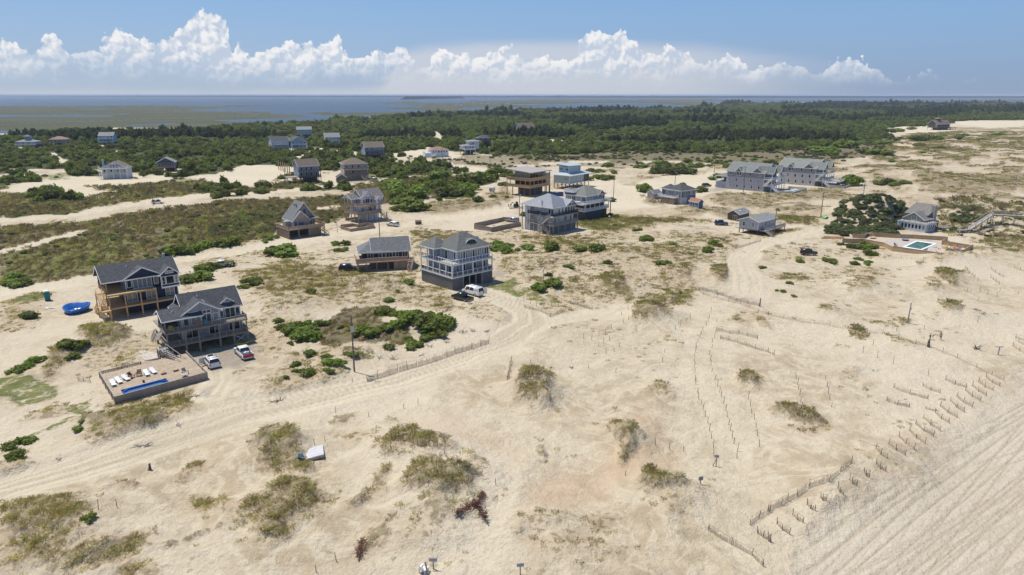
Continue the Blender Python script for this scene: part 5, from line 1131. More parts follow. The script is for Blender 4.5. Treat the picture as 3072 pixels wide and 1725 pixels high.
def aframe():
    H = House('beach_house', 'olive grey house with tall shed-roofed tower, chimney and a white glazed sunroom', 'h', 1365, 484, 33, dx=0, z=.0); H.root.scale = (1, 1, .82)
    S = siding('olive_grey_siding', (.30, .29, .24)); RF = shingle('weathered_shingle', (.17, .16, .145)); f1 = .9
    SB = siding('sunroom_panel', (.52, .56, .64)); H.b('wall', 0, 6.5, 0, 7.5, -.3, 3.6, SB); H.b('wall', -.02, 0, 7.5, 9.8, -.3, 3.5, SB); H.b('wall', 0, 10, 7.52, 10, -.3, 3.4, S)
    for a in (.8, 2.0, 3.2, 4.4, 5.6, 6.8, 8.0): H.win('L', 0, a, 1.2, .75, 1.7)
    for a in (.9, 2.2, 3.5, 4.9): H.win('F', 0, a, 1.0, .8, 2.0)
    H.deck(-.4, 7.0, -.4, 9.6, 3.9, WHITE, .25); H.rail([(-.3, 9.5), (-.3, -.3), (6.0, -.3)], 3.9, DARKWOOD, .9, 1.8, 0)
    H.b('wall', 2.2, 9, 2.0, 9.0, 3.6, 5.0, S); H.gable(2.2, 9.0, 2.0, 9.0, 5.0, 7.6, 'x', RF, S, .4); H.win('L', 2.2, 5.5, 4.2, 1.5, 1.8, 2)
    MB().prism([(6.0, 3.0, -.3), (12.5, 3.0, -.3), (12.5, 3.0, 9.6), (6.0, 3.0, 6.2)], (0, 7.5, 0)).build('wall', S, H.root)
    MB().prism([(5.6, 2.6, 6.05), (12.9, 2.6, 9.9), (12.9, 2.6, 10.1), (5.6, 2.6, 6.25)], (0, 8.3, 0)).build('roof', RF, H.root)
    H.b('chimney', 8.2, 9.6, 1.9, 3.0, -.3, 10.4, S); k = MB(); k.box(8.15, 8.3, 1.86, 1.9, 0, 10.4); k.box(9.5, 9.65, 1.86, 1.9, 0, 10.4); k.build('chimney_trim', WHITE, H.root); H.win('F', 3.0, 11.2, 3.0, .7, 1.3); H.deck(12.6, 15.0, 3, 9, 3.2, GREYWOOD); H.posts([(14.8, 3.2), (14.8, 8.8)], -.3, 3.0, .25, DARKWOOD); H.b('pavilion_roof', 6.2, 11.5, -3.6, -.6, 1.6, 1.95, shingle('weathered_shingle', (.17, .16, .145))); H.posts([(6.4, -3.4), (11.3, -3.4), (6.4, -.8), (11.3, -.8)], -.5, 1.6, .2, DARKWOOD)
def simple(label, view, a, b, head, W_, D_, base, ht, rise, S, RF, style='gable', axis='x', stilts=True, decks=1, nm='beach_house', trim=WHITE, wn=4, dk=None, z=None):
    """distant house: raised box with windows, roof, a front deck on posts"""
    H = House(nm, label, view, a, b, head, dx=-W_ / 2, z=z); dk = dk or WOOD
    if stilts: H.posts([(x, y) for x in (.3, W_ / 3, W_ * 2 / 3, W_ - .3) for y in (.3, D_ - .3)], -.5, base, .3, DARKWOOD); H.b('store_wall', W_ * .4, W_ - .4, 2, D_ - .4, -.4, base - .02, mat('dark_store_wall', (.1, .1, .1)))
    else: H.b('wall', 0, W_, 0, D_, -.5, base, S)
    H.wall(0.01, W_ - .01, .01, D_ - .01, base + .003, base + ht, S, trim)
    if style == 'hip': H.hip(0, W_, 0, D_, base + ht, base + ht + rise, RF, .6)
    else: H.gable(0, W_, 0, D_, base + ht, base + ht + rise, axis, RF, S, .5)
    st = max(1, round(ht / 2.9))
    for k in range(st):
        z_ = base + .8 + k * 2.9
        for x in np.linspace(1.4, W_ - 1.4, wn): H.win('F', .01, x, z_, 1.0, 1.3)
        for y in np.linspace(1.5, D_ - 1.5, 2): H.win('L', .01, y, z_, .9, 1.3)
        if k < decks: H.deck(-.3, W_ + .3, -2.4, -.02, base + k * 2.9, dk); H.rail([(-.2, -.1), (-.2, -2.3), (W_ + .2, -2.3), (W_ + .2, -.1)], base + k * 2.9, dk, 1, 2, .2); H.posts([(x, -2.2) for x in (0, W_ / 2, W_)], -.5, base + k * 2.9 - .28, .25, dk)
    return H
def far_houses():
    WS = siding('far_white_siding', (.60, .62, .65)); LB = siding('far_light_blue', (.33, .46, .54)); BG = siding('far_blue_grey', (.25, .31, .38)); TN = siding('far_tan', (.42, .34, .28)); GR = siding('far_grey', (.38, .41, .44)); DG = siding('far_dark_grey', (.09, .10, .115))
    H = simple('white house with two balcony tiers and pale chimney behind the sandy clearing', 'j', 1165, 520, 14, 13, 9, 3.0, 3.0, 3.4, WS, BROWNSH, axis='y', stilts=False, decks=1, dk=WHITE); H.b('chimney', -.9, .1, 5, 6, 0, 10.4, siding('far_light_blue', (.33, .46, .54))); H.gable(3, 10, -.4, 4, 6.0, 9.2, 'y', BROWNSH, WS, .4); H.deck(-1, 14, -3.2, -.02, 6.0, WHITE); H.rail([(-.9, -.1), (-.9, -3.1), (13.9, -3.1), (13.9, -.1)], 6.0, WHITE, 1, 2, .2)
    H.posts([(x, -3) for x in (-.6, 3, 6.5, 10, 13.6)], -.3, 5.7, .25, WHITE)
    for a in (5, 6.5, 8): H.win('F', -.4, a, 6.2, 1.0, 1.4)
    simple('dark grey gabled cottage with pale metal roof on a brown deck among the bushes', 'j', 1680, 452, 20, 10, 9, 3.0, 2.8, 2.6, DG, LTGREY, axis='y', decks=1, dk=TANWOOD)
    simple('light turquoise house with white porch deep in the woods', 'j', 1080, 205, 10, 12, 9, 4.5, 5.6, 2.8, LB, LTGREY, decks=2, dk=WHITE)
    H = simple('low pale house with a small blue lookout tower rising from the woods', 'j', 270, 222, 8, 16, 9, 3.4, 2.6, 1.6, GR, LTGREY, 'hip', decks=1, dk=WHITE); H.b('tower', 6.5, 10, 3, 6.5, 6, 10.5, BG); H.hip(6.3, 10.2, 2.8, 6.7, 10.5, 12, DG, .4); H.win('F', 3.0, 8.2, 8.4, 2.2, 1.2, 2)
    simple('house with orange-brown hip roof almost hidden by trees', 'j', 590, 200, 12, 13, 10, 3.5, 3.0, 2.6, TN, REDSH, 'hip', decks=0)
    H = simple('blue-grey two-storey house with brown roof and twin skylights on stilts', 'i', 740, 545, 34, 11, 9, 3.4, 5.8, 3.2, BG, BROWNSH, 'gable', 'x', decks=2, dk=DARKWOOD); H.deck(-6, 0, 1, 8, 3.4, WOOD); H.posts([(-5.8, 1.2), (-5.8, 7.8), (-3, 1.2)], -.4, 3.1, .25); H.stairs((-7.4, -3, 0), (-6.2, 1.4, 3.4), 1.1, WOOD)
    for x in (3.5, 6.8): H.b('skylight', x, x + .7, 2.0, 2.5, 10.35, 10.85, WHITE)
    H = simple('tan hip-roofed house with brown wraparound decks beside a parked silver car', 'i', 1190, 515, 24, 13, 11, 3.2, 5.8, 3.0, TN, BROWNSH, 'hip', decks=2, dk=TANWOOD, stilts=False); H.stairs((10.5, -6, 0), (9.2, -2.4, 3.2), 2.0, TANWOOD)
    G = House('garden_shed', 'grey gabled garden shed beside the tan hip-roofed house', 'i', 1040, 542, 20, 'shed', dx=-2); S_ = mat('grey_shed_board', (.14, .13, .125), .85); G.b('wall', 0, 5, 0, 5, -.3, 2.8, S_); G.gable(0, 5, 0, 5, 2.8, 4.4, 'y', CHAR, S_, .3)
    simple('pale grey house with taupe gable roof and shaded balconies beside the sandy bend', 'i', 1370, 322, 28, 14, 10, 3.6, 5.8, 3.4, GR, BROWNSH, 'gable', 'x', decks=2, dk=DARKWOOD)
    H = simple('twin-gabled light blue house with dark roofs and white balconies in the trees', 'i', 640, 240, 30, 12, 16, 3.0, 6.0, 3.4, siding('far_powder_blue', (.38, .46, .52)), CHAR, 'gable', 'y', decks=2, dk=WHITE); H.wall(-15, -1, 5, 18, 0, 9, WS); H.gable(-15, -1, 5, 18, 9, 12.4, 'x', CHAR, WS, .5); H.deck(-14, -2, 2, 5, 3.5, WHITE); H.deck(-14, -2, 2, 5, 6.4, WHITE); H.posts([(x, 2.2) for x in (-13.8, -8, -2.2)], -.3, 9, .3, WHITE)
    simple('light blue box house with grey roof farthest up in the woods', 'i', 690, 112, 16, 15, 10, 4.0, 5.4, 2.8, LB, LTGREY, 'gable', 'x', decks=0)
    simple('white house with grey cross-gabled roof and screened porch in the woods', 'i', 960, 190, 20, 13, 10, 3.0, 5.6, 3.4, WS, LTGREY, 'gable', 'x', decks=1, dk=WHITE)
    H = simple('white two-storey house with orange-brown roof and outside white stairs', 'i', 2000, 296, 20, 13, 11, 2.8, 3.0, 2.0, WS, REDSH, 'hip', stilts=False, decks=0, wn=6); H.b('wall', -5, 0, 2, 10, -.3, 3.2, WS); H.rail([(0, 2.1), (-4.9, 2.1), (-4.9, 9.9)], 3.2, WHITE, 1, 2, .2); H.stairs((-1.5, -4.5, 0), (3, -.6, 2.8), 1.3, WHITE)
    H = simple('white stepped house with pale roofs leaning on white braces', 'i', 2280, 272, 26, 9, 9, 4.2, 3.0, .8, siding('far_lavender_white', (.55, .58, .64)), LTGREY, 'hip', decks=1, dk=WHITE); H.wall(6, 14, 3, 10, 4.2, 10.2, WS); H.hip(5.5, 16, 2.5, 11, 10.2, 11.2, LTGREY, .4); H.win('F', 3, 9, 7.8, 2.4, 1.4, 3)
    simple('dark brown hip-roofed house with wraparound decks behind the stepped white house', 'i', 2425, 212, 20, 10, 9, 3.4, 5.8, 2.6, mat('far_brown_wall', (.16, .12, .10)), CHAR, 'hip', decks=2, dk=DARKWOOD)
    simple('lone taupe gabled roof surrounded by forest', 'v', 1365, 340, 35, 22, 14, 4.0, 4.0, 6.0, GR, BROWNSH, 'gable', 'x', decks=0)
    H = simple('large dark brown lodge with cupola on the far dunes', 'w', 1990, 312, 20, 24, 14, 3.0, 5.0, 5.0, mat('far_dark_brown', (.075, .055, .045)), mat('far_brown_roof', (.15, .105, .085)), 'gable', 'x', decks=1, dk=DARKWOOD, wn=6); H.b('cupola', 7, 11, 5, 9, 11, 15, mat('far_dark_brown', (.075, .055, .045))); H.hip(7, 11, 5, 9, 15, 16.5, mat('far_brown_roof', (.15, .105, .085)), .8); H.deck(24.3, 36, 0, 9, 3, DARKWOOD); H.posts([(26, .3), (31, .3), (35.7, .3), (35.7, 8.7)], -1, 2.7, .4, DARKWOOD)
for f in (grey_pool_house, navy_house, shingle_house, hip_house, chalet, stilt_white, metal_roof, roof_deck, pine_house, two_tier, blue_hip, duplexes, trailer, aframe, far_houses): f()
# ------------------------------------------------------------------ vehicles (local x forward, origin on the ground)
REDL = mat('tail_light_red', (.40, .01, .01), .3); HEADL = mat('head_light', (.75, .75, .72), .2)
def wheel(t, x, y, r=.38, w=.26):
    s = 1 if y > 0 else -1
    wh = MB().tube((x, y - w / 2, r), (x, y + w / 2, r), r, r, 16).build('wheel', TYRE, t)
    MB().tube((x, y + s * (w / 2 - .04), r), (x, y + s * (w / 2 + .012), r), r * .6, r * .55, 12).build('rim', RIM, wh)
def car(name, label, cat, view, a, b, head, kind, pm, roofm=None, group=None, openings=False):
    p = at(view, a, b); t = thing(name, label, cat, p, R(head), group); roofm = roofm or pm
    L, Wd, Ht, zb = {'suv': (4.9, 1.95, 1.82, 1.08), 'pickup': (5.7, 1.98, 1.85, 1.08), 'van': (5.6, 2.05, 2.2, 1.15), 'jeep': (4.5, 1.9, 1.87, 1.12), 'car': (4.6, 1.8, 1.5, .95)}[kind]
    h, w = L / 2, Wd / 2; r = .40 if kind != 'car' else .33
    def cab(xb0, xb1, xt0, xt1, tw=.17):
        """greenhouse: painted pillars and roof with glass set into it"""
        z0, z1 = zb, Ht; wt = w - tw
        q = MB().hexa([(xb0, -w + .03, z0 - .02), (xb1, -w + .03, z0 - .02), (xb1, w - .03, z0 - .02), (xb0, w - .03, z0 - .02), (xt0, -wt, z1), (xt1, -wt, z1), (xt1, wt, z1), (xt0, wt, z1)])
        q.build('cabin', roofm, t, True, .05)
        def P(u, v, sd):    # u along 0..1, v up 0..1
            x0 = xb0 + (xt0 - xb0) * v; x1 = xb1 + (xt1 - xb1) * v; y = (w - .03 + (wt - w + .03) * v + .012) * sd
            return (x0 + (x1 - x0) * u, y, z0 + (z1 - z0) * v)
        n = {'suv': 3, 'van': 3, 'jeep': 2, 'pickup': 2, 'car': 2}[kind]
        for sd in (-1, 1):
            for i in range(n):
                u0, u1 = .05 + i * .92 / n, .05 + (i + 1) * .92 / n - .05
                if kind == 'van' and i == 0: continue
                MB().poly([P(u0, .14, sd), P(u1, .14, sd), P(u1, .86, sd), P(u0, .86, sd)]).build('side_window', CARGLASS, t)
        for nm, xb, xt in (('windscreen', xb1, xt1), ('rear_window', xb0, xt0)):
            sg = 1 if nm == 'windscreen' else -1
            def Q(v, yy): return (xb + (xt - xb) * v + .014 * sg, yy * (w - .03 + (wt - w + .03) * v), z0 + (z1 - z0) * v + .006)
            MB().poly([Q(.12, -.88), Q(.12, .88), Q(.9, .86), Q(.9, -.86)]).build(nm, CARGLASS, t)
    low = .42
    if kind in ('suv', 'car'):
        prof = [(-h, low), (-h, .85), (-h + .06, zb), (h - 1.25, zb), (h - .25, zb - .12), (h, zb - .35), (h, low)]
        cab(-h + .08, h - 1.2, -h + .4, h - 2.0)
    elif kind == 'van':
        prof = [(-h, low), (-h, zb), (h - .9, zb), (h - .15, zb - .12), (h, .8), (h, low)]; cab(-h + .02, h - .75, -h + .1, h - 1.5, .14)
    elif kind == 'jeep':
        prof = [(-h, low), (-h, zb), (h - 1.3, zb), (h - .05, zb - .04), (h, .7), (h, low)]; cab(-h + .05, h - 1.45, -h + .12, h - 1.75, .10)
        MB().tube((-h - .24, 0, 1.0), (-h + .0, 0, 1.0), .38, .38, 14).build('spare_wheel', TYRE, t)
    else:
        bl = 1.9
        prof = [(-h + bl, low), (-h + bl, zb), (h - 1.3, zb), (h - .2, zb - .08), (h, .85), (h, low)]; cab(-h + bl + .05, h - 1.4, -h + bl + .25, h - 2.1)
        q = MB(); q.box(-h, -h + bl - .005, -w, -w + .1, low, zb); q.box(-h, -h + bl - .005, w - .1, w, low, zb); q.build('bed_side', pm, t)
        MB().box(-h + .05, -h + bl - .01, -w + .1, w - .1, .62, .68).build('bed_floor', BLACKM, t); MB().box(-h - .02, -h + .05, -w + .1, w - .1, .55, zb).build('tailgate', REDL if openings == 'red' else pm, t)
    q = MB().prism([(x, -w, z) for x, z in prof], (0, Wd, 0)); q.build('body', pm, t, False, .045)
    MB().box(-h - .08, -h + .06, -w + .06, w - .06, low - .06, low + .2).build('bumper', STEEL if kind == 'pickup' else pm, t); MB().box(h - .06, h + .08, -w + .06, w - .06, low - .06, low + .2).build('bumper', STEEL if kind == 'pickup' else pm, t)
    for sd in (-1, 1):
        wheel(t, h - .95, sd * (w - .10), r); wheel(t, -h + 1.0, sd * (w - .10), r)
        MB().box(-h - .015, -h + .03, sd * (w - .16) - .1, sd * (w - .16) + .1, .75, zb - .02 if kind != 'van' else 1.5).build('tail_light', REDL, t)
        MB().box(h - .06, h + .012, sd * (w - .3) - .18, sd * (w - .3) + .18, .72, .86).build('headlight', HEADL, t)
        MB().box(h - 1.75, h - 1.6, sd * (w + .11) - .1, sd * (w + .11) + .1, zb, zb + .16).build('mirror', BLACKM, t)
    return t
WP = paint('white_car_paint', (.76, .76, .75)); BP = paint('black_car_paint', (.012, .012, .014)); SP = paint('silver_car_paint', (.38, .40, .43)); BLP = paint('blue_car_paint', (.014, .035, .11)); DGP = paint('grey_car_paint', (.10, .105, .11))
def vehicles():
    t = car('suv', 'white sport utility vehicle with open front door beside the grey stilt house', 'car', 'b', 1160, 1068, 128, 'suv', WP)
    MB().hexa([(.75, .98, .5), (.55, 1.85, .5), (.60, 1.87, .5), (.80, 1.0, .5), (.75, .98, 1.5), (.55, 1.8, 1.5), (.60, 1.82, 1.5), (.80, 1.0, 1.5)]).build('open_door', WP, t); q = MB(); q.box(-1.9, .6, -.72, -.68, 1.83, 1.88); q.box(-1.9, .6, .68, .72, 1.83, 1.88); q.box(-.6, -.5, -.7, .7, 1.86, 1.9); q.box(-1.5, -1.4, -.7, .7, 1.86, 1.9); q.build('roof_rack', BLACKM, t); MB().box(-.35, .35, -.45, .45, 1.82, 1.835).build('sunroof', CARGLASS, t)
    t = car('pickup_truck', 'white pickup truck with red tailgate parked beside the grey stilt house', 'pickup', 'b', 1452, 985, 128, 'pickup', WP, openings='red')
    for i, (x, y) in enumerate(((-1.7, -.3), (-1.75, .3), (-1.3, 0))):
        o = MB().tube((0, 0, 0), (0, 0, .55), .17, .17, 10).build('gas_bottle', WHITE); o.matrix_world = t.matrix_basis @ Matrix.Translation((x, y, .68)); tag(o, 'white bottle standing in the bed of the white pickup with red tailgate', 'bottle', 'bottles in the pickup bed')
    car('pickup_truck', 'white pickup truck on the sandy road behind green bushes', 'pickup', 'a', 1752, 262, 197, 'pickup', WP)
    t = car('van', 'white work van with open rear doors parked before the pale blue hip-roofed house', 'van', 'c', 1925, 1072, 137, 'van', WP)
    MB().box(-2.0, .9, .0, .006, 1.3, 1.9)
    lab = mat('van_lettering', (.05, .07, .16), .5); q = MB(); rr = random.Random(2)
    for row, z in enumerate((1.78, 1.60, 1.42)):
        x = .9
        while x > -1.2:
            l = rr.uniform(.12, .3); yy = 1.025 - (z - 1.15) * .135 + .02; q.box(x - l, x, yy, yy + .006, z, z + .1); x -= l + .07
    q.build('lettering', lab, t)
    for s in (-1, 1): MB().hexa([(-2.8, s * .98, .55), (-3.45, s * 1.45, .55), (-3.42, s * 1.49, .55), (-2.76, s * 1.02, .55), (-2.8, s * .9, 2.05), (-3.45, s * 1.38, 2.05), (-3.42, s * 1.42, 2.05), (-2.76, s * .94, 2.05)]).build('rear_door', WP, t)
    q = MB(); [q.box(x - .03, x + .03, -.8, .8, 2.2, 2.28) for x in (-1.8, -.3, 1.0)]; q.build('roof_rack', STEEL, t)
    car('pickup_truck', 'black pickup truck parked beside the white work van', 'pickup', 'c', 1780, 1150, 137, 'pickup', BP)
    car('suv', 'black sport utility vehicle by the low brown shingled house', 'car', 'c', 205, 740, 8, 'suv', BP)
    car('suv', 'white sport utility vehicle with raised tailgate near the white stilt house', 'car', 'd', 2235, 775, 150, 'suv', WP)
    car('suv', 'silver car with roof box behind the tan fenced pool', 'car', 'e', 775, 985, 160, 'suv', SP)
    car('off_roader', 'dark blue off-road vehicle on the track beside the grey cottage', 'car', 'g', 970, 790, -4, 'jeep', BLP)
    car('suv', 'black car parked on the gravel near the large grey house', 'car', 'g', 808, 366, 20, 'suv', BP); car('pickup_truck', 'dark grey pickup truck on the gravel near the large grey house', 'pickup', 'g', 965, 372, 12, 'pickup', DGP)
    car('suv', 'white and black car parked on the far sandy road beside a pole', 'car', 'j', 1590, 775, 15, 'suv', WP, BP); car('suv', 'silver car beside the tan hip-roofed house', 'car', 'i', 1352, 522, 150, 'suv', SP)
    t = car('off_roader', 'black roofless off-road vehicle half hidden by a sand mound', 'car', 'f', 2033, 641, 5, 'jeep', BP)
    # tracked loader on a flat trailer
    p = at('e', 830, 755); t = thing('flat_trailer', 'grey flat trailer on the sand carrying a dark digging machine', 'trailer', p, R(12)); MB().box(-3, 3, -1.1, 1.1, .55, .75).build('bed', GREYWOOD, t); MB().box(3, 4.4, -.08, .08, .5, .62).build('tow_bar', BLACKM, t)
    for x in (-.6, .4): wheel(t, x, 1.2, .34); wheel(t, x, -1.2, .34)
    MB().hexa([(-3.05, -1, .7), (-3, -1, .7), (-3, 1, .7), (-3.05, 1, .7), (-3.3, -1, 1.9), (-3.25, -1, 1.9), (-3.25, 1, 1.9), (-3.3, 1, 1.9)]).build('ramp', BLACKM, t)
    d = thing('loader', 'dark brown digging machine standing on the flat trailer', 'digger', p + Vector((0, 0, .75)), R(12)); DB = mat('machine_brown', (.06, .045, .04), .6)
    for s in (-1, 1): MB().box(-1.1, 1.1, s * .7 - .18, s * .7 + .18, 0, .55).build('track', TYRE, d, bevel=.12)
    MB().box(-.9, 1.0, -.6, .6, .4, 1.1).build('body', DB, d, bevel=.06); MB().box(-.2, .8, -.5, .5, 1.1, 2.0).build('cab', CARGLASS, d, bevel=.05)
    q = MB(); q.beam((-.6, 0, 1.0), (-1.6, 0, 1.9), .2, .25); q.beam((-1.6, 0, 1.9), (-2.2, 0, .9), .18, .2); q.build('arm', DB, d); MB().box(-2.5, -2.0, -.4, .4, .5, .95).build('bucket', DB, d)
vehicles()

# ------------------------------------------------------------------ pool yard of the grey house
def board_fence(root, p0, p1, h, z0=0.0, bw=.19, gap=.02, m=FENCEWOOD, singles=True, inner=True, capz=.05):
    """upright board fence between two points: each board a part"""
    p0, p1 = Vector((p0[0], p0[1], 0)), Vector((p1[0], p1[1], 0)); d = p1 - p0; L = d.length; ang = math.atan2(d.y, d.x); n = max(1, int(L / (bw + gap))); st = L / n
    if singles:
        me = MB().box(-(st - gap) / 2, (st - gap) / 2, -.015, .015, 0, h).mesh('board', m)
        for i in range(n):
            c = p0 + d * ((i + .5) / n); o = link('board', me, root, (c.x, c.y, z0 + random.uniform(-.02, .02))); o.rotation_euler = (random.uniform(-.02, .02), random.uniform(-.008, .008), ang)
    else:
        k = max(1, round(L / 2.6))
        for j in range(k):
            q = MB(); a, b = p0 + d * (j / k), p0 + d * ((j + 1) / k); nn = max(1, int((b - a).length / (bw + gap)))
            for i in range(nn):
                f0, f1 = (i + .04) / nn, (i + .96) / nn; dz = random.uniform(-.015, .015); q.beam(a + (b - a) * f0 + Vector((0, 0, z0 + h / 2 + dz)), a + (b - a) * f1 + Vector((0, 0, z0 + h / 2 + dz)), .03, h)
            q.build('fence_panel', m, root)
    k = max(1, round(L / 2.4)); nrm = Vector((-math.sin(ang), math.cos(ang), 0)) * .07
    for i in range(k + 1):
        c = p0 + d * (i / k) + nrm; MB().box(c.x - .05, c.x + .05, c.y - .05, c.y + .05, z0 - .4, z0 + h).build('post', m, root)
    for zz in (.25, h - .2): MB().beam(p0 + nrm * .5 + Vector((0, 0, z0 + zz)), p1 + nrm * .5 + Vector((0, 0, z0 + zz)), .04, .1).build('fence_rail', m, root)
    if capz: MB().beam(p0 + Vector((0, 0, z0 + h + .02)), p1 + Vector((0, 0, z0 + h + .02)), .13, .04).build('cap_rail', GREYWOOD, root)
POOLBLUE = mat('pool_shell_blue', (.016, .115, .40), .25, .2, .8)
def lounger_proto():
    m = mat('white_plastic', (.78, .79, .80), .4, .05); t = thing('sun_lounger', 'x', 'sun lounger'); 
    MB().box(-.33, .33, -.95, .3, .30, .35).build('seat', m, t); MB().hexa([(-.33, .3, .30), (.33, .3, .30), (.33, .95, .72), (-.33, .95, .72), (-.33, .3, .35), (.33, .3, .35), (.33, .92, .77), (-.33, .92, .77)]).build('backrest', m, t)
    for x in (-.3, .3):
        for y in (-.85, .25): MB().box(x - .04, x + .04, y - .04, y + .04, 0, .3).build('leg', m, t)
        MB().box(x - .05, x + .05, -.15, .4, .5, .55).build('armrest', m, t)
    return t
def pool_yard():
    A, B, D = (Vector((*flat('s', *q), 0)) for q in ((365, 1165), (2450, 590), (15, 585))); C = B + (D - A); dz = .95
    r = thing('pool_deck', 'sandy tan timber deck inside the grey board pool fence', 'deck', (0, 0, 0)); e1, e2 = (B - A), (D - A); L1, L2 = e1.length, e2.length; u1, u2 = e1 / L1, e2 / L2; ang = math.atan2(u1.y, u1.x)
    def G(a, b, z=dz): q = A + u1 * a + u2 * b; return Vector((q.x, q.y, z))
    def inv(v, x, y, z=dz): p = Vector((*flat(v, x, y, z), 0)) - A; det = u1.x * u2.y - u1.y * u2.x; return ((p.x * u2.y - p.y * u2.x) / det, (u1.x * p.y - u1.y * p.x) / det)
    po = [inv('s', x, y) for x, y in ((505, 885), (555, 835), (650, 800), (1430, 590), (1510, 588), (1562, 650), (1480, 700), (600, 925))]
    b0 = min(b for a, b in po); b1 = max(b for a, b in po); a0 = min(a for a, b in po); a1 = max(a for a, b in po); b0 = max(b0, .35)
    DK = mat('sandy_deck_board', (.37, .295, .21), .85, .18, 2.5)
    # deck boards run along the pool, leaving its opening free
    n = int(L2 * .995 / .30); k = 0
    for i in range(n):
        y0, y1 = .08 + i * .30, .08 + i * .30 + .285
        segs = [(.08, L1 - .08)] if (y1 < b0 or y0 > b1) else [(.08, a0), (a1, L1 - .08)]
        for s0, s1 in segs:
            z = dz + random.uniform(-.006, .006); q = MB(); q.hexa([G(s0, y0, z - .05), G(s1, y0, z - .05), G(s1, y1, z - .05), G(s0, y1, z - .05), G(s0, y0, z), G(s1, y0, z), G(s1, y1, z), G(s0, y1, z)]); q.build('plank', DK, r)
    q = MB(); q.hexa([G(.1, .1, -.3), G(L1 - .1, .1, -.3), G(L1 - .1, .2, -.3), G(.1, .2, -.3), G(.1, .1, dz - .06), G(L1 - .1, .1, dz - .06), G(L1 - .1, .2, dz - .06), G(.1, .2, dz - .06)]); q.build('joist', WOOD, r)
    f = thing('pool_fence', 'weathered grey upright board fence around the pool deck of the grey stilt house', 'fence', (0, 0, 0)); hh = 1.38
    board_fence(f, A, B, hh, -.05); board_fence(f, A, D, hh, -.05); E_ = D + (C - D) * .46; board_fence(f, D, E_, hh, -.02, .14, .10, TANWOOD); E2 = D + (C - D) * .62; board_fence(f, E_, E2, .95, -.02)
    q = MB()
    for zz in (.8, 1.1, 1.35): q.beam(B + Vector((0, 0, zz)), C + Vector((0, 0, zz)), .08, .12)
    q.build('rail', GREYWOOD, f)
    for i in range(6): c = B + (C - B) * (i / 5); MB().box(c.x - .07, c.x + .07, c.y - .07, c.y + .07, -.4, 1.38).build('post', GREYWOOD, f)
    # pool shell with chamfered ends and steps, and its water
    pl = thing('swimming_pool', 'long narrow bright blue swimming pool set in the fenced deck', 'pool', (0, 0, 0)); c = min(.9, (b1 - b0) * .4)
    ring = [(a0, b0 + c), (a0 + c, b0), (a1 - c, b0), (a1, b0 + c), (a1, b1 - c), (a1 - c, b1), (a0 + c, b1), (a0, b1 - c)]; ctr = ((a0 + a1) / 2, (b0 + b1) / 2)
    def off(d, z): return [G(x + (d if x < ctr[0] else -d), y + (d if y < ctr[1] else -d), z) for x, y in ring]
    q = MB(); rings = [off(-.06, dz + .02), off(-.06, dz + .06), off(.12, dz + .06), off(.15, dz - 1.1)]; base = []
    for rg in rings: base.append(len(q.v)); q.v += [tuple(v) for v in rg]
    for s0, s1 in zip(base, base[1:]):
        for i in range(8): j = (i + 1) % 8; q.f.append((s0 + i, s0 + j, s1 + j, s1 + i))
    q.f.append(tuple(range(base[-1], base[-1] + 8))); q.build('pool_shell', POOLBLUE, pl)
    LB = mat('pool_step_blue', (.06, .30, .62), .3, .08)
    for x0, x1, z in ((a0 + .3, a0 + .9, .25), (a0 + .9, a0 + 2.2, .5), (a1 - .9, a1 - .3, .25), (a1 - 1.6, a1 - .9, .5), (a1 - 5.2, a1 - 1.7, .6)):
        yb = b0 + .5 if x1 < ctr[0] + 2 else b0 + .6; ye = b1 - .45 if z < .55 else b0 + 1.1
        MB().hexa([G(x0, yb, dz - 1.05), G(x1, yb, dz - 1.05), G(x1, ye, dz - 1.05), G(x0, ye, dz - 1.05), G(x0, yb, dz - z), G(x1, yb, dz - z), G(x1, ye, dz - z), G(x0, ye, dz - z)]).build('step', LB, pl)
    m, T, b = newmat('clear_pool_water'); b.inputs['Base Color'].default_value = (.55, .80, .95, 1); b.inputs['Roughness'].default_value = .03; b.inputs['IOR'].default_value = 1.33; b.inputs['Transmission Weight'].default_value = 1.0
    tr = T.node('ShaderNodeBsdfTransparent'); tr.inputs[0].default_value = (.62, .82, .95, 1); gl = T.node('ShaderNodeBsdfGlossy', {'Roughness': .05}); mx = T.node('ShaderNodeMixShader', {0: T.node('ShaderNodeFresnel', {'IOR': 1.33}).outputs[0], 1: tr.outputs[0], 2: gl.outputs[0]}); out = [n for n in T.n if n.type == 'OUTPUT_MATERIAL'][0]; T.l.new(mx.outputs[0], out.inputs[0])
    MB().poly(off(.14, dz - .14)).build('water', m, pl)
    lp = lounger_proto(); spots = [(1150 if 0 else x, y) for x, y in ((300, 720), (430, 660), (590, 600), (1060, 490), (1210, 440))]; first = True
    for i, (x, y) in enumerate(spots):
        o = lp if i == 0 else copy_tree(lp); a, bb = inv('s', x, y); p = G(a, bb, dz + .006); o.location = p; o.rotation_euler = (0, 0, ang + R(-8 + 6 * (i % 3) + 5))
        o['label'] = 'white plastic sun lounger on the pool deck along the back fence'; o['group'] = 'white loungers by the narrow pool'
    for i, (x, y, lab) in enumerate(((715, 560, 'brown wooden armchair between the white loungers'), (890, 510, 'brown wooden armchair between the white loungers'))):
        a, bb = inv('s', x, y); c_ = adirondack(lab, G(a, bb, dz + .006), ang + (-.5 if i else .5), mat('brown_chair_wood', (.20, .09, .045), .7), 'brown armchairs by the narrow pool')
    a, bb = inv('s', 1940, 470); adirondack('grey folding chair by the rail of the pool deck', G(a, bb, dz + .006), ang + .3, GREYWOOD)
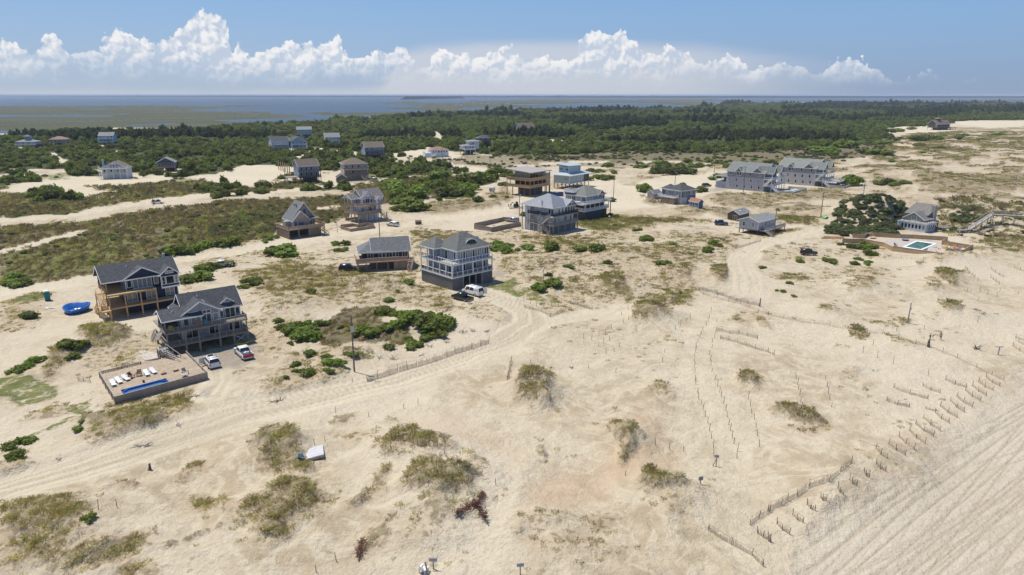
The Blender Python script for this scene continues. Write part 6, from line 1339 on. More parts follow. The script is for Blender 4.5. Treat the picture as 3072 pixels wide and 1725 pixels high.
    a, bb = inv('s', 1930, 530); g = thing('patio_table', 'low round grey table on the pool deck', 'table', G(a, bb, dz + .006)); MB().tube((0, 0, .42), (0, 0, .47), .55, .55, 16).build('tabletop', GREYWOOD, g); MB().tube((0, 0, 0), (0, 0, .42), .08, .08).build('leg', BLACKM, g)
    a, bb = inv('s', 995, 660); g = MB().tube((0, 0, 0), (0, 0, .4), .16, .2, 12).build('flower_pot', mat('terracotta', (.16, .06, .03))); g.location = G(a, bb, dz + .006); tag(g, 'small dark pot at the edge of the narrow pool', 'pot')
    for x, y in ((1450, 475), (1730, 405)):
        a, bb = inv('s', x, y); g = MB().box(-.4, .4, -.2, .2, 0, .22).build('timber_box', mat('brown_chair_wood', (.20, .09, .045)), bevel=.02); g.location = G(a, bb, dz + .01); g.rotation_euler[2] = ang; tag(g, 'brown timber box on the deck at the foot of the stairs', 'box', 'brown boxes at the stair foot')
    # old deck platform beside the stairs
    P = [Vector((*flat('s', *q, .3), .3)) for q in ((880, 60), (1010, 150), (1090, 150), (1360, 95), (1330, 0), (900, -90))]; r2 = thing('low_platform', 'pale worn plank platform at the foot of the grey house stairs', 'platform', (0, 0, 0)); MB().prism([p - Vector((0, 0, .3)) for p in P], (0, 0, .3)).build('platform', mat('bleached_planks', (.46, .41, .36), .85, .15, 2, vert=.2), r2)
pool_yard()

# ------------------------------------------------------------------ other pools and yards
def closed_fence(label, view, pts, h, m, z=0, single=False, cap=.05):
    P = [flat(view, *p) for p in pts]; f = thing('board_fence', label, 'fence', (0, 0, 0))
    for p, q in zip(P, P[1:]):
        zz = gz((p[0] + q[0]) / 2, (p[1] + q[1]) / 2); board_fence(f, p, q, h, zz - .15, .19, .01, m, False, capz=cap)
    return f
closed_fence('grey board fence around the small pool beside the white metal-roofed house', 'e', [(125, 1105), (415, 1155), (890, 1060), (880, 1000), (610, 985), (130, 1085), (125, 1105)], 1.75, FENCEWOOD)
closed_fence('low tan board enclosure in front of the white stilt house', 'd', [(1355, 825), (1520, 870), (1925, 805), (1915, 770), (1790, 760), (1640, 790), (1560, 775), (1360, 800), (1355, 825)], 1.25, TANWOOD)
def flat_pool(name, label, view, pts, rim, col, z):
    P = [Vector((*flat(view, *p, z), z)) for p in pts]; c = sum(P, Vector()) / len(P); t = thing(name, label, 'pool', (0, 0, 0))
    q = MB(); n = len(P); In = [c + (p - c) * rim for p in P]; low = [Vector((p.x, p.y, z - .9)) for p in In]
    q.v += [tuple(p + Vector((0, 0, .06))) for p in P] + [tuple(p + Vector((0, 0, .06))) for p in In] + [tuple(p - Vector((0, 0, .3))) for p in P]
    for i in range(n): j = (i + 1) % n; q.f += [(i, j, n + j, n + i), (2 * n + i, 2 * n + j, j, i)]
    q.build('coping', WHITE, t); MB().poly([p + Vector((0, 0, .03)) for p in In]).build('water', mat('pool_water_' + str(col), col, .06, .12, .5), t)
flat_pool('swimming_pool', 'narrow pale turquoise pool inside the grey fenced yard', 'e', [(400, 1080), (620, 1030), (640, 1045), (440, 1098)], .93, (.10, .34, .42), .25)
flat_pool('swimming_pool', 'square green swimming pool with broad white coping on the sea-side terrace', 'r', [(1270, 265), (1490, 165), (1810, 210), (1560, 315)], .80, (.025, .13, .115), .12)
def terrace():
    T0 = 'r'; pts = [(345, 200), (660, 200), (985, 262), (1115, 328), (1920, 447), (2130, 437), (2355, 305), (1880, 228), (1965, 168), (1430, 135), (1260, 128), (1080, 120), (950, 112), (735, 98), (680, 132), (500, 122)]
    P = [Vector((*flat(T0, *p), 0)) for p in pts]
    t = thing('pool_terrace', 'paved sea-side terrace with tan sand joints inside the cedar fence', 'terrace', (0, 0, 0)); MB().prism([p - Vector((0, 0, .4)) for p in P], (0, 0, .46)).build('paving', mat('pale_terrace_paving', (.46, .38, .30), .9, .12, .6), t)
    Q = [Vector((*flat(T0, *p), .062)) for p in ((1000, 200), (1130, 140), (1460, 150), (1800, 180), (1890, 230), (1700, 330), (1560, 330), (1150, 260))]
    MB().prism(Q, (0, 0, .012)).build('grey_pavers', mat('grey_pavers', (.42, .37, .33), .85, .12, 1.5), t)
    closed_fence('new cedar board fence zigzagging around the sea-side pool terrace', T0, pts[:9] , 1.5, PALEWOOD); closed_fence('cedar board fence along the bushes behind the sea-side terrace', T0, pts[8:], 1.5, PALEWOOD)
    cols = [('lime', (.45, .52, .05)), ('coral red', (.62, .12, .07)), ('violet', (.22, .14, .40)), ('navy', (.03, .08, .16)), ('pink', (.55, .22, .22)), ('yellow', (.65, .48, .04))]
    for (x, y), (n, c) in zip(((1945, 275), (2050, 270), (2150, 295), (1990, 310), (2080, 312), (1915, 285)), cols): p = flat(T0, x, y); adirondack(n + ' beach chair on the sea-side terrace', Vector((*p, .06)), random.uniform(0, 6), mat(n.split()[0] + '_plastic', c, .5))
    for (x, y, lab) in ((1165, 250, 'dark chair at the near edge of the terrace beside the pool'), (1630, 325, 'dark chair below the pool on the terrace')): p = flat(T0, x, y); adirondack(lab, Vector((*p, .06)), random.uniform(0, 6), DARKWOOD)
    p = flat(T0, 1315, 165); g = thing('fire_pit', 'dark round fire bowl on the terrace near the green pool', 'fire pit', (*p, .06)); MB().tube((0, 0, 0), (0, 0, .45), .7, 1.1, 14).build('bowl', BLACKM, g); MB().tube((0, 0, .45), (0, 0, .5), 1.15, 1.15, 14).build('rim', STEEL, g)
    p = flat(T0, 790, 130); g = thing('patio_umbrella', 'folded dark parasol standing on the terrace beside a yellow float', 'umbrella', (*p, .06)); MB().tube((0, 0, 0), (0, 0, 2.2), .03, .03).build('pole', GREYWOOD, g); MB().tube((0, 0, 1.5), (0, 0, 2.3), 1.2, .05, 8).build('canopy', mat('brown_canvas', (.13, .09, .07)), g)
    p = flat(T0, 830, 110); g = MB().tube((0, 0, 0), (0, 0, .25), .6, .5, 14).build('pool_float', mat('yellow_plastic', (.75, .50, .03), .5), bevel=.08); g.location = (*p, .06); tag(g, 'round yellow pool float on the terrace', 'pool float')
    # rust coloured planting bed
    p = at(T0, 180, 120); g = MB().prism([(-4, -1.2, -.2), (3.5, -1.6, -.2), (4.5, 1.2, -.2), (-1, 1.8, -.2)], (0, 0, .35)).build('mulch_bed', mat('rust_mulch', (.24, .11, .055), .95, .25, 3)); g.location = p; tag(g, 'rust brown mulch bed at the end of the cedar fence', 'flower bed')
    # boardwalk up the dune
    b = thing('boardwalk', 'long silvered timber boardwalk climbing over the dune behind the olive house', 'boardwalk', (0, 0, 0))
    def bw(view, a, z): return Vector((*flat(view, *a, z), z))
    n0, n1, n2, n3 = bw('h', (1760, 450), .8), bw('h', (1880, 445), 1.2), bw('h', (2180, 255), 5.6), bw('h', (2620, 280), 5.6)
    for p, q in ((n0, n1), (n1, n2), (n2, n3)):
        k = int((q - p).length / .45); d = (q - p); sd = Vector((-d.y, d.x, 0)).normalized()
        for i in range(k):
            a = p + d * (i / k); e = p + d * ((i + .9) / k); MB().hexa([a - sd * .8, e - sd * .8, e + sd * .8, a + sd * .8] + [v + Vector((0, 0, .06)) for v in (a - sd * .8, e - sd * .8, e + sd * .8, a + sd * .8)]).build('plank', GREYWOOD, b)
        for s in (-1, 1):
            MB().beam(p + sd * s * .8 + Vector((0, 0, 1.0)), q + sd * s * .8 + Vector((0, 0, 1.0)), .1, .12).build('handrail', GREYWOOD, b); MB().beam(p + sd * s * .8 - Vector((0, 0, .15)), q + sd * s * .8 - Vector((0, 0, .15)), .08, .3).build('beam', GREYWOOD, b)
            for i in range(max(2, int(d.length / 3)) + 1):
                c = p + d * (i / max(2, int(d.length / 3))) + sd * s * .75; MB().box(c.x - .07, c.x + .07, c.y - .07, c.y + .07, min(gz(c.x, c.y), c.z) - .3, c.z + 1.0).build('post', GREYWOOD, b)
terrace()

# ------------------------------------------------------------------ utility poles, lamps, signs
def pole(view, a, b, h, label, transformer=False, lean=0.0, r=.15):
    p = at(view, a, b); t = thing('utility_pole', label, 'utility pole', p, random.uniform(0, 3)); PW = mat('pole_wood', (.17, .135, .105), .9, .2, 2)
    MB().tube((0, 0, -.6), (lean, 0, h), r, r * .72, 10).build('pole', PW, t)
    MB().beam((lean - .5, 0, h - .35), (lean + .5, 0, h - .35), .1, .12).build('crossarm', PW, t)
    for s in (-.4, .4): MB().tube((lean + s, 0, h - .3), (lean + s, 0, h - .08), .05, .03, 6).build('insulator', GREYWOOD, t)
    if transformer:
        c = MB().tube((-.38, 0, h - 2.9), (-.38, 0, h - 1.9), .26, .26, 12).build('transformer', mat('transformer_grey', (.50, .53, .55), .5), t); MB().tube((-.38, 0, h - 1.9), (-.38, 0, h - 1.75), .2, .08, 10).build('bushing', BLACKM, c)
    return t
pole('k', 990, 855, 10.3, 'timber utility pole with grey transformer drum beside the brown heath hollow', True, -.25); pole('d', 2015, 1000, 10.4, 'timber utility pole with transformer rising behind the low brown shingled house', True)
pole('e', 885, 890, 10.5, 'utility pole with transformer at the corner of the white metal-roofed house', True); pole('e', 2465, 605, 11, 'tall utility pole on the bare sand right of the roof-deck house')
pole('g', 1210, 452, 13, 'utility pole standing before the large grey three-storey house'); pole('g', 1550, 925, 9.5, 'utility pole in front of the pale grey cottage'); pole('g', 2070, 690, 9, 'utility pole on the grassy dune left of the thicket hill'); pole('g', 2530, 530, 9, 'utility pole with transformer behind the thicket hill', True)
pole('g', 455, 400, 10, 'utility pole behind the slate blue house'); pole('g', 890, 252, 10, 'utility pole beyond the gravel car park'); pole('j', 1545, 795, 10.5, 'utility pole beside the car on the far sandy road'); pole('j', 1565, 325, 12, 'utility pole in the woods behind the dark grey cottage'); pole('j', 600, 392, 11, 'utility pole at the sandy gap in the left woods')
pole('i', 507, 580, 9.5, 'utility pole left of the blue-grey stilt house'); pole('i', 1202, 228, 11, 'utility pole beside the white cross-gabled woods house'); pole('i', 1466, 445, 9, 'utility pole in the thicket right of the silver car'); pole('i', 2020, 345, 11, 'utility pole before the white house with orange-brown roof'); pole('i', 2480, 395, 9, 'utility pole on the sandy edge of the scrub'); pole('i', 565, 330, 11, 'utility pole in front of the twin-gabled house', True)
def lamp(view, a, b, h, label):
    p = at(view, a, b); t = thing('lamp_post', label, 'lamp post', p); MB().tube((0, 0, -.3), (0, 0, h), .07, .06, 8).build('pole', WOOD, t); MB().tube((0, 0, h), (0, 0, h + .3), .32, .2, 10).build('lamp_head', mat('lamp_white', (.80, .80, .78), .4), t)
lamp('d', 1302, 892, 4.0, 'lamp post with white head on a brown brush mound by the tan chalet'); lamp('l', 315, 525, 4.2, 'lamp post with white head among bushes near the van driveway'); lamp('e', 2390, 1122, 4.8, 'lamp post with pale head on the sand near the dark-based roof-deck house')
def sign(view, a, b, h, label, w=.55, hh=.35, two=False, col=(.38, .37, .40)):
    p = at(view, a, b); t = thing('sign_post', label, 'sign', p, random.uniform(-.4, .4)); q = MB(); q.box(-.05, .05, -.05, .05, -.3, h)
    q.build('post', WOOD, t)
    if two: MB().beam((-.4, 0, 0), (-.05, 0, h * .6), .08, .08).build('brace', WOOD, t)
    MB().box(-w / 2, w / 2, -.085, -.055, h - hh, h).build('sign_board', mat('sign_grey_' + str(col[0]), col, .6, .2, 6), t)
sign('o', 1620, 1390, 1.3, 'small grey notice sign on a post in the foreground sand', .8, .4); sign('p', 60, 1446, 1.4, 'pale blue-grey notice sign on a post in the foreground sand', .7, .4, col=(.36, .37, .42)); sign('p', 1487, 655, 1.7, 'weathered sign on a crooked post where the posted path meets the beach', .55, .4, True); sign('p', 1372, 780, 1.0, 'dark leaning board sign on the dune by the path mouth', .6, .5, col=(.30, .28, .26))
for (v, a, b, h, lab) in (('m', 1405, 690, 4.2, 'tall grey driftwood post topped by a white float on the dune'), ('m', 2312, 1018, 1.5, 'grey driftwood cross on the flat sand')):
    p = at(v, a, b); t = thing('driftwood_post', lab, 'post', p); MB().tube((0, 0, -.3), (.1, 0, h), .16 if h > 3 else .1, .1, 8).build('post', GREYWOOD, t)
    if h > 3: MB().tube((.1, 0, h - .05), (.1, 0, h + .25), .18, .12, 10).build('float', WHITE, t); MB().beam((0, 0, h * .55), (.15, -.3, h * .75), .2, .2).build('stub', GREYWOOD, t)
    else: MB().beam((-.8, 0, h), (.8, 0, h), .12, .12).build('crossbar', GREYWOOD, t)

# ------------------------------------------------------------------ sand fences and posts
def seg_pts(P, step):
    out = []; 
    for p, q in zip(P, P[1:]):
        n = max(1, round((q - p).length / step)); out += [p + (q - p) * (i / n) for i in range(n)]
    return out + [P[-1]]
SLAT = mat('sand_fence_slat', (.34, .265, .195), .9, .25, 5); SLATP = mat('sand_fence_pale', (.52, .415, .31), .9, .2, 5); POSTM = mat('sand_post', (.24, .19, .145), .9, .25, 5)
_post_me = MB().tube((0, 0, -.4), (0, 0, 1), .045, .036, 7).mesh('fence_post', POSTM)
def sand_fence(label, view, pts, h=1.1, m=SLAT, post=2.6, slat=.13, group=None, ph=1.35, sag=.12):
    P = [at(view, *p) for p in pts]; r = thing('sand_fence', label, 'sand fence', (0, 0, 0), 0, group)
    c0 = P[0]; r.location = c0; fine = seg_pts(P, slat); q = MB(); rr = random.Random(len(pts) + int(c0.x * 7))
    k = rr.random() * 9
    for i, c in enumerate(fine):
        if rr.random() < .05: continue
        z = gz(c.x, c.y) - c0.z; d = (fine[min(i + 1, len(fine) - 1)] - fine[max(0, i - 1)]); d.z = 0; d.normalize(); hh = h * (.86 + .1 * math.sin(i * .21 + k) + rr.uniform(-.08, .08)) * .7 - sag * (.3 + 1.2 * rr.random())
        x, y = c.x - c0.x, c.y - c0.y; lx, ly = d.x * .028, d.y * .028; tx, ty = d.y * rr.uniform(-.06, .06), -d.x * rr.uniform(-.06, .06)
        i0 = len(q.v); q.v += [(x - lx, y - ly, z - .15), (x + lx, y + ly, z - .15), (x + lx + tx, y + ly + ty, z + hh), (x - lx + tx, y - ly + ty, z + hh)]; q.f.append((i0, i0 + 1, i0 + 2, i0 + 3))
    for zz in (.25, .75):
        for a, b in zip(seg_pts(P, 1.0), seg_pts(P, 1.0)[1:]): q.beam(Vector((a.x, a.y, gz(a.x, a.y) + h * zz)) - c0, Vector((b.x, b.y, gz(b.x, b.y) + h * zz)) - c0, .02, .03)
    o = q.build('slat_panel', m, r); tag(o, kind='stuff')
    for c in seg_pts(P, post):
        o = link('post', _post_me, r, (c.x - c0.x, c.y - c0.y, gz(c.x, c.y) - c0.z)); o.rotation_euler = (rr.uniform(-.12, .12), rr.uniform(-.12, .12), 0); o.scale = (1, 1, ph * .72 * rr.uniform(.75, 1.1))
short = '''880,490,1000,575 955,440,1065,530 1030,395,1145,490 1075,345,1205,435 1130,305,1255,395 1220,265,1320,340 1255,215,1378,300 1330,180,1430,260 1375,145,1488,222 1437,100,1550,180 1490,65,1590,140 1535,40,1640,100 1590,5,1688,70
785,525,870,600 790,640,855,690 700,700,740,735 595,755,648,795 510,815,548,860 385,885,425,910 285,935,345,980 180,1010,255,1065 65,1075,155,1150 0,1180,18,1210 865,175,1030,225 1130,70,1255,120 1295,25,1440,80 915,80,1165,165'''
for s_ in short.split():
    a, b, c, d = map(float, s_.split(',')); sand_fence('short slatted sand fence set at a slant along the beach edge', 'q', [(a, b), ((a + c) / 2 - 6, (b + d) / 2 + 6), (c, d)], 1.05, SLATP, 3.2, .10, ph=1.25, group='short sand fences along the beach edge')
for s_ in '2490,855,2600,885 2520,895,2600,935 2465,935,2600,1030 1985,145,2080,240 2245,165,2370,240 2235,240,2325,310 2475,145,2600,195'.split():
    a, b, c, d = map(float, s_.split(',')); sand_fence('short slatted sand fence on the smooth back beach', 'm', [(a, b), (c, d)], 1.1, SLATP, 2.4, group='short sand fences on the back beach')
sand_fence('long bent slatted fence crowning the beach-edge dune', 'q', [(0, 980), (95, 935), (145, 905), (215, 872), (305, 805), (445, 762), (525, 692), (610, 622)], 1.3, SLAT, 3.0)
sand_fence('slatted fence running down to the beach near the path mouth', 'p', [(1430, 1118), (1600, 1225), (1750, 1305), (1830, 1385)], 1.1, SLAT); sand_fence('half buried slatted fence beside the path mouth', 'p', [(1790, 1145), (1830, 1170), (1880, 1200)], .9, SLAT); sand_fence('slatted fence rising from the path mouth towards the crest', 'p', [(1735, 1082), (1800, 1030), (1880, 985)], 1.2, SLAT)
sand_fence('long tan slatted fence curving across the open sand towards the driftwood', 'l', [(1820, 545), (1930, 618), (2060, 655), (2300, 712), (2576, 822)], 1.3, SLATP, 3.2, .2); sand_fence('long low buried fence crossing the sand to the slatted beach fences', 'm', [(0, 625), (320, 692), (620, 730), (860, 762), (1150, 812), (1480, 912), (1610, 945)], 1.0, SLATP, 3.5, .24); sand_fence('slatted fence continuing past the stump to the beach edge', 'm', [(1620, 940), (1900, 1055), (2100, 1150), (2250, 1222), (2370, 1280)], 1.0, SLATP, 3.2, .2)
sand_fence('tall brush-packed fence above the curving tan fence', 'l', [(1880, 570), (2000, 590), (2120, 630), (2260, 680), (2490, 735)], 1.5, GREYWOOD, 2.4, .10); sand_fence('corner of slatted fence at the bend of the van driveway', 'l', [(130, 750), (210, 768), (300, 792), (385, 842), (450, 812), (535, 782)], 1.3, SLAT, 2.2); sand_fence('stretch of tan mesh fence standing alone on bare sand', 'l', [(585, 708), (655, 725), (730, 748), (808, 770)], 1.3, SLATP, 2.4, .09)
sand_fence('tan mesh fence with dark stakes along the hollow beside the main track', 'k', [(1120, 955), (1220, 925), (1340, 885), (1430, 852), (1525, 830), (1620, 805), (1720, 775), (1805, 748), (1920, 705), (2005, 670), (2080, 648), (2170, 625), (2260, 592), (2340, 570)], 1.6, SLATP, 2.4, .10, ph=2.0)
sand_fence('slatted fence zigzag enclosing a sand plot, lower run', 'l', [(2095, 1062), (2180, 1078), (2270, 1102), (2360, 1132), (2450, 1162), (2576, 1200), (2640, 1225)], 1.1, SLAT, 2.6); sand_fence('slatted fence zigzag enclosing a sand plot, upper run', 'l', [(2060, 985), (2110, 985), (2190, 1008), (2280, 1015), (2370, 1035), (2470, 1062)], 1.3, SLATP, 2.4); sand_fence('broken slatted fence on the mound beside the white ramp', 'o', [(1240, 215), (1340, 218), (1480, 250), (1580, 262), (1660, 272)], 1.1, SLAT, 3.5); sand_fence('slatted fence on the far side of the grassy mound', 'o', [(1725, 345), (1840, 430), (1935, 490), (2065, 530)], 1.1, SLAT, 3.0); sand_fence('leaning slatted fence beside the main sand track', 'l', [(0, 1290), (-20, 1330), (-50, 1480)], 1.6, SLAT, 2.2)
sand_fence('wire fence with thin posts below the cedar terrace', 'h', [(860, 785), (1070, 805), (1200, 812), (1340, 815), (1485, 825)], 1.5, SLATP, 4, .6); sand_fence('weathered fence before the pale grey cottage', 'g', [(430, 790), (580, 815), (700, 835), (830, 840)], 1.0, SLAT, 4, .5); sand_fence('slatted fence by the track below the grey cottage', 'l', [(2060, 60), (2160, 110), (2250, 150), (2400, 110), (2500, 80)], 1.2, SLAT, 3)
sand_fence('low fence of dry stakes behind the navy house yard', 'a', [(780, 785), (890, 800), (990, 805), (1150, 815)], .9, SLAT, 3, .3); sand_fence('leaning picket remnants beside the pool yard dune', 'a', [(620, 1165), (660, 1170), (715, 1180)], 1.2, GREYWOOD, 2, .2)
sand_fence('row of stakes along the green lawn by the van driveway', 'l', [(55, 668), (120, 690), (185, 712), (250, 742), (320, 765), (398, 740), (468, 728)], .5, GREYWOOD, 2.2, 1.2, ph=1.9)
lines = [('p', '1335,30 1340,55 1350,120 1362,165 1378,205 1390,245 1408,290 1427,340 1437,395 1455,450 1468,515 1472,580', 'weathered post in the line along the near side of the posted beach path'), ('p', '1480,20 1497,70 1512,115 1525,150 1542,200 1558,250 1568,295 1580,350 1592,395 1605,450 1617,490', 'weathered post in the line along the far side of the posted beach path'),
  ('l', '2005,770 2000,800 1985,855 1975,895 1955,930 1920,985 1905,1015 1890,1050 1870,1098 1850,1155 1845,1195 1840,1245 1835,1295 1835,1345 1838,1400', 'weathered post in the line along the near side of the posted beach path'), ('l', '2060,890 2050,990 2035,1045 2015,1095 2010,1155 1990,1225 1993,1285 2000,1335 2010,1395', 'weathered post in the line along the far side of the posted beach path'),
  ('p', '1722,165 1738,215 1747,265 1768,315 1780,370 1790,435', 'thin stake in the short row on the sand inside the posted path'), ('q', '205,20 215,60 222,95 230,140 238,185 243,230 250,268', 'stake in the row running down to the dark green grass patch'), ('q', '418,20 430,80 440,125 450,170 462,222', 'stake in the row bending into the buried fence'),
  ('p', '1045,500 1150,530 1252,545 1642,545 1640,595 1803,510 825,720', 'lone stake with a short shadow on the bare pale flat'), ('l', '755,950 800,1075 875,1030 940,1000 998,970 1028,1185 1080,1140 945,1210 1100,820 1120,905 1170,770 1170,880 1250,980 768,1360 1043,1400 720,1060 980,1080 925,1110 870,1135 1645,970 1693,935 1757,892 1795,862 187,1300 1535,1200 1513,1290', 'lone stake scattered on the bare sand by the track fork'),
  ('k', '1630,1190 1487,1225 1135,1305 803,1270 975,965', 'short stub of a stake on the sand below the main track'), ('m', '955,1000 1100,1050 1258,1110 1610,1235 1057,930 2110,275 2210,410 2330,390 2040,405 2000,380 2130,380 2305,435 2520,415 2110,480 2105,700 1295,785 1570,765', 'lone stake on the wide back beach flat'), ('o', '1095,140 1345,215 2190,620 735,1325 550,1420 415,265 535,255 632,228', 'dark stake around the grassy mound by the white ramp'), ('n', '900,850 1070,830', 'short dark stub beside the curved tyre track')]
for v, s_, lab in lines:
    for q in s_.split():
        a, b = map(float, q.split(',')); p = at(v, a, b); o = link('fence_post', _post_me, None, p); o.rotation_euler = (random.uniform(-.12, .12), random.uniform(-.12, .12), 0); o.scale = (1, 1, random.uniform(.7, 1.35)); tag(o, lab, 'post', 'posts: ' + lab[:48])

# ------------------------------------------------------------------ loose things on the sand
def misc():
    # blue fibreglass pool shell lying on the sand
    p = at('a', 555, 640); t = thing('pool_shell', 'bright blue fibreglass pool shell lying on the sand beside the navy house', 'pool shell', p + Vector((0, 2.2, 0)), R(12)); n = 28; out = []
    for i in range(n):
        a = 2 * math.pi * i / n; r = 2.1 + .30 * math.cos(2 * a) + .22 * math.sin(3 * a); out.append((r * .98 * math.cos(a), r * 1.35 * math.sin(a)))
    q = MB(); lv = [(1.0, 1.5), (1.06, 1.55), (1.06, 1.42), (.95, 1.40), (.80, .10), (.78, .02)]; lv = [(1.12, 1.15), (1.12, 1.26), (.98, 1.26), (.88, .22), (0, .18)]
    ids = []
    for s, z in lv: ids.append(len(q.v)); q.v += [(x * s, y * s, z) for x, y in out]
    for s0, s1 in zip(ids, ids[1:]):
        for i in range(n): j = (i + 1) % n; q.f.append((s0 + i, s0 + j, s1 + j, s1 + i))
    k0 = len(q.v); q.v += [(x * .92, y * .92, .02) for x, y in out]
    for i in range(n): j = (i + 1) % n; q.f.append((k0 + i, k0 + j, ids[0] + j, ids[0] + i))
    o = q.build('shell', POOLBLUE, t, True); MB().prism([(x * .6, y * .6, .19) for x, y in out], (0, 0, .04)).build('sand_inside', mat('sand_puddle', (.30, .22, .12), .9), t)
    for s in (-1, 1): MB().box(s * 1.2 - .08, s * 1.2 + .08, -2.6, 2.6, -.05, .1).build('support_beam', WOOD, t)
    o.rotation_euler = (R(4), 0, 0)
    p = at('a', 378, 528); t = thing('portable_toilet', 'teal portable toilet cabin with white roof on the sand', 'toilet cabin', p, R(35)); TL = mat('teal_plastic', (.02, .21, .21), .5, .08, 2, vert=.15); MB().box(-.55, .55, -.55, .55, .05, 2.1).build('cabin', TL, t, bevel=.04); MB().hexa([(-.6, -.6, 2.1), (.6, -.6, 2.1), (.6, .6, 2.1), (-.6, .6, 2.1), (-.35, -.5, 2.35), (.35, -.5, 2.35), (.35, .5, 2.35), (-.35, .5, 2.35)]).build('roof', WHITE, t); MB().box(-.4, .4, -.575, -.552, .15, 1.95).build('door', mat('teal_door', (.015, .17, .17), .5), t); MB().box(-.6, .6, -.6, .6, 0, .08).build('skid', BLACKM, t)
    # white ramp and blue chair
    c = [at('o', *q) for q in ((425, 285), (610, 270), (625, 385), (440, 385))]; t = thing('plank_platform', 'white weathered plank platform half buried in the foreground sand', 'platform', (0, 0, 0)); n = 14; zt = sum(q.z for q in c) / 4 + .12
    for i in range(n):
        f0, f1 = i / n, (i + .94) / n; a, b, e, d = c[0].lerp(c[3], f0), c[1].lerp(c[2], f0), c[1].lerp(c[2], f1), c[0].lerp(c[3], f1); pts = [Vector((v.x, v.y, zt + random.uniform(-.008, .008))) for v in (a, b, e, d)]; MB().prism([v - Vector((0, 0, .06)) for v in pts], (0, 0, .06)).build('plank', mat('white_planks', (.52, .51, .52), .8, .14, 3), t)
    for k in (0, 3): a = c[k]; b = c[(k + 1) if k == 0 else 2]; MB().beam((a.x, a.y, zt - .22), (b.x, b.y, zt - .22), .12, .3).build('beam', GREYWOOD, t)
    p = at('o', 410, 385); adirondack('blue grey slatted chair beside the white plank platform', p, R(200), mat('faded_blue_paint', (.17, .26, .34), .6)); p = at('o', 1530, 1420); adirondack('white plastic chair in the foreground sand beside a leaning post', p, R(150), mat('white_plastic', (.78, .79, .80), .4, .05))
    p = at('o', 1590, 1440); o = MB().tube((-.2, 0, -.3), (-.45, 0, 1.5), .1, .09, 8).build('leaning_post', GREYWOOD); o.location = p; tag(o, 'leaning grey post behind the white chair in the foreground', 'post')
    # driftwood and dead brush
    def drift(view, a, b, n, L, label, seed, m=GREYWOOD, up=.35, r0=.09):
        L *= .62; r0 *= .62; up = min(up, 1.1); p = at(view, a, b); rr = random.Random(seed); t = thing('driftwood', label, 'driftwood', p)
        for i in range(n):
            an = rr.uniform(0, 6.28); l = L * rr.uniform(.4, 1); q = Vector((rr.uniform(-.4, .4) * L, rr.uniform(-.3, .3) * L, rr.uniform(0, .1))); d = Vector((math.cos(an), math.sin(an), rr.uniform(0, up))) * l; mid = q + d * .5 + Vector((0, 0, rr.uniform(0, .2) * l * .4)); MB().tube(q - Vector((0, 0, .1)), mid, r0, r0 * .8, 6).tube(mid, q + d, r0 * .8, r0 * .35, 5).build('branch', m, t)
    drift('n', 1300, 270, 14, 2.2, 'heap of grey driftwood branches at the edge of the main track', 1); drift('n', 540, 375, 3, 1.5, 'pale driftwood plank with dark knot on the sand slope', 2); drift('m', 1065, 1185, 4, 2.6, 'long curved driftwood trunk on the flat sand', 3); drift('k', 230, 1150, 10, 2.4, 'tangle of dark driftwood along the track bank', 4, DARKWOOD)
    drift('l', 840, 1215, 5, .8, 'small knot of roots on the bare sand flat', 5); drift('l', 600, 1350, 8, .9, 'bleached root tangle on the bare sand below the track', 6, up=.9); drift('l', 385, 1355, 5, 1.0, 'dark root stub on the sand beside the track fork', 7, DARKWOOD); drift('k', 1380, 730, 12, 2.0, 'broken grey lattice and branches in the sand hollow', 8, up=1.2); drift('k', 1750, 600, 10, 1.8, 'standing grey brush at the rim of the sandy hollow', 9, up=2.0); drift('k', 2080, 460, 10, 1.8, 'upright bundle of grey brush in the pale sand', 10, up=2.5); drift('k', 2180, 450, 9, 1.6, 'leaning bundle of grey brush with a forked top', 11, up=2.0); drift('k', 1930, 560, 8, 1.6, 'low grey brush between upright bundles', 12, up=1.0); drift('k', 2320, 455, 7, 1.3, 'dark stump with roots and a flat board at the fence end', 13, DARKWOOD, .8); drift('k', 1650, 690, 6, 1.5, 'flat broken pickets on the sand hollow floor', 14, up=.2)
    drift('k', 1560, 640, 8, 1.4, 'upright grey brush at the edge of the green thicket', 21, up=2.0); drift('k', 1240, 720, 8, 1.4, 'dead grey brush at the left end of the sand hollow', 22, up=1.5); drift('k', 1180, 945, 9, 2.0, 'collapsed grey fence pickets at the fence end by the track', 23, up=.4); drift('a', 1540, 1290, 10, 2.2, 'dead grey branches along the broken rail below the pool fence', 24, up=.5); drift('n', 1620, 80, 6, 2.2, 'grey cross-shaped driftwood at the track edge', 25, up=.8)
    drift('m', 2085, 960, 16, 2.2, 'bare dead bush with forked branches on the flat sand', 15, DARKWOOD, 2.2, .08); drift('m', 700, 480, 5, 2.0, 'driftwood beams lying on the wind-swept flat', 16); drift('l', 2330, 190, 5, 1.5, 'pile of grey planks beside the track', 17); drift('l', 2060, 610, 12, 2.2, 'grey brush pile packed against the tan fence', 18, up=.3)
    RB = mat('rust_red_needles', (.12, .048, .030), .9, .3, 6)
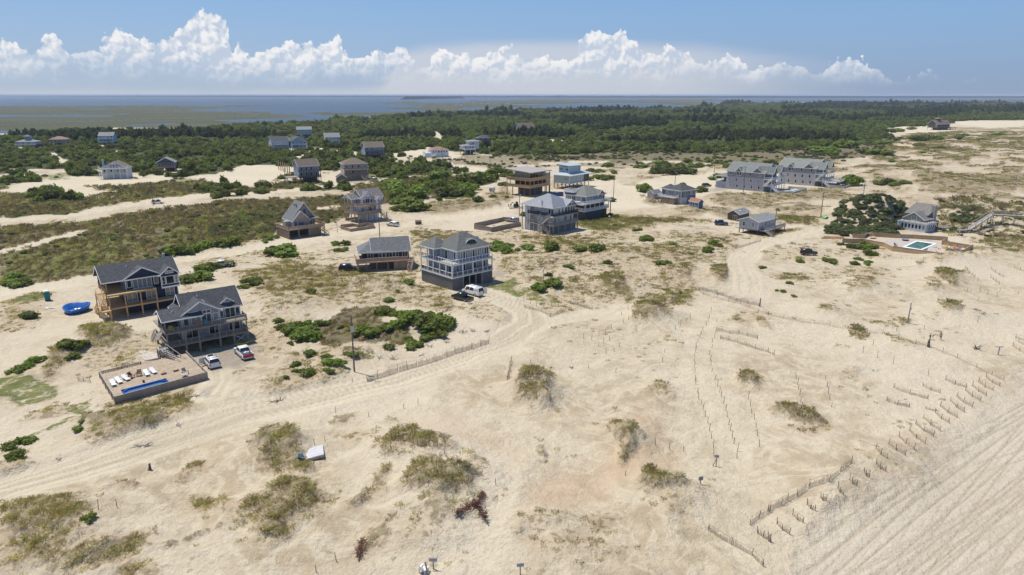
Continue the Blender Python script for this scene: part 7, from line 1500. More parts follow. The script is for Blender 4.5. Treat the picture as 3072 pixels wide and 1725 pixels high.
    for v, a, b, s_, lab in (('o', 1920, 850, 1, 'rust-red dead pine boughs below the largest grassy mound'), ('o', 2040, 770, 2, 'rust-red dead pine bough at the tip of the largest grassy mound'), ('o', 2050, 880, 4, 'rust-red dead pine bough fallen on bare sand below the mound'), ('o', 960, 1220, 3, 'rust-red dead pine bough lying on open foreground sand')):
        p = at(v, a, b); t = thing('dead_pine_bough', lab, 'dead branch', p, R(25) + .4 * s_); rr = random.Random(s_); q = MB()
        for i in range(420):
            x = rr.uniform(-1.4, 1.4); w_ = .7 * (1 - abs(x) / 2.2); y = rr.gauss(0, .5) * w_; z = abs(rr.gauss(.25, .22)); d = Vector((rr.uniform(-1, 1), rr.uniform(-1, 1), rr.uniform(-.2, .7))).normalized() * rr.uniform(.15, .4); e = d.orthogonal().normalized() * .04; c0 = Vector((x, y, z)); q.poly([c0 - e, c0 + e, c0 + d])
        q.build('needles', RB, t); MB().tube((-1.8, 0, .1), (1.5, .1, .25), .06, .03, 6).build('branch', DARKWOOD, t)
    # dumpster, tank, crate, play frame, boat
    p = at('e', 1510, 548); t = thing('dumpster', 'blue open-top skip loaded with building waste behind the metal roof', 'skip', p, R(-12)); BLU = mat('skip_blue', (.02, .06, .20), .5); q = MB(); q.box(-3.2, 3.2, -1.2, -1.12, .15, 1.9); q.box(-3.2, 3.2, 1.12, 1.2, .15, 1.9); q.box(-3.2, -3.12, -1.12, 1.12, .15, 1.9); q.box(3.12, 3.2, -1.12, 1.12, .15, 1.9); q.box(-3.2, 3.2, -1.2, 1.2, .1, .2); q.build('skip_body', BLU, t)
    q = MB(); [q.box(x - .05, x + .05, -1.26, -1.2, .15, 1.9) for x in np.linspace(-2.8, 2.8, 8)]; q.build('rib', BLU, t); rr = random.Random(9)
    for i in range(14): MB().beam((rr.uniform(-2.6, 2.6), rr.uniform(-.8, .8), 1.2), (rr.uniform(-2.6, 2.6), rr.uniform(-.8, .8), 2.0), .3, .12).build('rubble', [WHITE, TANWOOD, GREYWOOD][i % 3], t)
    p = at('e', 430, 478); t = thing('cargo_trailer', 'small rounded white cargo trailer alone on the sand', 'trailer', p, R(60)); MB().box(-1.6, 1.6, -.95, .95, .45, 2.3).build('body', paint('white_car_paint', (.76, .76, .75)), t, bevel=.25); wheel(t, 0, .95, .34, .2); wheel(t, 0, -.95, .34, .2); MB().box(1.6, 2.6, -.05, .05, .45, .55).build('tow_bar', BLACKM, t); MB().box(-1.62, -1.605, -.7, .7, .6, 2.0).build('door', SP, t)
    p = at('c', 1175, 105); t = thing('bin_enclosure', 'brown slatted bin shelter standing alone on the road sand', 'bin shelter', p, R(14)); q = MB(); [q.box(-1.1, 1.1, -.55, -.5, z, z + .22) for z in (.15, .42, .69, .96)]; q.build('slat', mat('dark_red_wood', (.16, .085, .06)), t); MB().hexa([(-1.2, -.65, 1.25), (1.2, -.65, 1.25), (1.2, .65, 1.45), (-1.2, .65, 1.45), (-1.2, -.65, 1.32), (1.2, -.65, 1.32), (1.2, .65, 1.52), (-1.2, .65, 1.52)]).build('roof', mat('dark_red_wood', (.16, .085, .06)), t); [MB().box(x - .06, x + .06, y - .06, y + .06, -.2, 1.27).build('post', WOOD, t) for x in (-1.05, 1.05) for y in (-.45, .45)]; MB().box(-.9, .9, -.4, .4, .1, 1.0).build('bin', mat('bin_pale', (.35, .30, .28)), t)
    p = at('h', 150, 300); t = thing('small_boat', 'bright green small boat resting on the dune by the thicket', 'boat', p, R(50)); q = MB(); n = 10; ids = []
    for i in range(n + 1):
        s = i / n; w_ = .8 * (1 - max(0, s - .45) ** 2 * 3.0); w_ = max(w_, .03); x = -2.0 + 4 * s; ids.append(len(q.v)); q.v += [(x, -w_, .7), (x, -w_ * .6, .12), (x, w_ * .6, .12), (x, w_, .7), (x, w_ * .85, .66), (x, w_ * .5, .25), (x, -w_ * .5, .25), (x, -w_ * .85, .66)]
    for a, b in zip(ids, ids[1:]):
        for k in range(8): j = (k + 1) % 8; q.f.append((a + k, a + j, b + j, b + k))
    q.f.append(tuple(range(ids[0], ids[0] + 8))); q.build('hull', mat('lime_boat', (.18, .55, .16), .4), t, True); MB().box(-.3, .1, -.6, .6, .5, .56).build('bench', WHITE, t)
    # stilt frame of a house never finished: rows of posts
    for i in range(12):
        p = at('i', 440 + (i % 6) * 21, 405 + (i % 6) * 8 + (i // 6) * 14); o = MB().box(-.18, .18, -.18, .18, -.4, 5.2).build('foundation_post', NEWWOOD); o.location = p; tag(o, 'bare timber foundation post standing in the sand left of the blue-grey stilt house', 'post', 'bare foundation posts')
    for v, a, b, lab in (('a', 375, 590, 'scrap of white sheeting on the sand near the navy house'), ('a', 225, 610, 'pile of offcut boards on the sand near the portable toilet')):
        p = at(v, a, b); t = thing('debris', lab, 'debris', p); rr = random.Random(a)
        for i in range(6): x, y = rr.uniform(-.8, .8), rr.uniform(-.6, .6); MB().beam((x, y, .04 + i * .03), (x + rr.uniform(.5, 1.3), y + rr.uniform(-.5, .5), .06 + i * .03), .3 if 'white' in lab else .14, .03).build('piece', WHITE if 'white' in lab else GREYWOOD, t)
    p = at('n', 1370, 485); t = thing('stump', 'dark upright stump with pale base on the main sand track', 'stump', p); MB().tube((0, 0, -.2), (.05, 0, .9), .2, .12, 8).build('trunk', DARKWOOD, t); MB().tube((-.12, -.1, 0), (-.12, -.1, .3), .15, .1, 8).build('root', GREYWOOD, t)
    p = at('m', 1612, 942); t = thing('stump', 'dark tree stump at the bend of the long buried fence', 'stump', p); MB().tube((0, 0, -.2), (0, .05, 1.0), .32, .2, 9).tube((0, .05, 1.0), (.05, .05, 1.5), .22, .12, 8).build('trunk', DARKWOOD, t)
    p = at('l', 2490, 735); t = thing('stump', 'grey stump at the end of the brush-packed fence', 'stump', p); MB().tube((0, 0, -.2), (.1, 0, 2.0), .22, .12, 8).build('trunk', WOOD, t)
misc()

# ------------------------------------------------------------------ two people on the back beach
def person(name, label, view, a, b, rz, joints, shirt, pants, head_c, hair, held=None):
    """one skinned body with garments as children; joints in metres, x = facing"""
    p = at(view, a, b); t = thing(name, label, 'person', p, rz); SKIN = mat('skin', (.42, .26, .18), .6, .05)
    V = []; Rr = []; E_ = []; ix = {}
    for k, (co, r) in joints.items(): ix[k] = len(V); V.append(co); Rr.append(r)
    for l in ('pelvis waist chest neck head0', 'chest shL elL wrL haL', 'chest shR elR wrR haR', 'pelvis hpL knL anL toL', 'pelvis hpR knR anR toR'):
        q = l.split(); E_ += [(ix[m], ix[n]) for m, n in zip(q, q[1:])]
    def skin(nm, keys, grow, m, par):
        idx = [ix[k] for k in keys]; rem = {o: i for i, o in enumerate(idx)}; me = bpy.data.meshes.new(nm); me.from_pydata([V[i] for i in idx], [(rem[x], rem[y]) for x, y in E_ if x in rem and y in rem], []); o = link(nm, me, par)
        sk = o.modifiers.new('skin', 'SKIN'); o.modifiers.new('sub', 'SUBSURF').levels = 1; o.modifiers['sub'].render_levels = 1
        for i, k in enumerate(idx): d = me.skin_vertices[0].data[i]; d.radius = (Rr[k] * grow, Rr[k] * grow); d.use_root = i == 0
        me.materials.append(m); return o
    body = skin('body', list(joints), 1.0, SKIN, t)
    skin('shirt', ['waist', 'chest', 'shL', 'shR', 'elL', 'elR'], 1.18, shirt, body); skin('trousers', ['pelvis', 'waist', 'hpL', 'hpR', 'knL', 'knR'], 1.16, pants, body)
    q = MB(); c = Vector(head_c); n = 8
    for i in range(n - 1):
        for j in range(10):
            def S(u, v): th = math.pi * u / (n - 1); ph = 2 * math.pi * v / 10; return c + Vector((.098 * math.sin(th) * math.cos(ph), .078 * math.sin(th) * math.sin(ph), .12 * math.cos(th)))
            q.poly([S(i, j), S(i + 1, j), S(i + 1, j + 1), S(i, j + 1)])
    hd = q.build('head', SKIN, body, True); MB().hexa([c + Vector(v) for v in ((-.11, -.085, -.02), (.05, -.085, .05), (.05, .085, .05), (-.11, .085, -.02), (-.08, -.06, .135), (.05, -.06, .135), (.05, .06, .135), (-.08, .06, .135))]).build('hair', hair, hd, True, .03)
    q = MB(); q.tube(c + Vector((.085, 0, 0)), c + Vector((.125, 0, -.02)), .012, .018, 5); q.build('nose', SKIN, hd)
    for s in (-1, 1): MB().box(c.x + .085, c.x + .093, s * .032 + c.y - .012, s * .032 + c.y + .012, c.z + .005, c.z + .02).build('eye', BLACKM, hd)
    MB().box(c.x + .086, c.x + .092, c.y - .025, c.y + .025, c.z - .06, c.z - .05).build('mouth', mat('lips', (.30, .12, .10)), hd)
    return t
SH = mat('white_shirt', (.74, .74, .74), .8, .05); SHO = mat('dark_shorts', (.035, .05, .06), .8, .1); KH = mat('tan_trousers', (.22, .17, .13), .8, .1); HR = mat('dark_hair', (.03, .02, .015), .8)
bend = {'pelvis': ((-.20, 0, .92), .15), 'waist': ((-.02, 0, 1.00), .135), 'chest': ((.26, 0, 1.02), .14), 'neck': ((.42, 0, .99), .06), 'head0': ((.50, 0, .96), .07), 'shL': ((.30, .19, .99), .065), 'elL': ((.34, .22, .72), .045), 'wrL': ((.40, .16, .50), .034), 'haL': ((.42, .14, .41), .04), 'shR': ((.30, -.19, .99), .065), 'elR': ((.36, -.22, .72), .045), 'wrR': ((.44, -.14, .50), .034), 'haR': ((.46, -.12, .41), .04), 'hpL': ((-.17, .1, .84), .10), 'knL': ((-.04, .12, .48), .07), 'anL': ((-.10, .12, .09), .045), 'toL': ((.05, .13, .05), .045), 'hpR': ((-.17, -.1, .84), .10), 'knR': ((.0, -.12, .48), .07), 'anR': ((-.04, -.12, .09), .045), 'toR': ((.11, -.13, .05), .045)}
stand = {'pelvis': ((0, 0, .95), .14), 'waist': ((0, 0, 1.1), .125), 'chest': ((.04, 0, 1.32), .14), 'neck': ((.06, 0, 1.47), .06), 'head0': ((.08, 0, 1.54), .07), 'shL': ((.05, .19, 1.38), .065), 'elL': ((.10, .24, 1.12), .045), 'wrL': ((.32, .16, 1.02), .034), 'haL': ((.41, .14, 1.02), .04), 'shR': ((.05, -.19, 1.38), .065), 'elR': ((.14, -.24, 1.13), .045), 'wrR': ((.36, -.14, 1.10), .034), 'haR': ((.44, -.12, 1.12), .04), 'hpL': ((0, .1, .86), .10), 'knL': ((.03, .11, .48), .068), 'anL': ((-.02, .12, .09), .045), 'toL': ((.13, .13, .05), .045), 'hpR': ((0, -.1, .86), .10), 'knR': ((.03, -.11, .48), .068), 'anR': ((0, -.12, .09), .045), 'toR': ((.15, -.13, .05), .045)}
person('person', 'person in white shirt and dark shorts bending forward on the back beach sand', 'm', 1632, 868, R(-5), bend, SH, SHO, (.60, 0, .93), HR)
person('person', 'person standing in tan trousers and grey shirt with arms forward on the back beach', 'm', 1735, 872, R(200), stand, mat('grey_shirt', (.22, .20, .19), .8), KH, (.10, 0, 1.63), HR)
# ------------------------------------------------------------------ vegetation
def leaf_material(name, lo, hi, tip, rnd=.5):
    m, T, b = newmat(name); tc = T.node('ShaderNodeTexCoord'); oi = T.node('ShaderNodeObjectInfo'); geo = T.node('ShaderNodeNewGeometry')
    n = T.noise(tc.outputs['Object'], 3.0, 3, .6); c = T.mix(T.step(n, .35, .65), c4(lo), c4(hi))
    c = T.mix(T.math('MULTIPLY', geo.outputs['Random Per Island'], .55), c, c4(tip))
    hs = T.node('ShaderNodeHueSaturation', {'Color': c, 'Value': T.math('MULTIPLY_ADD', oi.outputs['Random'], rnd, 1 - rnd / 2), 'Hue': T.math('MULTIPLY_ADD', oi.outputs['Random'], .03, .485)})
    T.l.new(hs.outputs[0], b.inputs['Base Color']); b.inputs['Roughness'].default_value = .6; b.inputs['Specular IOR Level'].default_value = .25
    tl = T.node('ShaderNodeBsdfTranslucent', {'Color': T.mix(1.0, hs.outputs[0], (1.5, 1.45, .8, 1), 'MULTIPLY')}); mx = T.node('ShaderNodeMixShader', {0: .42, 1: b.outputs[0], 2: tl.outputs[0]})
    T.l.new(mx.outputs[0], [n for n in T.n if n.type == 'OUTPUT_MATERIAL'][0].inputs[0])
    MATS[name] = m; return m
LEAF = leaf_material('bush_leaf', (.082, .120, .022), (.145, .195, .034), (.225, .260, .050), .7)
LEAFD = leaf_material('scrub_leaf', (.062, .082, .022), (.108, .130, .036), (.165, .175, .060), .8)
LEAFG = leaf_material('grey_scrub_leaf', (.060, .055, .038), (.105, .095, .065), (.150, .135, .095))
LEAFF = leaf_material('forest_leaf', (.074, .098, .022), (.128, .156, .034), (.205, .220, .054), .9)
LEAFP = leaf_material('pine_leaf', (.044, .058, .020), (.072, .088, .030), (.118, .128, .048), .7)
BARK = mat('bark', (.09, .07, .055), .9)
def crown_mesh(name, seed, n, leaf, flat_=.75, lobes=9, core=True):
    """lumpy dome of leaf clumps: unit radius, base at z = 0"""
    rr = np.random.default_rng(seed); L = []
    for i in range(lobes):
        a = rr.uniform(0, 6.28); r = rr.uniform(0, .62) if i else 0; L.append((r * math.cos(a), r * math.sin(a), flat_ * rr.uniform(.30, .62) * (1 - r * .45), rr.uniform(.30, .48)))
    q = MB(); V = []; F = []
    for i in range(n):
        c = L[rr.integers(lobes)]; d = rr.normal(size=3); d /= np.linalg.norm(d)
        if d[2] < -.35: d[2] *= -1
        rad = c[3] * (rr.uniform(.72, 1.06) if rr.random() > .14 else rr.uniform(1.0, 1.32)); p = np.array(c[:3]) + d * rad * np.array([1, 1, .82]); p[2] = max(p[2], .02)
        nr = d + rr.normal(size=3) * .55; nr /= np.linalg.norm(nr); u = np.cross(nr, [0.3, .5, .8]); u /= np.linalg.norm(u); v = np.cross(nr, u); s = leaf * rr.uniform(.6, 1.25)
        k = len(V); an = rr.uniform(0, 6.28); ca, sa = math.cos(an), math.sin(an); U = (u * ca + v * sa) * s; Vv = (v * ca - u * sa) * s * .8
        V += [p - U, p - Vv + nr * s * .15, p + U, p + Vv + nr * s * .15]; F.append((k, k + 1, k + 2, k + 3))
    if core:
        for c in L:
            k0 = len(V); nu, nv = 6, 4
            for j in range(nv + 1):
                th = math.pi * .62 * j / nv
                for i in range(nu): ph = 6.283 * i / nu; V.append(np.array([c[0] + c[3] * .82 * math.sin(th) * math.cos(ph), c[1] + c[3] * .82 * math.sin(th) * math.sin(ph), max(.0, c[2] + c[3] * .68 * math.cos(th))]))
            for j in range(nv):
                for i in range(nu): F.append((k0 + j * nu + i, k0 + j * nu + (i + 1) % nu, k0 + (j + 1) * nu + (i + 1) % nu, k0 + (j + 1) * nu + i))
    me = bpy.data.meshes.new(name); me.from_pydata([tuple(v) for v in V], [], F); return me
def variants(name, m, k, n, leaf, seed, **kw):
    out = []
    for i in range(k): me = crown_mesh(name, seed + i, n, leaf, **kw); me.materials.append(m); out.append(me)
    return out
B_GREEN = variants('bush_foliage', LEAF, 4, 330, .12, 10); B_DARK = variants('scrub_foliage', LEAFD, 4, 240, .14, 30); B_GREY = variants('grey_foliage', LEAFG, 3, 260, .10, 50)
STEM = MB().tube((0, 0, -.15), (.03, 0, .3), .05, .03, 6).mesh('stem', BARK)
def bush(view, a, b, w, meshes, label, group, cat='bush', hs=.76):
    """shrub whose foot is at the view spot and whose width is w view pixels"""
    p = at(view, a, b); r = w * mpp(view, p) / 2 * 1.7; p = p + Vector((0, r * .75, 0)); p.z = gz(p.x, p.y)
    plant(p, r, meshes, label, group, cat, hs)
def plant(p, r, meshes, label, group, cat='bush', hs=.75):
    label = ('small ' if r < 1.1 else 'medium-sized ' if r < 2.2 else 'large ') + label
    t = thing('bush', label, cat, (p.x, p.y, p.z - .05), random.uniform(0, 6.28), group); t.scale = (r * random.uniform(.95, 1.12), r * random.uniform(.88, 1.0), r * hs * random.uniform(.85, 1.15))
    link('foliage', random.choice(meshes), t); link('stem', STEM, t)
picks = {
 ('k', 'rounded bright green bush in or around the brown heath hollow'): '545,75,90 215,378,85 1330,165,90 1290,300,190 620,425,130 500,395,80 300,520,170 400,540,180 500,580,180 580,560,120 840,430,70 1040,505,150 1150,530,150 1300,470,150 1400,440,150 1500,430,200 1640,450,220 1760,500,220 1860,450,200 1940,420,130 1560,640,160 1330,650,110 1520,545,70 900,692,70 970,752,110 340,594,60 520,735,130 695,730,80 720,810,120 810,805,130 380,815,100 390,872,70 450,862,60 515,920,140 715,895,85 295,943,60 1820,540,160 1700,560,120 1620,350,120 1450,330,140 1950,360,80',
 ('l', 'rounded green bush on the speckled dune field'): '165,175,120 400,187,170 690,200,140 855,198,160 1368,82,110 2040,118,100 2085,140,70 1985,205,110 970,320,75 575,365,80 1510,325,90 1570,312,70 370,440,70 420,560,170 330,570,90 270,602,150 1630,122,55 1800,217,40 1700,612,40 2530,362,60 60,180,60',
 ('m', 'low green bush on the pale dunes below the terrace'): '343,103,75 655,110,100 583,80,60 900,127,80 235,316,60 925,76,60 1020,127,60 1030,102,60 165,400,60 100,385,40 270,445,50',
 ('a', 'dense green bush on the sand around the navy and grey houses'): '175,688,120 480,940,120 570,945,120 545,1010,90 630,930,70 240,1045,100 180,1080,90 110,1115,110 60,1118,60 1615,305,140 1775,275,100 1430,410,140 1540,390,150 1580,360,90 1900,445,60 1960,430,120 1350,190,170 1290,190,120 1500,165,110 1580,135,120 1700,120,130 1800,110,120 40,440,130 130,430,120 60,380,110 340,490,60',
 ('n', 'dense green bush at the left edge of the main track'): '210,265,110 130,268,110 40,318,120 70,415,150 678,168,90 770,970,110 730,55,50',
 ('c', 'full green bush between the shingle house and the hip-roofed house'): '60,490,120 150,480,110 2200,480,160 2300,470,170 2400,440,120 2380,520,190 2250,420,140 1035,945,130 757,1195,130 880,1050,70',
 ('d', 'green bush on the sand around the chalet and the white stilt house'): '1135,585,110 1040,555,100 2100,120,150 2060,150,130 2390,130,130 2300,530,180 2450,545,200 2540,520,160 2220,420,150 2320,400,170 2480,400,180 2260,300,150 2420,320,170 60,1060,120 160,1020,120 250,990,110 1240,1110,140 1400,1115,150',
 ('e', 'green bush on the sand around the pine and metal-roofed houses'): '630,385,150 50,540,150 190,670,190 60,400,130 160,420,130 300,300,170 180,300,150 400,300,130 640,240,130 760,240,120 430,580,100 680,585,70 2320,910,110 2420,900,110 2530,920,110 2460,650,130 2440,610,70 2080,300,130 2000,280,110 2300,290,180 2420,280,140 2200,260,140 2100,170,160 2240,160,140 2390,70,150 2480,180,120 960,890,130',
 ('g', 'green bush on the sandy ground around the slate blue house'): '145,445,170 290,140,130 340,130,90 615,110,80 530,150,90 850,155,70 1050,165,110 1120,150,80 880,300,90 960,280,110 1040,270,80 760,435,120 850,105,80 1340,80,60 1530,115,90 1790,75,60 1880,80,110 2230,30,110 555,355,50 740,160,100 650,160,90 120,165,90 60,170,80 30,865,60 70,860,60 160,960,110 1600,635,40',
 ('f', 'round green bush beside the sandy roads'): '708,648,60 680,645,40 1250,445,50 1180,470,60 1030,535,65 1000,505,60 1050,500,60 1130,495,50 1170,490,50 990,480,50 1100,460,60 1210,460,50 2150,470,50 1430,440,30'}
for (v, lab), s_ in picks.items():
    for q in s_.split():
        a, b, w = map(float, q.split(',')); bush(v, a, b, w, B_GREEN, lab, 'bushes: ' + lab)
picks2 = '1690,327,90 1650,325,70 1580,308,90 1790,312,60 1900,385,100 1960,385,90 2000,360,60 2165,360,60 1860,396,150 1600,420,100 1840,430,60 1990,450,60 1860,480,40 1520,497,100 1620,500,120 1460,480,100 1640,545,60 1330,445,160 1220,472,120 1210,500,90 1110,480,130 2290,384,50 2125,380,60 2420,355,60'
for q in picks2.split():
    a, b, w = map(float, q.split(',')); bush('w', a, b, w, B_GREEN, 'spreading dark green bush on the far pale dunes', 'bushes on the far pale dunes', hs=.5)
for q in '1570,712,80 1630,715,90 1690,712,90 1740,705,60'.split():
    a, b, w = map(float, q.split(',')); bush('w', a, b, w, B_DARK, 'olive shrub in the clump on the dune right of the largest house', 'olive dune clump', hs=.7)
for q in '260,232,130 340,225,150 430,245,150 520,235,150 600,230,130 650,235,90 380,180,120 300,190,110'.split():
    a, b, w = map(float, q.split(',')); bush('g', a, b, w, B_DARK, 'dark olive shrub in the big clump before the gravel car park', 'big dark clump', hs=1.0)
for q in '480,680,110 560,690,120 650,700,130 740,690,120 790,680,80 700,770,130 770,770,100 640,640,90 350,640,60 400,640,40'.split():
    a, b, w = map(float, q.split(',')); bush('h', a, b, w, B_DARK if a < 650 else B_GREEN, 'dense green shrub against the outer side of the cedar fence', 'shrubs outside the cedar fence', hs=.9)
def poly_scatter(P, n, seed):
    rr = np.random.default_rng(seed); lo, hi = P.min(0), P.max(0); out = np.zeros((0, 2))
    while len(out) < n:
        c = lo + rr.random((n * 3, 2)) * (hi - lo); out = np.vstack([out, c[inpoly(c[:, 0], c[:, 1], P, .01) > .5]])
    return out[:n]
# ---- scattered masses: one object each, instanced on points
PROTO = bpy.data.collections.new('plant_prototypes')
def proto_coll(name, meshes):
    c = bpy.data.collections.new(name)
    for me in meshes: c.objects.link(bpy.data.objects.new(name, me))
    return c
def scatter(name, pts, scl, coll, seed, label=None):
    n = len(pts); rr = np.random.default_rng(seed); me = bpy.data.meshes.new(name); me.from_pydata([tuple(p) for p in pts], [], [])
    a = me.attributes.new('siz', 'FLOAT_VECTOR', 'POINT'); a.data.foreach_set('vector', np.asarray(scl, np.float32).ravel())
    a = me.attributes.new('rot', 'FLOAT_VECTOR', 'POINT'); r = np.zeros((n, 3), np.float32); r[:, 2] = rr.random(n) * 6.283; r[:, :2] = rr.normal(size=(n, 2)) * .08; a.data.foreach_set('vector', r.ravel())
    a = me.attributes.new('pick', 'INT', 'POINT'); a.data.foreach_set('value', rr.integers(0, len(coll.objects), n).astype(np.int32))
    g = bpy.data.node_groups.new(name + '_scatter', 'GeometryNodeTree'); g.interface.new_socket('Geometry', in_out='INPUT', socket_type='NodeSocketGeometry'); g.interface.new_socket('Geometry', in_out='OUTPUT', socket_type='NodeSocketGeometry')
    gi = g.nodes.new('NodeGroupInput'); go = g.nodes.new('NodeGroupOutput'); ip = g.nodes.new('GeometryNodeInstanceOnPoints'); ci = g.nodes.new('GeometryNodeCollectionInfo'); ci.inputs[0].default_value = coll; ci.inputs[1].default_value = True; ci.inputs[2].default_value = True
    def na(nm, t):
        x = g.nodes.new('GeometryNodeInputNamedAttribute'); x.data_type = t; x.inputs[0].default_value = nm; return x.outputs[0]
    ip.inputs['Pick Instance'].default_value = True
    g.links.new(gi.outputs[0], ip.inputs['Points']); g.links.new(ci.outputs[0], ip.inputs['Instance']); g.links.new(na('pick', 'INT'), ip.inputs['Instance Index']); g.links.new(na('siz', 'FLOAT_VECTOR'), ip.inputs['Scale']); g.links.new(na('rot', 'FLOAT_VECTOR'), ip.inputs['Rotation']); g.links.new(ip.outputs[0], go.inputs[0])
    o = link(name, me); md = o.modifiers.new('scatter', 'NODES'); md.node_group = g; tag(o, label, None, None, 'stuff'); return o
def sample(n, d0, d1, seed, power=0.0, tmax=.95):
    """random plan points between two distances; power 0 = even over the area, 1 = thinning out with distance"""
    rr = np.random.default_rng(seed); u = rr.random(n); e = 2 - power
    Y = (d0 ** e + u * (d1 ** e - d0 ** e)) ** (1 / e); X = rr.uniform(-tmax, tmax, n) * Y; return X, Y, rr
# thickets on the dune hill: read as one mass
HILLLEAF = leaf_material('hill_leaf', (.058, .076, .030), (.098, .116, .046), (.155, .165, .074), .9)
def thickets(name, parts, r0, r1, coll, seed, label):
    Q = np.vstack([poly_scatter(P, n, seed + i) for i, (P, n) in enumerate(parts)]); q = np.random.default_rng(seed).uniform(r0, r1, len(Q))
    scatter(name, np.stack([Q[:, 0], Q[:, 1], look(gz_flat, Q[:, 0], Q[:, 1]) - .2], 1), np.stack([q, q, q * .85], 1), coll, seed, label)
thickets('thicket', [(W('h', '160,400 300,210 500,130 800,130 1100,190 1200,300 1080,400 900,440 600,450 330,430', 2.5), 330), (W('h', '1680,200 1900,180 2100,240 2050,330 1880,430 1720,440', 2.0), 45)], .9, 2.6, proto_coll('hill_crowns', variants('hill_crown', HILLLEAF, 4, 260, .13, 130)), 9, 'dark sage green thicket covering the dune hill beside the olive house')
thickets('thicket', [(W('k', '1260,430 1400,350 1560,300 1940,310 1975,400 1870,520 1700,530 1600,470 1400,490'), 36), (W('k', '210,490 420,390 560,440 620,560 500,590 340,540'), 20)], 1.1, 2.1, proto_coll('hollow_crowns', B_GREEN), 19, 'bright green thicket filling the far side of the brown heath hollow')
# dune grass tufts
def tuft_mesh(seed, m, n=44, h=.34, spread=.36, w=.015):
    rr = random.Random(seed); q = MB()
    for i in range(n):
        a = rr.uniform(0, 6.28); r = spread * math.sqrt(rr.random()); x, y = r * math.cos(a), r * math.sin(a); l = h * rr.uniform(.55, 1.1); lean = rr.uniform(.15, .6); b = rr.uniform(0, 6.28); dx, dy = math.cos(b) * lean * l + x * .8, math.sin(b) * lean * l + y * .8; c, s = -math.sin(b) * w, math.cos(b) * w
        q.poly([(x - c, y - s, -.05), (x + c, y + s, -.05), (x + dx * .45 + c * .8, y + dy * .45 + s * .8, l * .65), (x + dx, y + dy, l)])
    me = q.mesh('tuft', m); return me
GRS = leaf_material('dune_grass_blade', (.320, .285, .125), (.385, .340, .165), (.470, .405, .225), .5); GRG = leaf_material('green_grass_blade', (.200, .210, .062), (.265, .262, .088), (.350, .315, .135), .5); GRB = leaf_material('brown_brush_blade', (.170, .130, .085), (.230, .180, .120), (.300, .240, .165), .5)
tufts = proto_coll('tufts', [tuft_mesh(i, m) for i, m in ((1, GRS), (2, GRS), (3, GRG), (4, GRS), (5, GRB), (6, GRG))])
X, Y, rr = sample(150000, 42, 260, 21, .75); v = look(COV['veg'], X, Y); nn = fbm(X, Y, 2.6, 3, .6)
keep = (rr.random(len(X)) < v * sstep(nn + v * .35, .46, .80) * .62) & (v > .06); X, Y = X[keep], Y[keep]; v = v[keep]
s_ = (.60 + .50 * v) * rr.uniform(.55, 1.3, len(X)) * np.clip((Y / 90) ** .45, 1, 1.8)
scatter('dune_grass', np.stack([X, Y, look(gz_flat, X, Y)], 1), np.stack([s_ * 1.15, s_ * 1.15, s_ * .85], 1), tufts, 1, 'dry olive dune grass tufts over the sand mounds')
X, Y, rr = sample(60000, 210, 900, 31, .9); v = look(COV['veg'], X, Y); r_ = look(COV['road'], X, Y); keep = (rr.random(len(X)) < .8 * sstep(v, .40, .95)) & (r_ < .3); X, Y = X[keep], Y[keep]
s_ = rr.uniform(1.2, 2.6, len(X)) * np.clip(Y / 320, .8, 2.0)
scatter('far_dune_grass', np.stack([X, Y, look(gz_flat, X, Y)], 1), np.stack([s_, s_, s_ * .75], 1), tufts, 7, 'olive grass cover on the farther dunes')
heath = proto_coll('heath', [tuft_mesh(11, GRB, 30, .5, .32, .03), tuft_mesh(12, GRB, 30, .45, .32, .03), tuft_mesh(13, GRG, 30, .4, .32, .03)])
X, Y, rr = sample(60000, 100, 420, 22, .6); v = look(COV['brown'], X, Y); keep = (rr.random(len(X)) < v * .85) & (v > .2); X, Y = X[keep], Y[keep]; s_ = rr.uniform(.8, 1.9, len(X)) * np.clip(Y / 150, 1, 2)
scatter('heath_brush', np.stack([X, Y, look(gz_flat, X, Y)], 1), np.stack([s_, s_, s_ * .8], 1), heath, 2, 'low brown heath brush in hollows and fields')
# scrub scattered over the heath field and road verges
scrub = proto_coll('scrub', B_DARK + B_GREY[:2] + B_GREEN[:2])
X, Y, rr = sample(70000, 190, 800, 23, .8); b_, g_, r_ = look(COV['brown'], X, Y), look(COV['green'], X, Y), look(COV['road'], X, Y); cl = fbm(X, Y, 24, 3, .6)
keep = (rr.random(len(X)) < np.clip(b_ * .55 + g_ * .30, 0, 1) * (.10 + .9 * sstep(cl, .46, .66))) & (r_ < .3); X, Y = X[keep], Y[keep]
for x_, y_, r_ in HOUSE_PADS: k = np.hypot(X - x_, Y - y_) > r_ * 1.05; X, Y = X[k], Y[k]
s_ = rr.uniform(.7, 2.1, len(X)) * np.clip((Y / 330) ** .5, .8, 1.5); k = np.arange(len(X))
scatter('scrub', np.stack([X[k], Y[k], look(gz_flat, X[k], Y[k])], 1), np.stack([s_[k], s_[k], s_[k] * .8], 1), scrub, 3, 'mixed low scrub spread over the heath field')
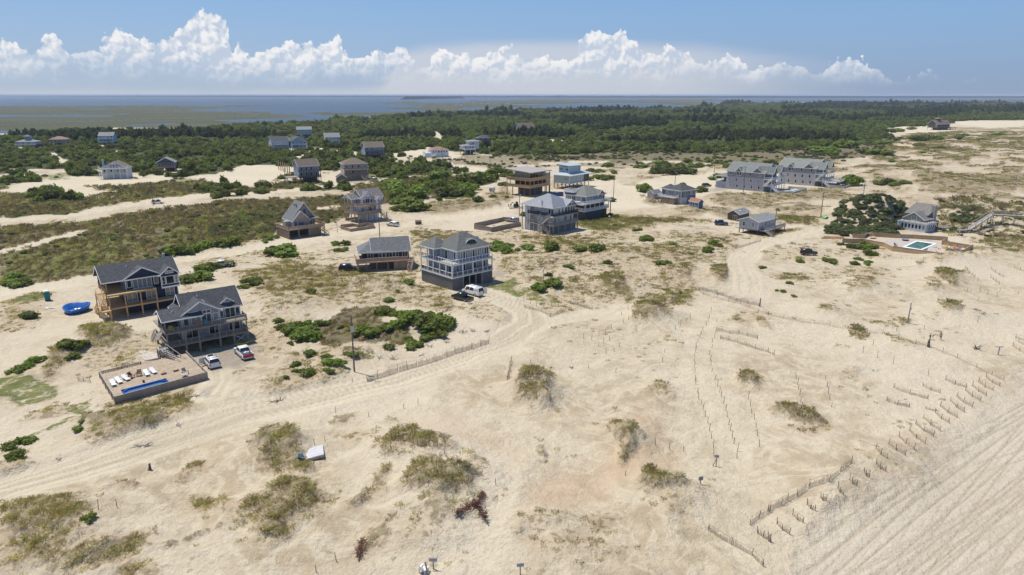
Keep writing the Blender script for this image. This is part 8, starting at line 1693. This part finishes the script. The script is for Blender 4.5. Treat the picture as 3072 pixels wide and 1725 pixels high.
# maritime forest
crowns = proto_coll('crowns', variants('crown', LEAFF, 5, 300, .13, 70, flat_=.9, lobes=11) + variants('crown', leaf_material('forest_leaf_light', (.090, .115, .022), (.145, .175, .035), (.215, .235, .055), .7), 2, 300, .13, 80, lobes=11))
X, Y, rr = sample(64000, 300, 3600, 24, 1.05); f_ = look(COV['forest'], X, Y); gap = fbm(X, Y, 34, 3, .6); keep = (rr.random(len(X)) < .95) & (f_ > .2) & (gap + .55 * f_ > .72); X, Y = X[keep], Y[keep]
for x_, y_, r_ in HOUSE_PADS: k = (np.hypot(X - x_, Y - y_) > r_ * 1.15) & ~((np.abs(X - x_ * Y / y_) < r_ * .9) & (Y < y_) & (Y > y_ - r_ * 1.9)); X, Y = X[k], Y[k]
big = fbm(X, Y, 120, 3); s_ = rr.uniform(2.0, 4.2, len(X)) * np.clip((Y / 520) ** .55, 1, 2.6) * (.75 + .5 * big); hz_ = s_ * rr.uniform(.75, 1.2, len(X)) * (.75 + .6 * big) + rr.uniform(0, 1.2, len(X)); hz_ *= np.where(rr.random(len(X)) < .10, rr.uniform(1.1, 1.4, len(X)), 1.0)
pine = (fbm(X + 500, Y, 160, 2) > .61) & (Y > 700)
k = ~pine; scatter('woodland', np.stack([X[k], Y[k], look(gz_flat, X[k], Y[k]) - .3], 1), np.stack([s_[k], s_[k], hz_[k]], 1), crowns, 4, 'dense green maritime forest behind the dune houses')
pines = proto_coll('pines', variants('pine_crown', LEAFP, 3, 260, .12, 90, flat_=1.3, lobes=9))
scatter('pine_woodland', np.stack([X[pine], Y[pine], look(gz_flat, X[pine], Y[pine]) - .3], 1), np.stack([s_[pine] * .9, s_[pine] * .9, hz_[pine] * 1.45], 1), pines, 5, 'darker pine stands within the forest')

# ------------------------------------------------------------------ summer haze
def haze():
    m = bpy.data.materials.new('summer_haze'); m.use_nodes = True; T = NT(m.node_tree); T.n.clear(); out = T.node('ShaderNodeOutputMaterial'); v = T.node('ShaderNodeVolumePrincipled'); T.l.new(v.outputs[0], out.inputs['Volume'])
    v.inputs['Color'].default_value = (.68, .79, .98, 1); v.inputs['Density'].default_value = 6.5e-5; v.inputs['Anisotropy'].default_value = 0.0
    o = MB().box(-75000, 75000, -200, 75000, -6, 50).build('haze', m); tag(o, kind='stuff')
haze()
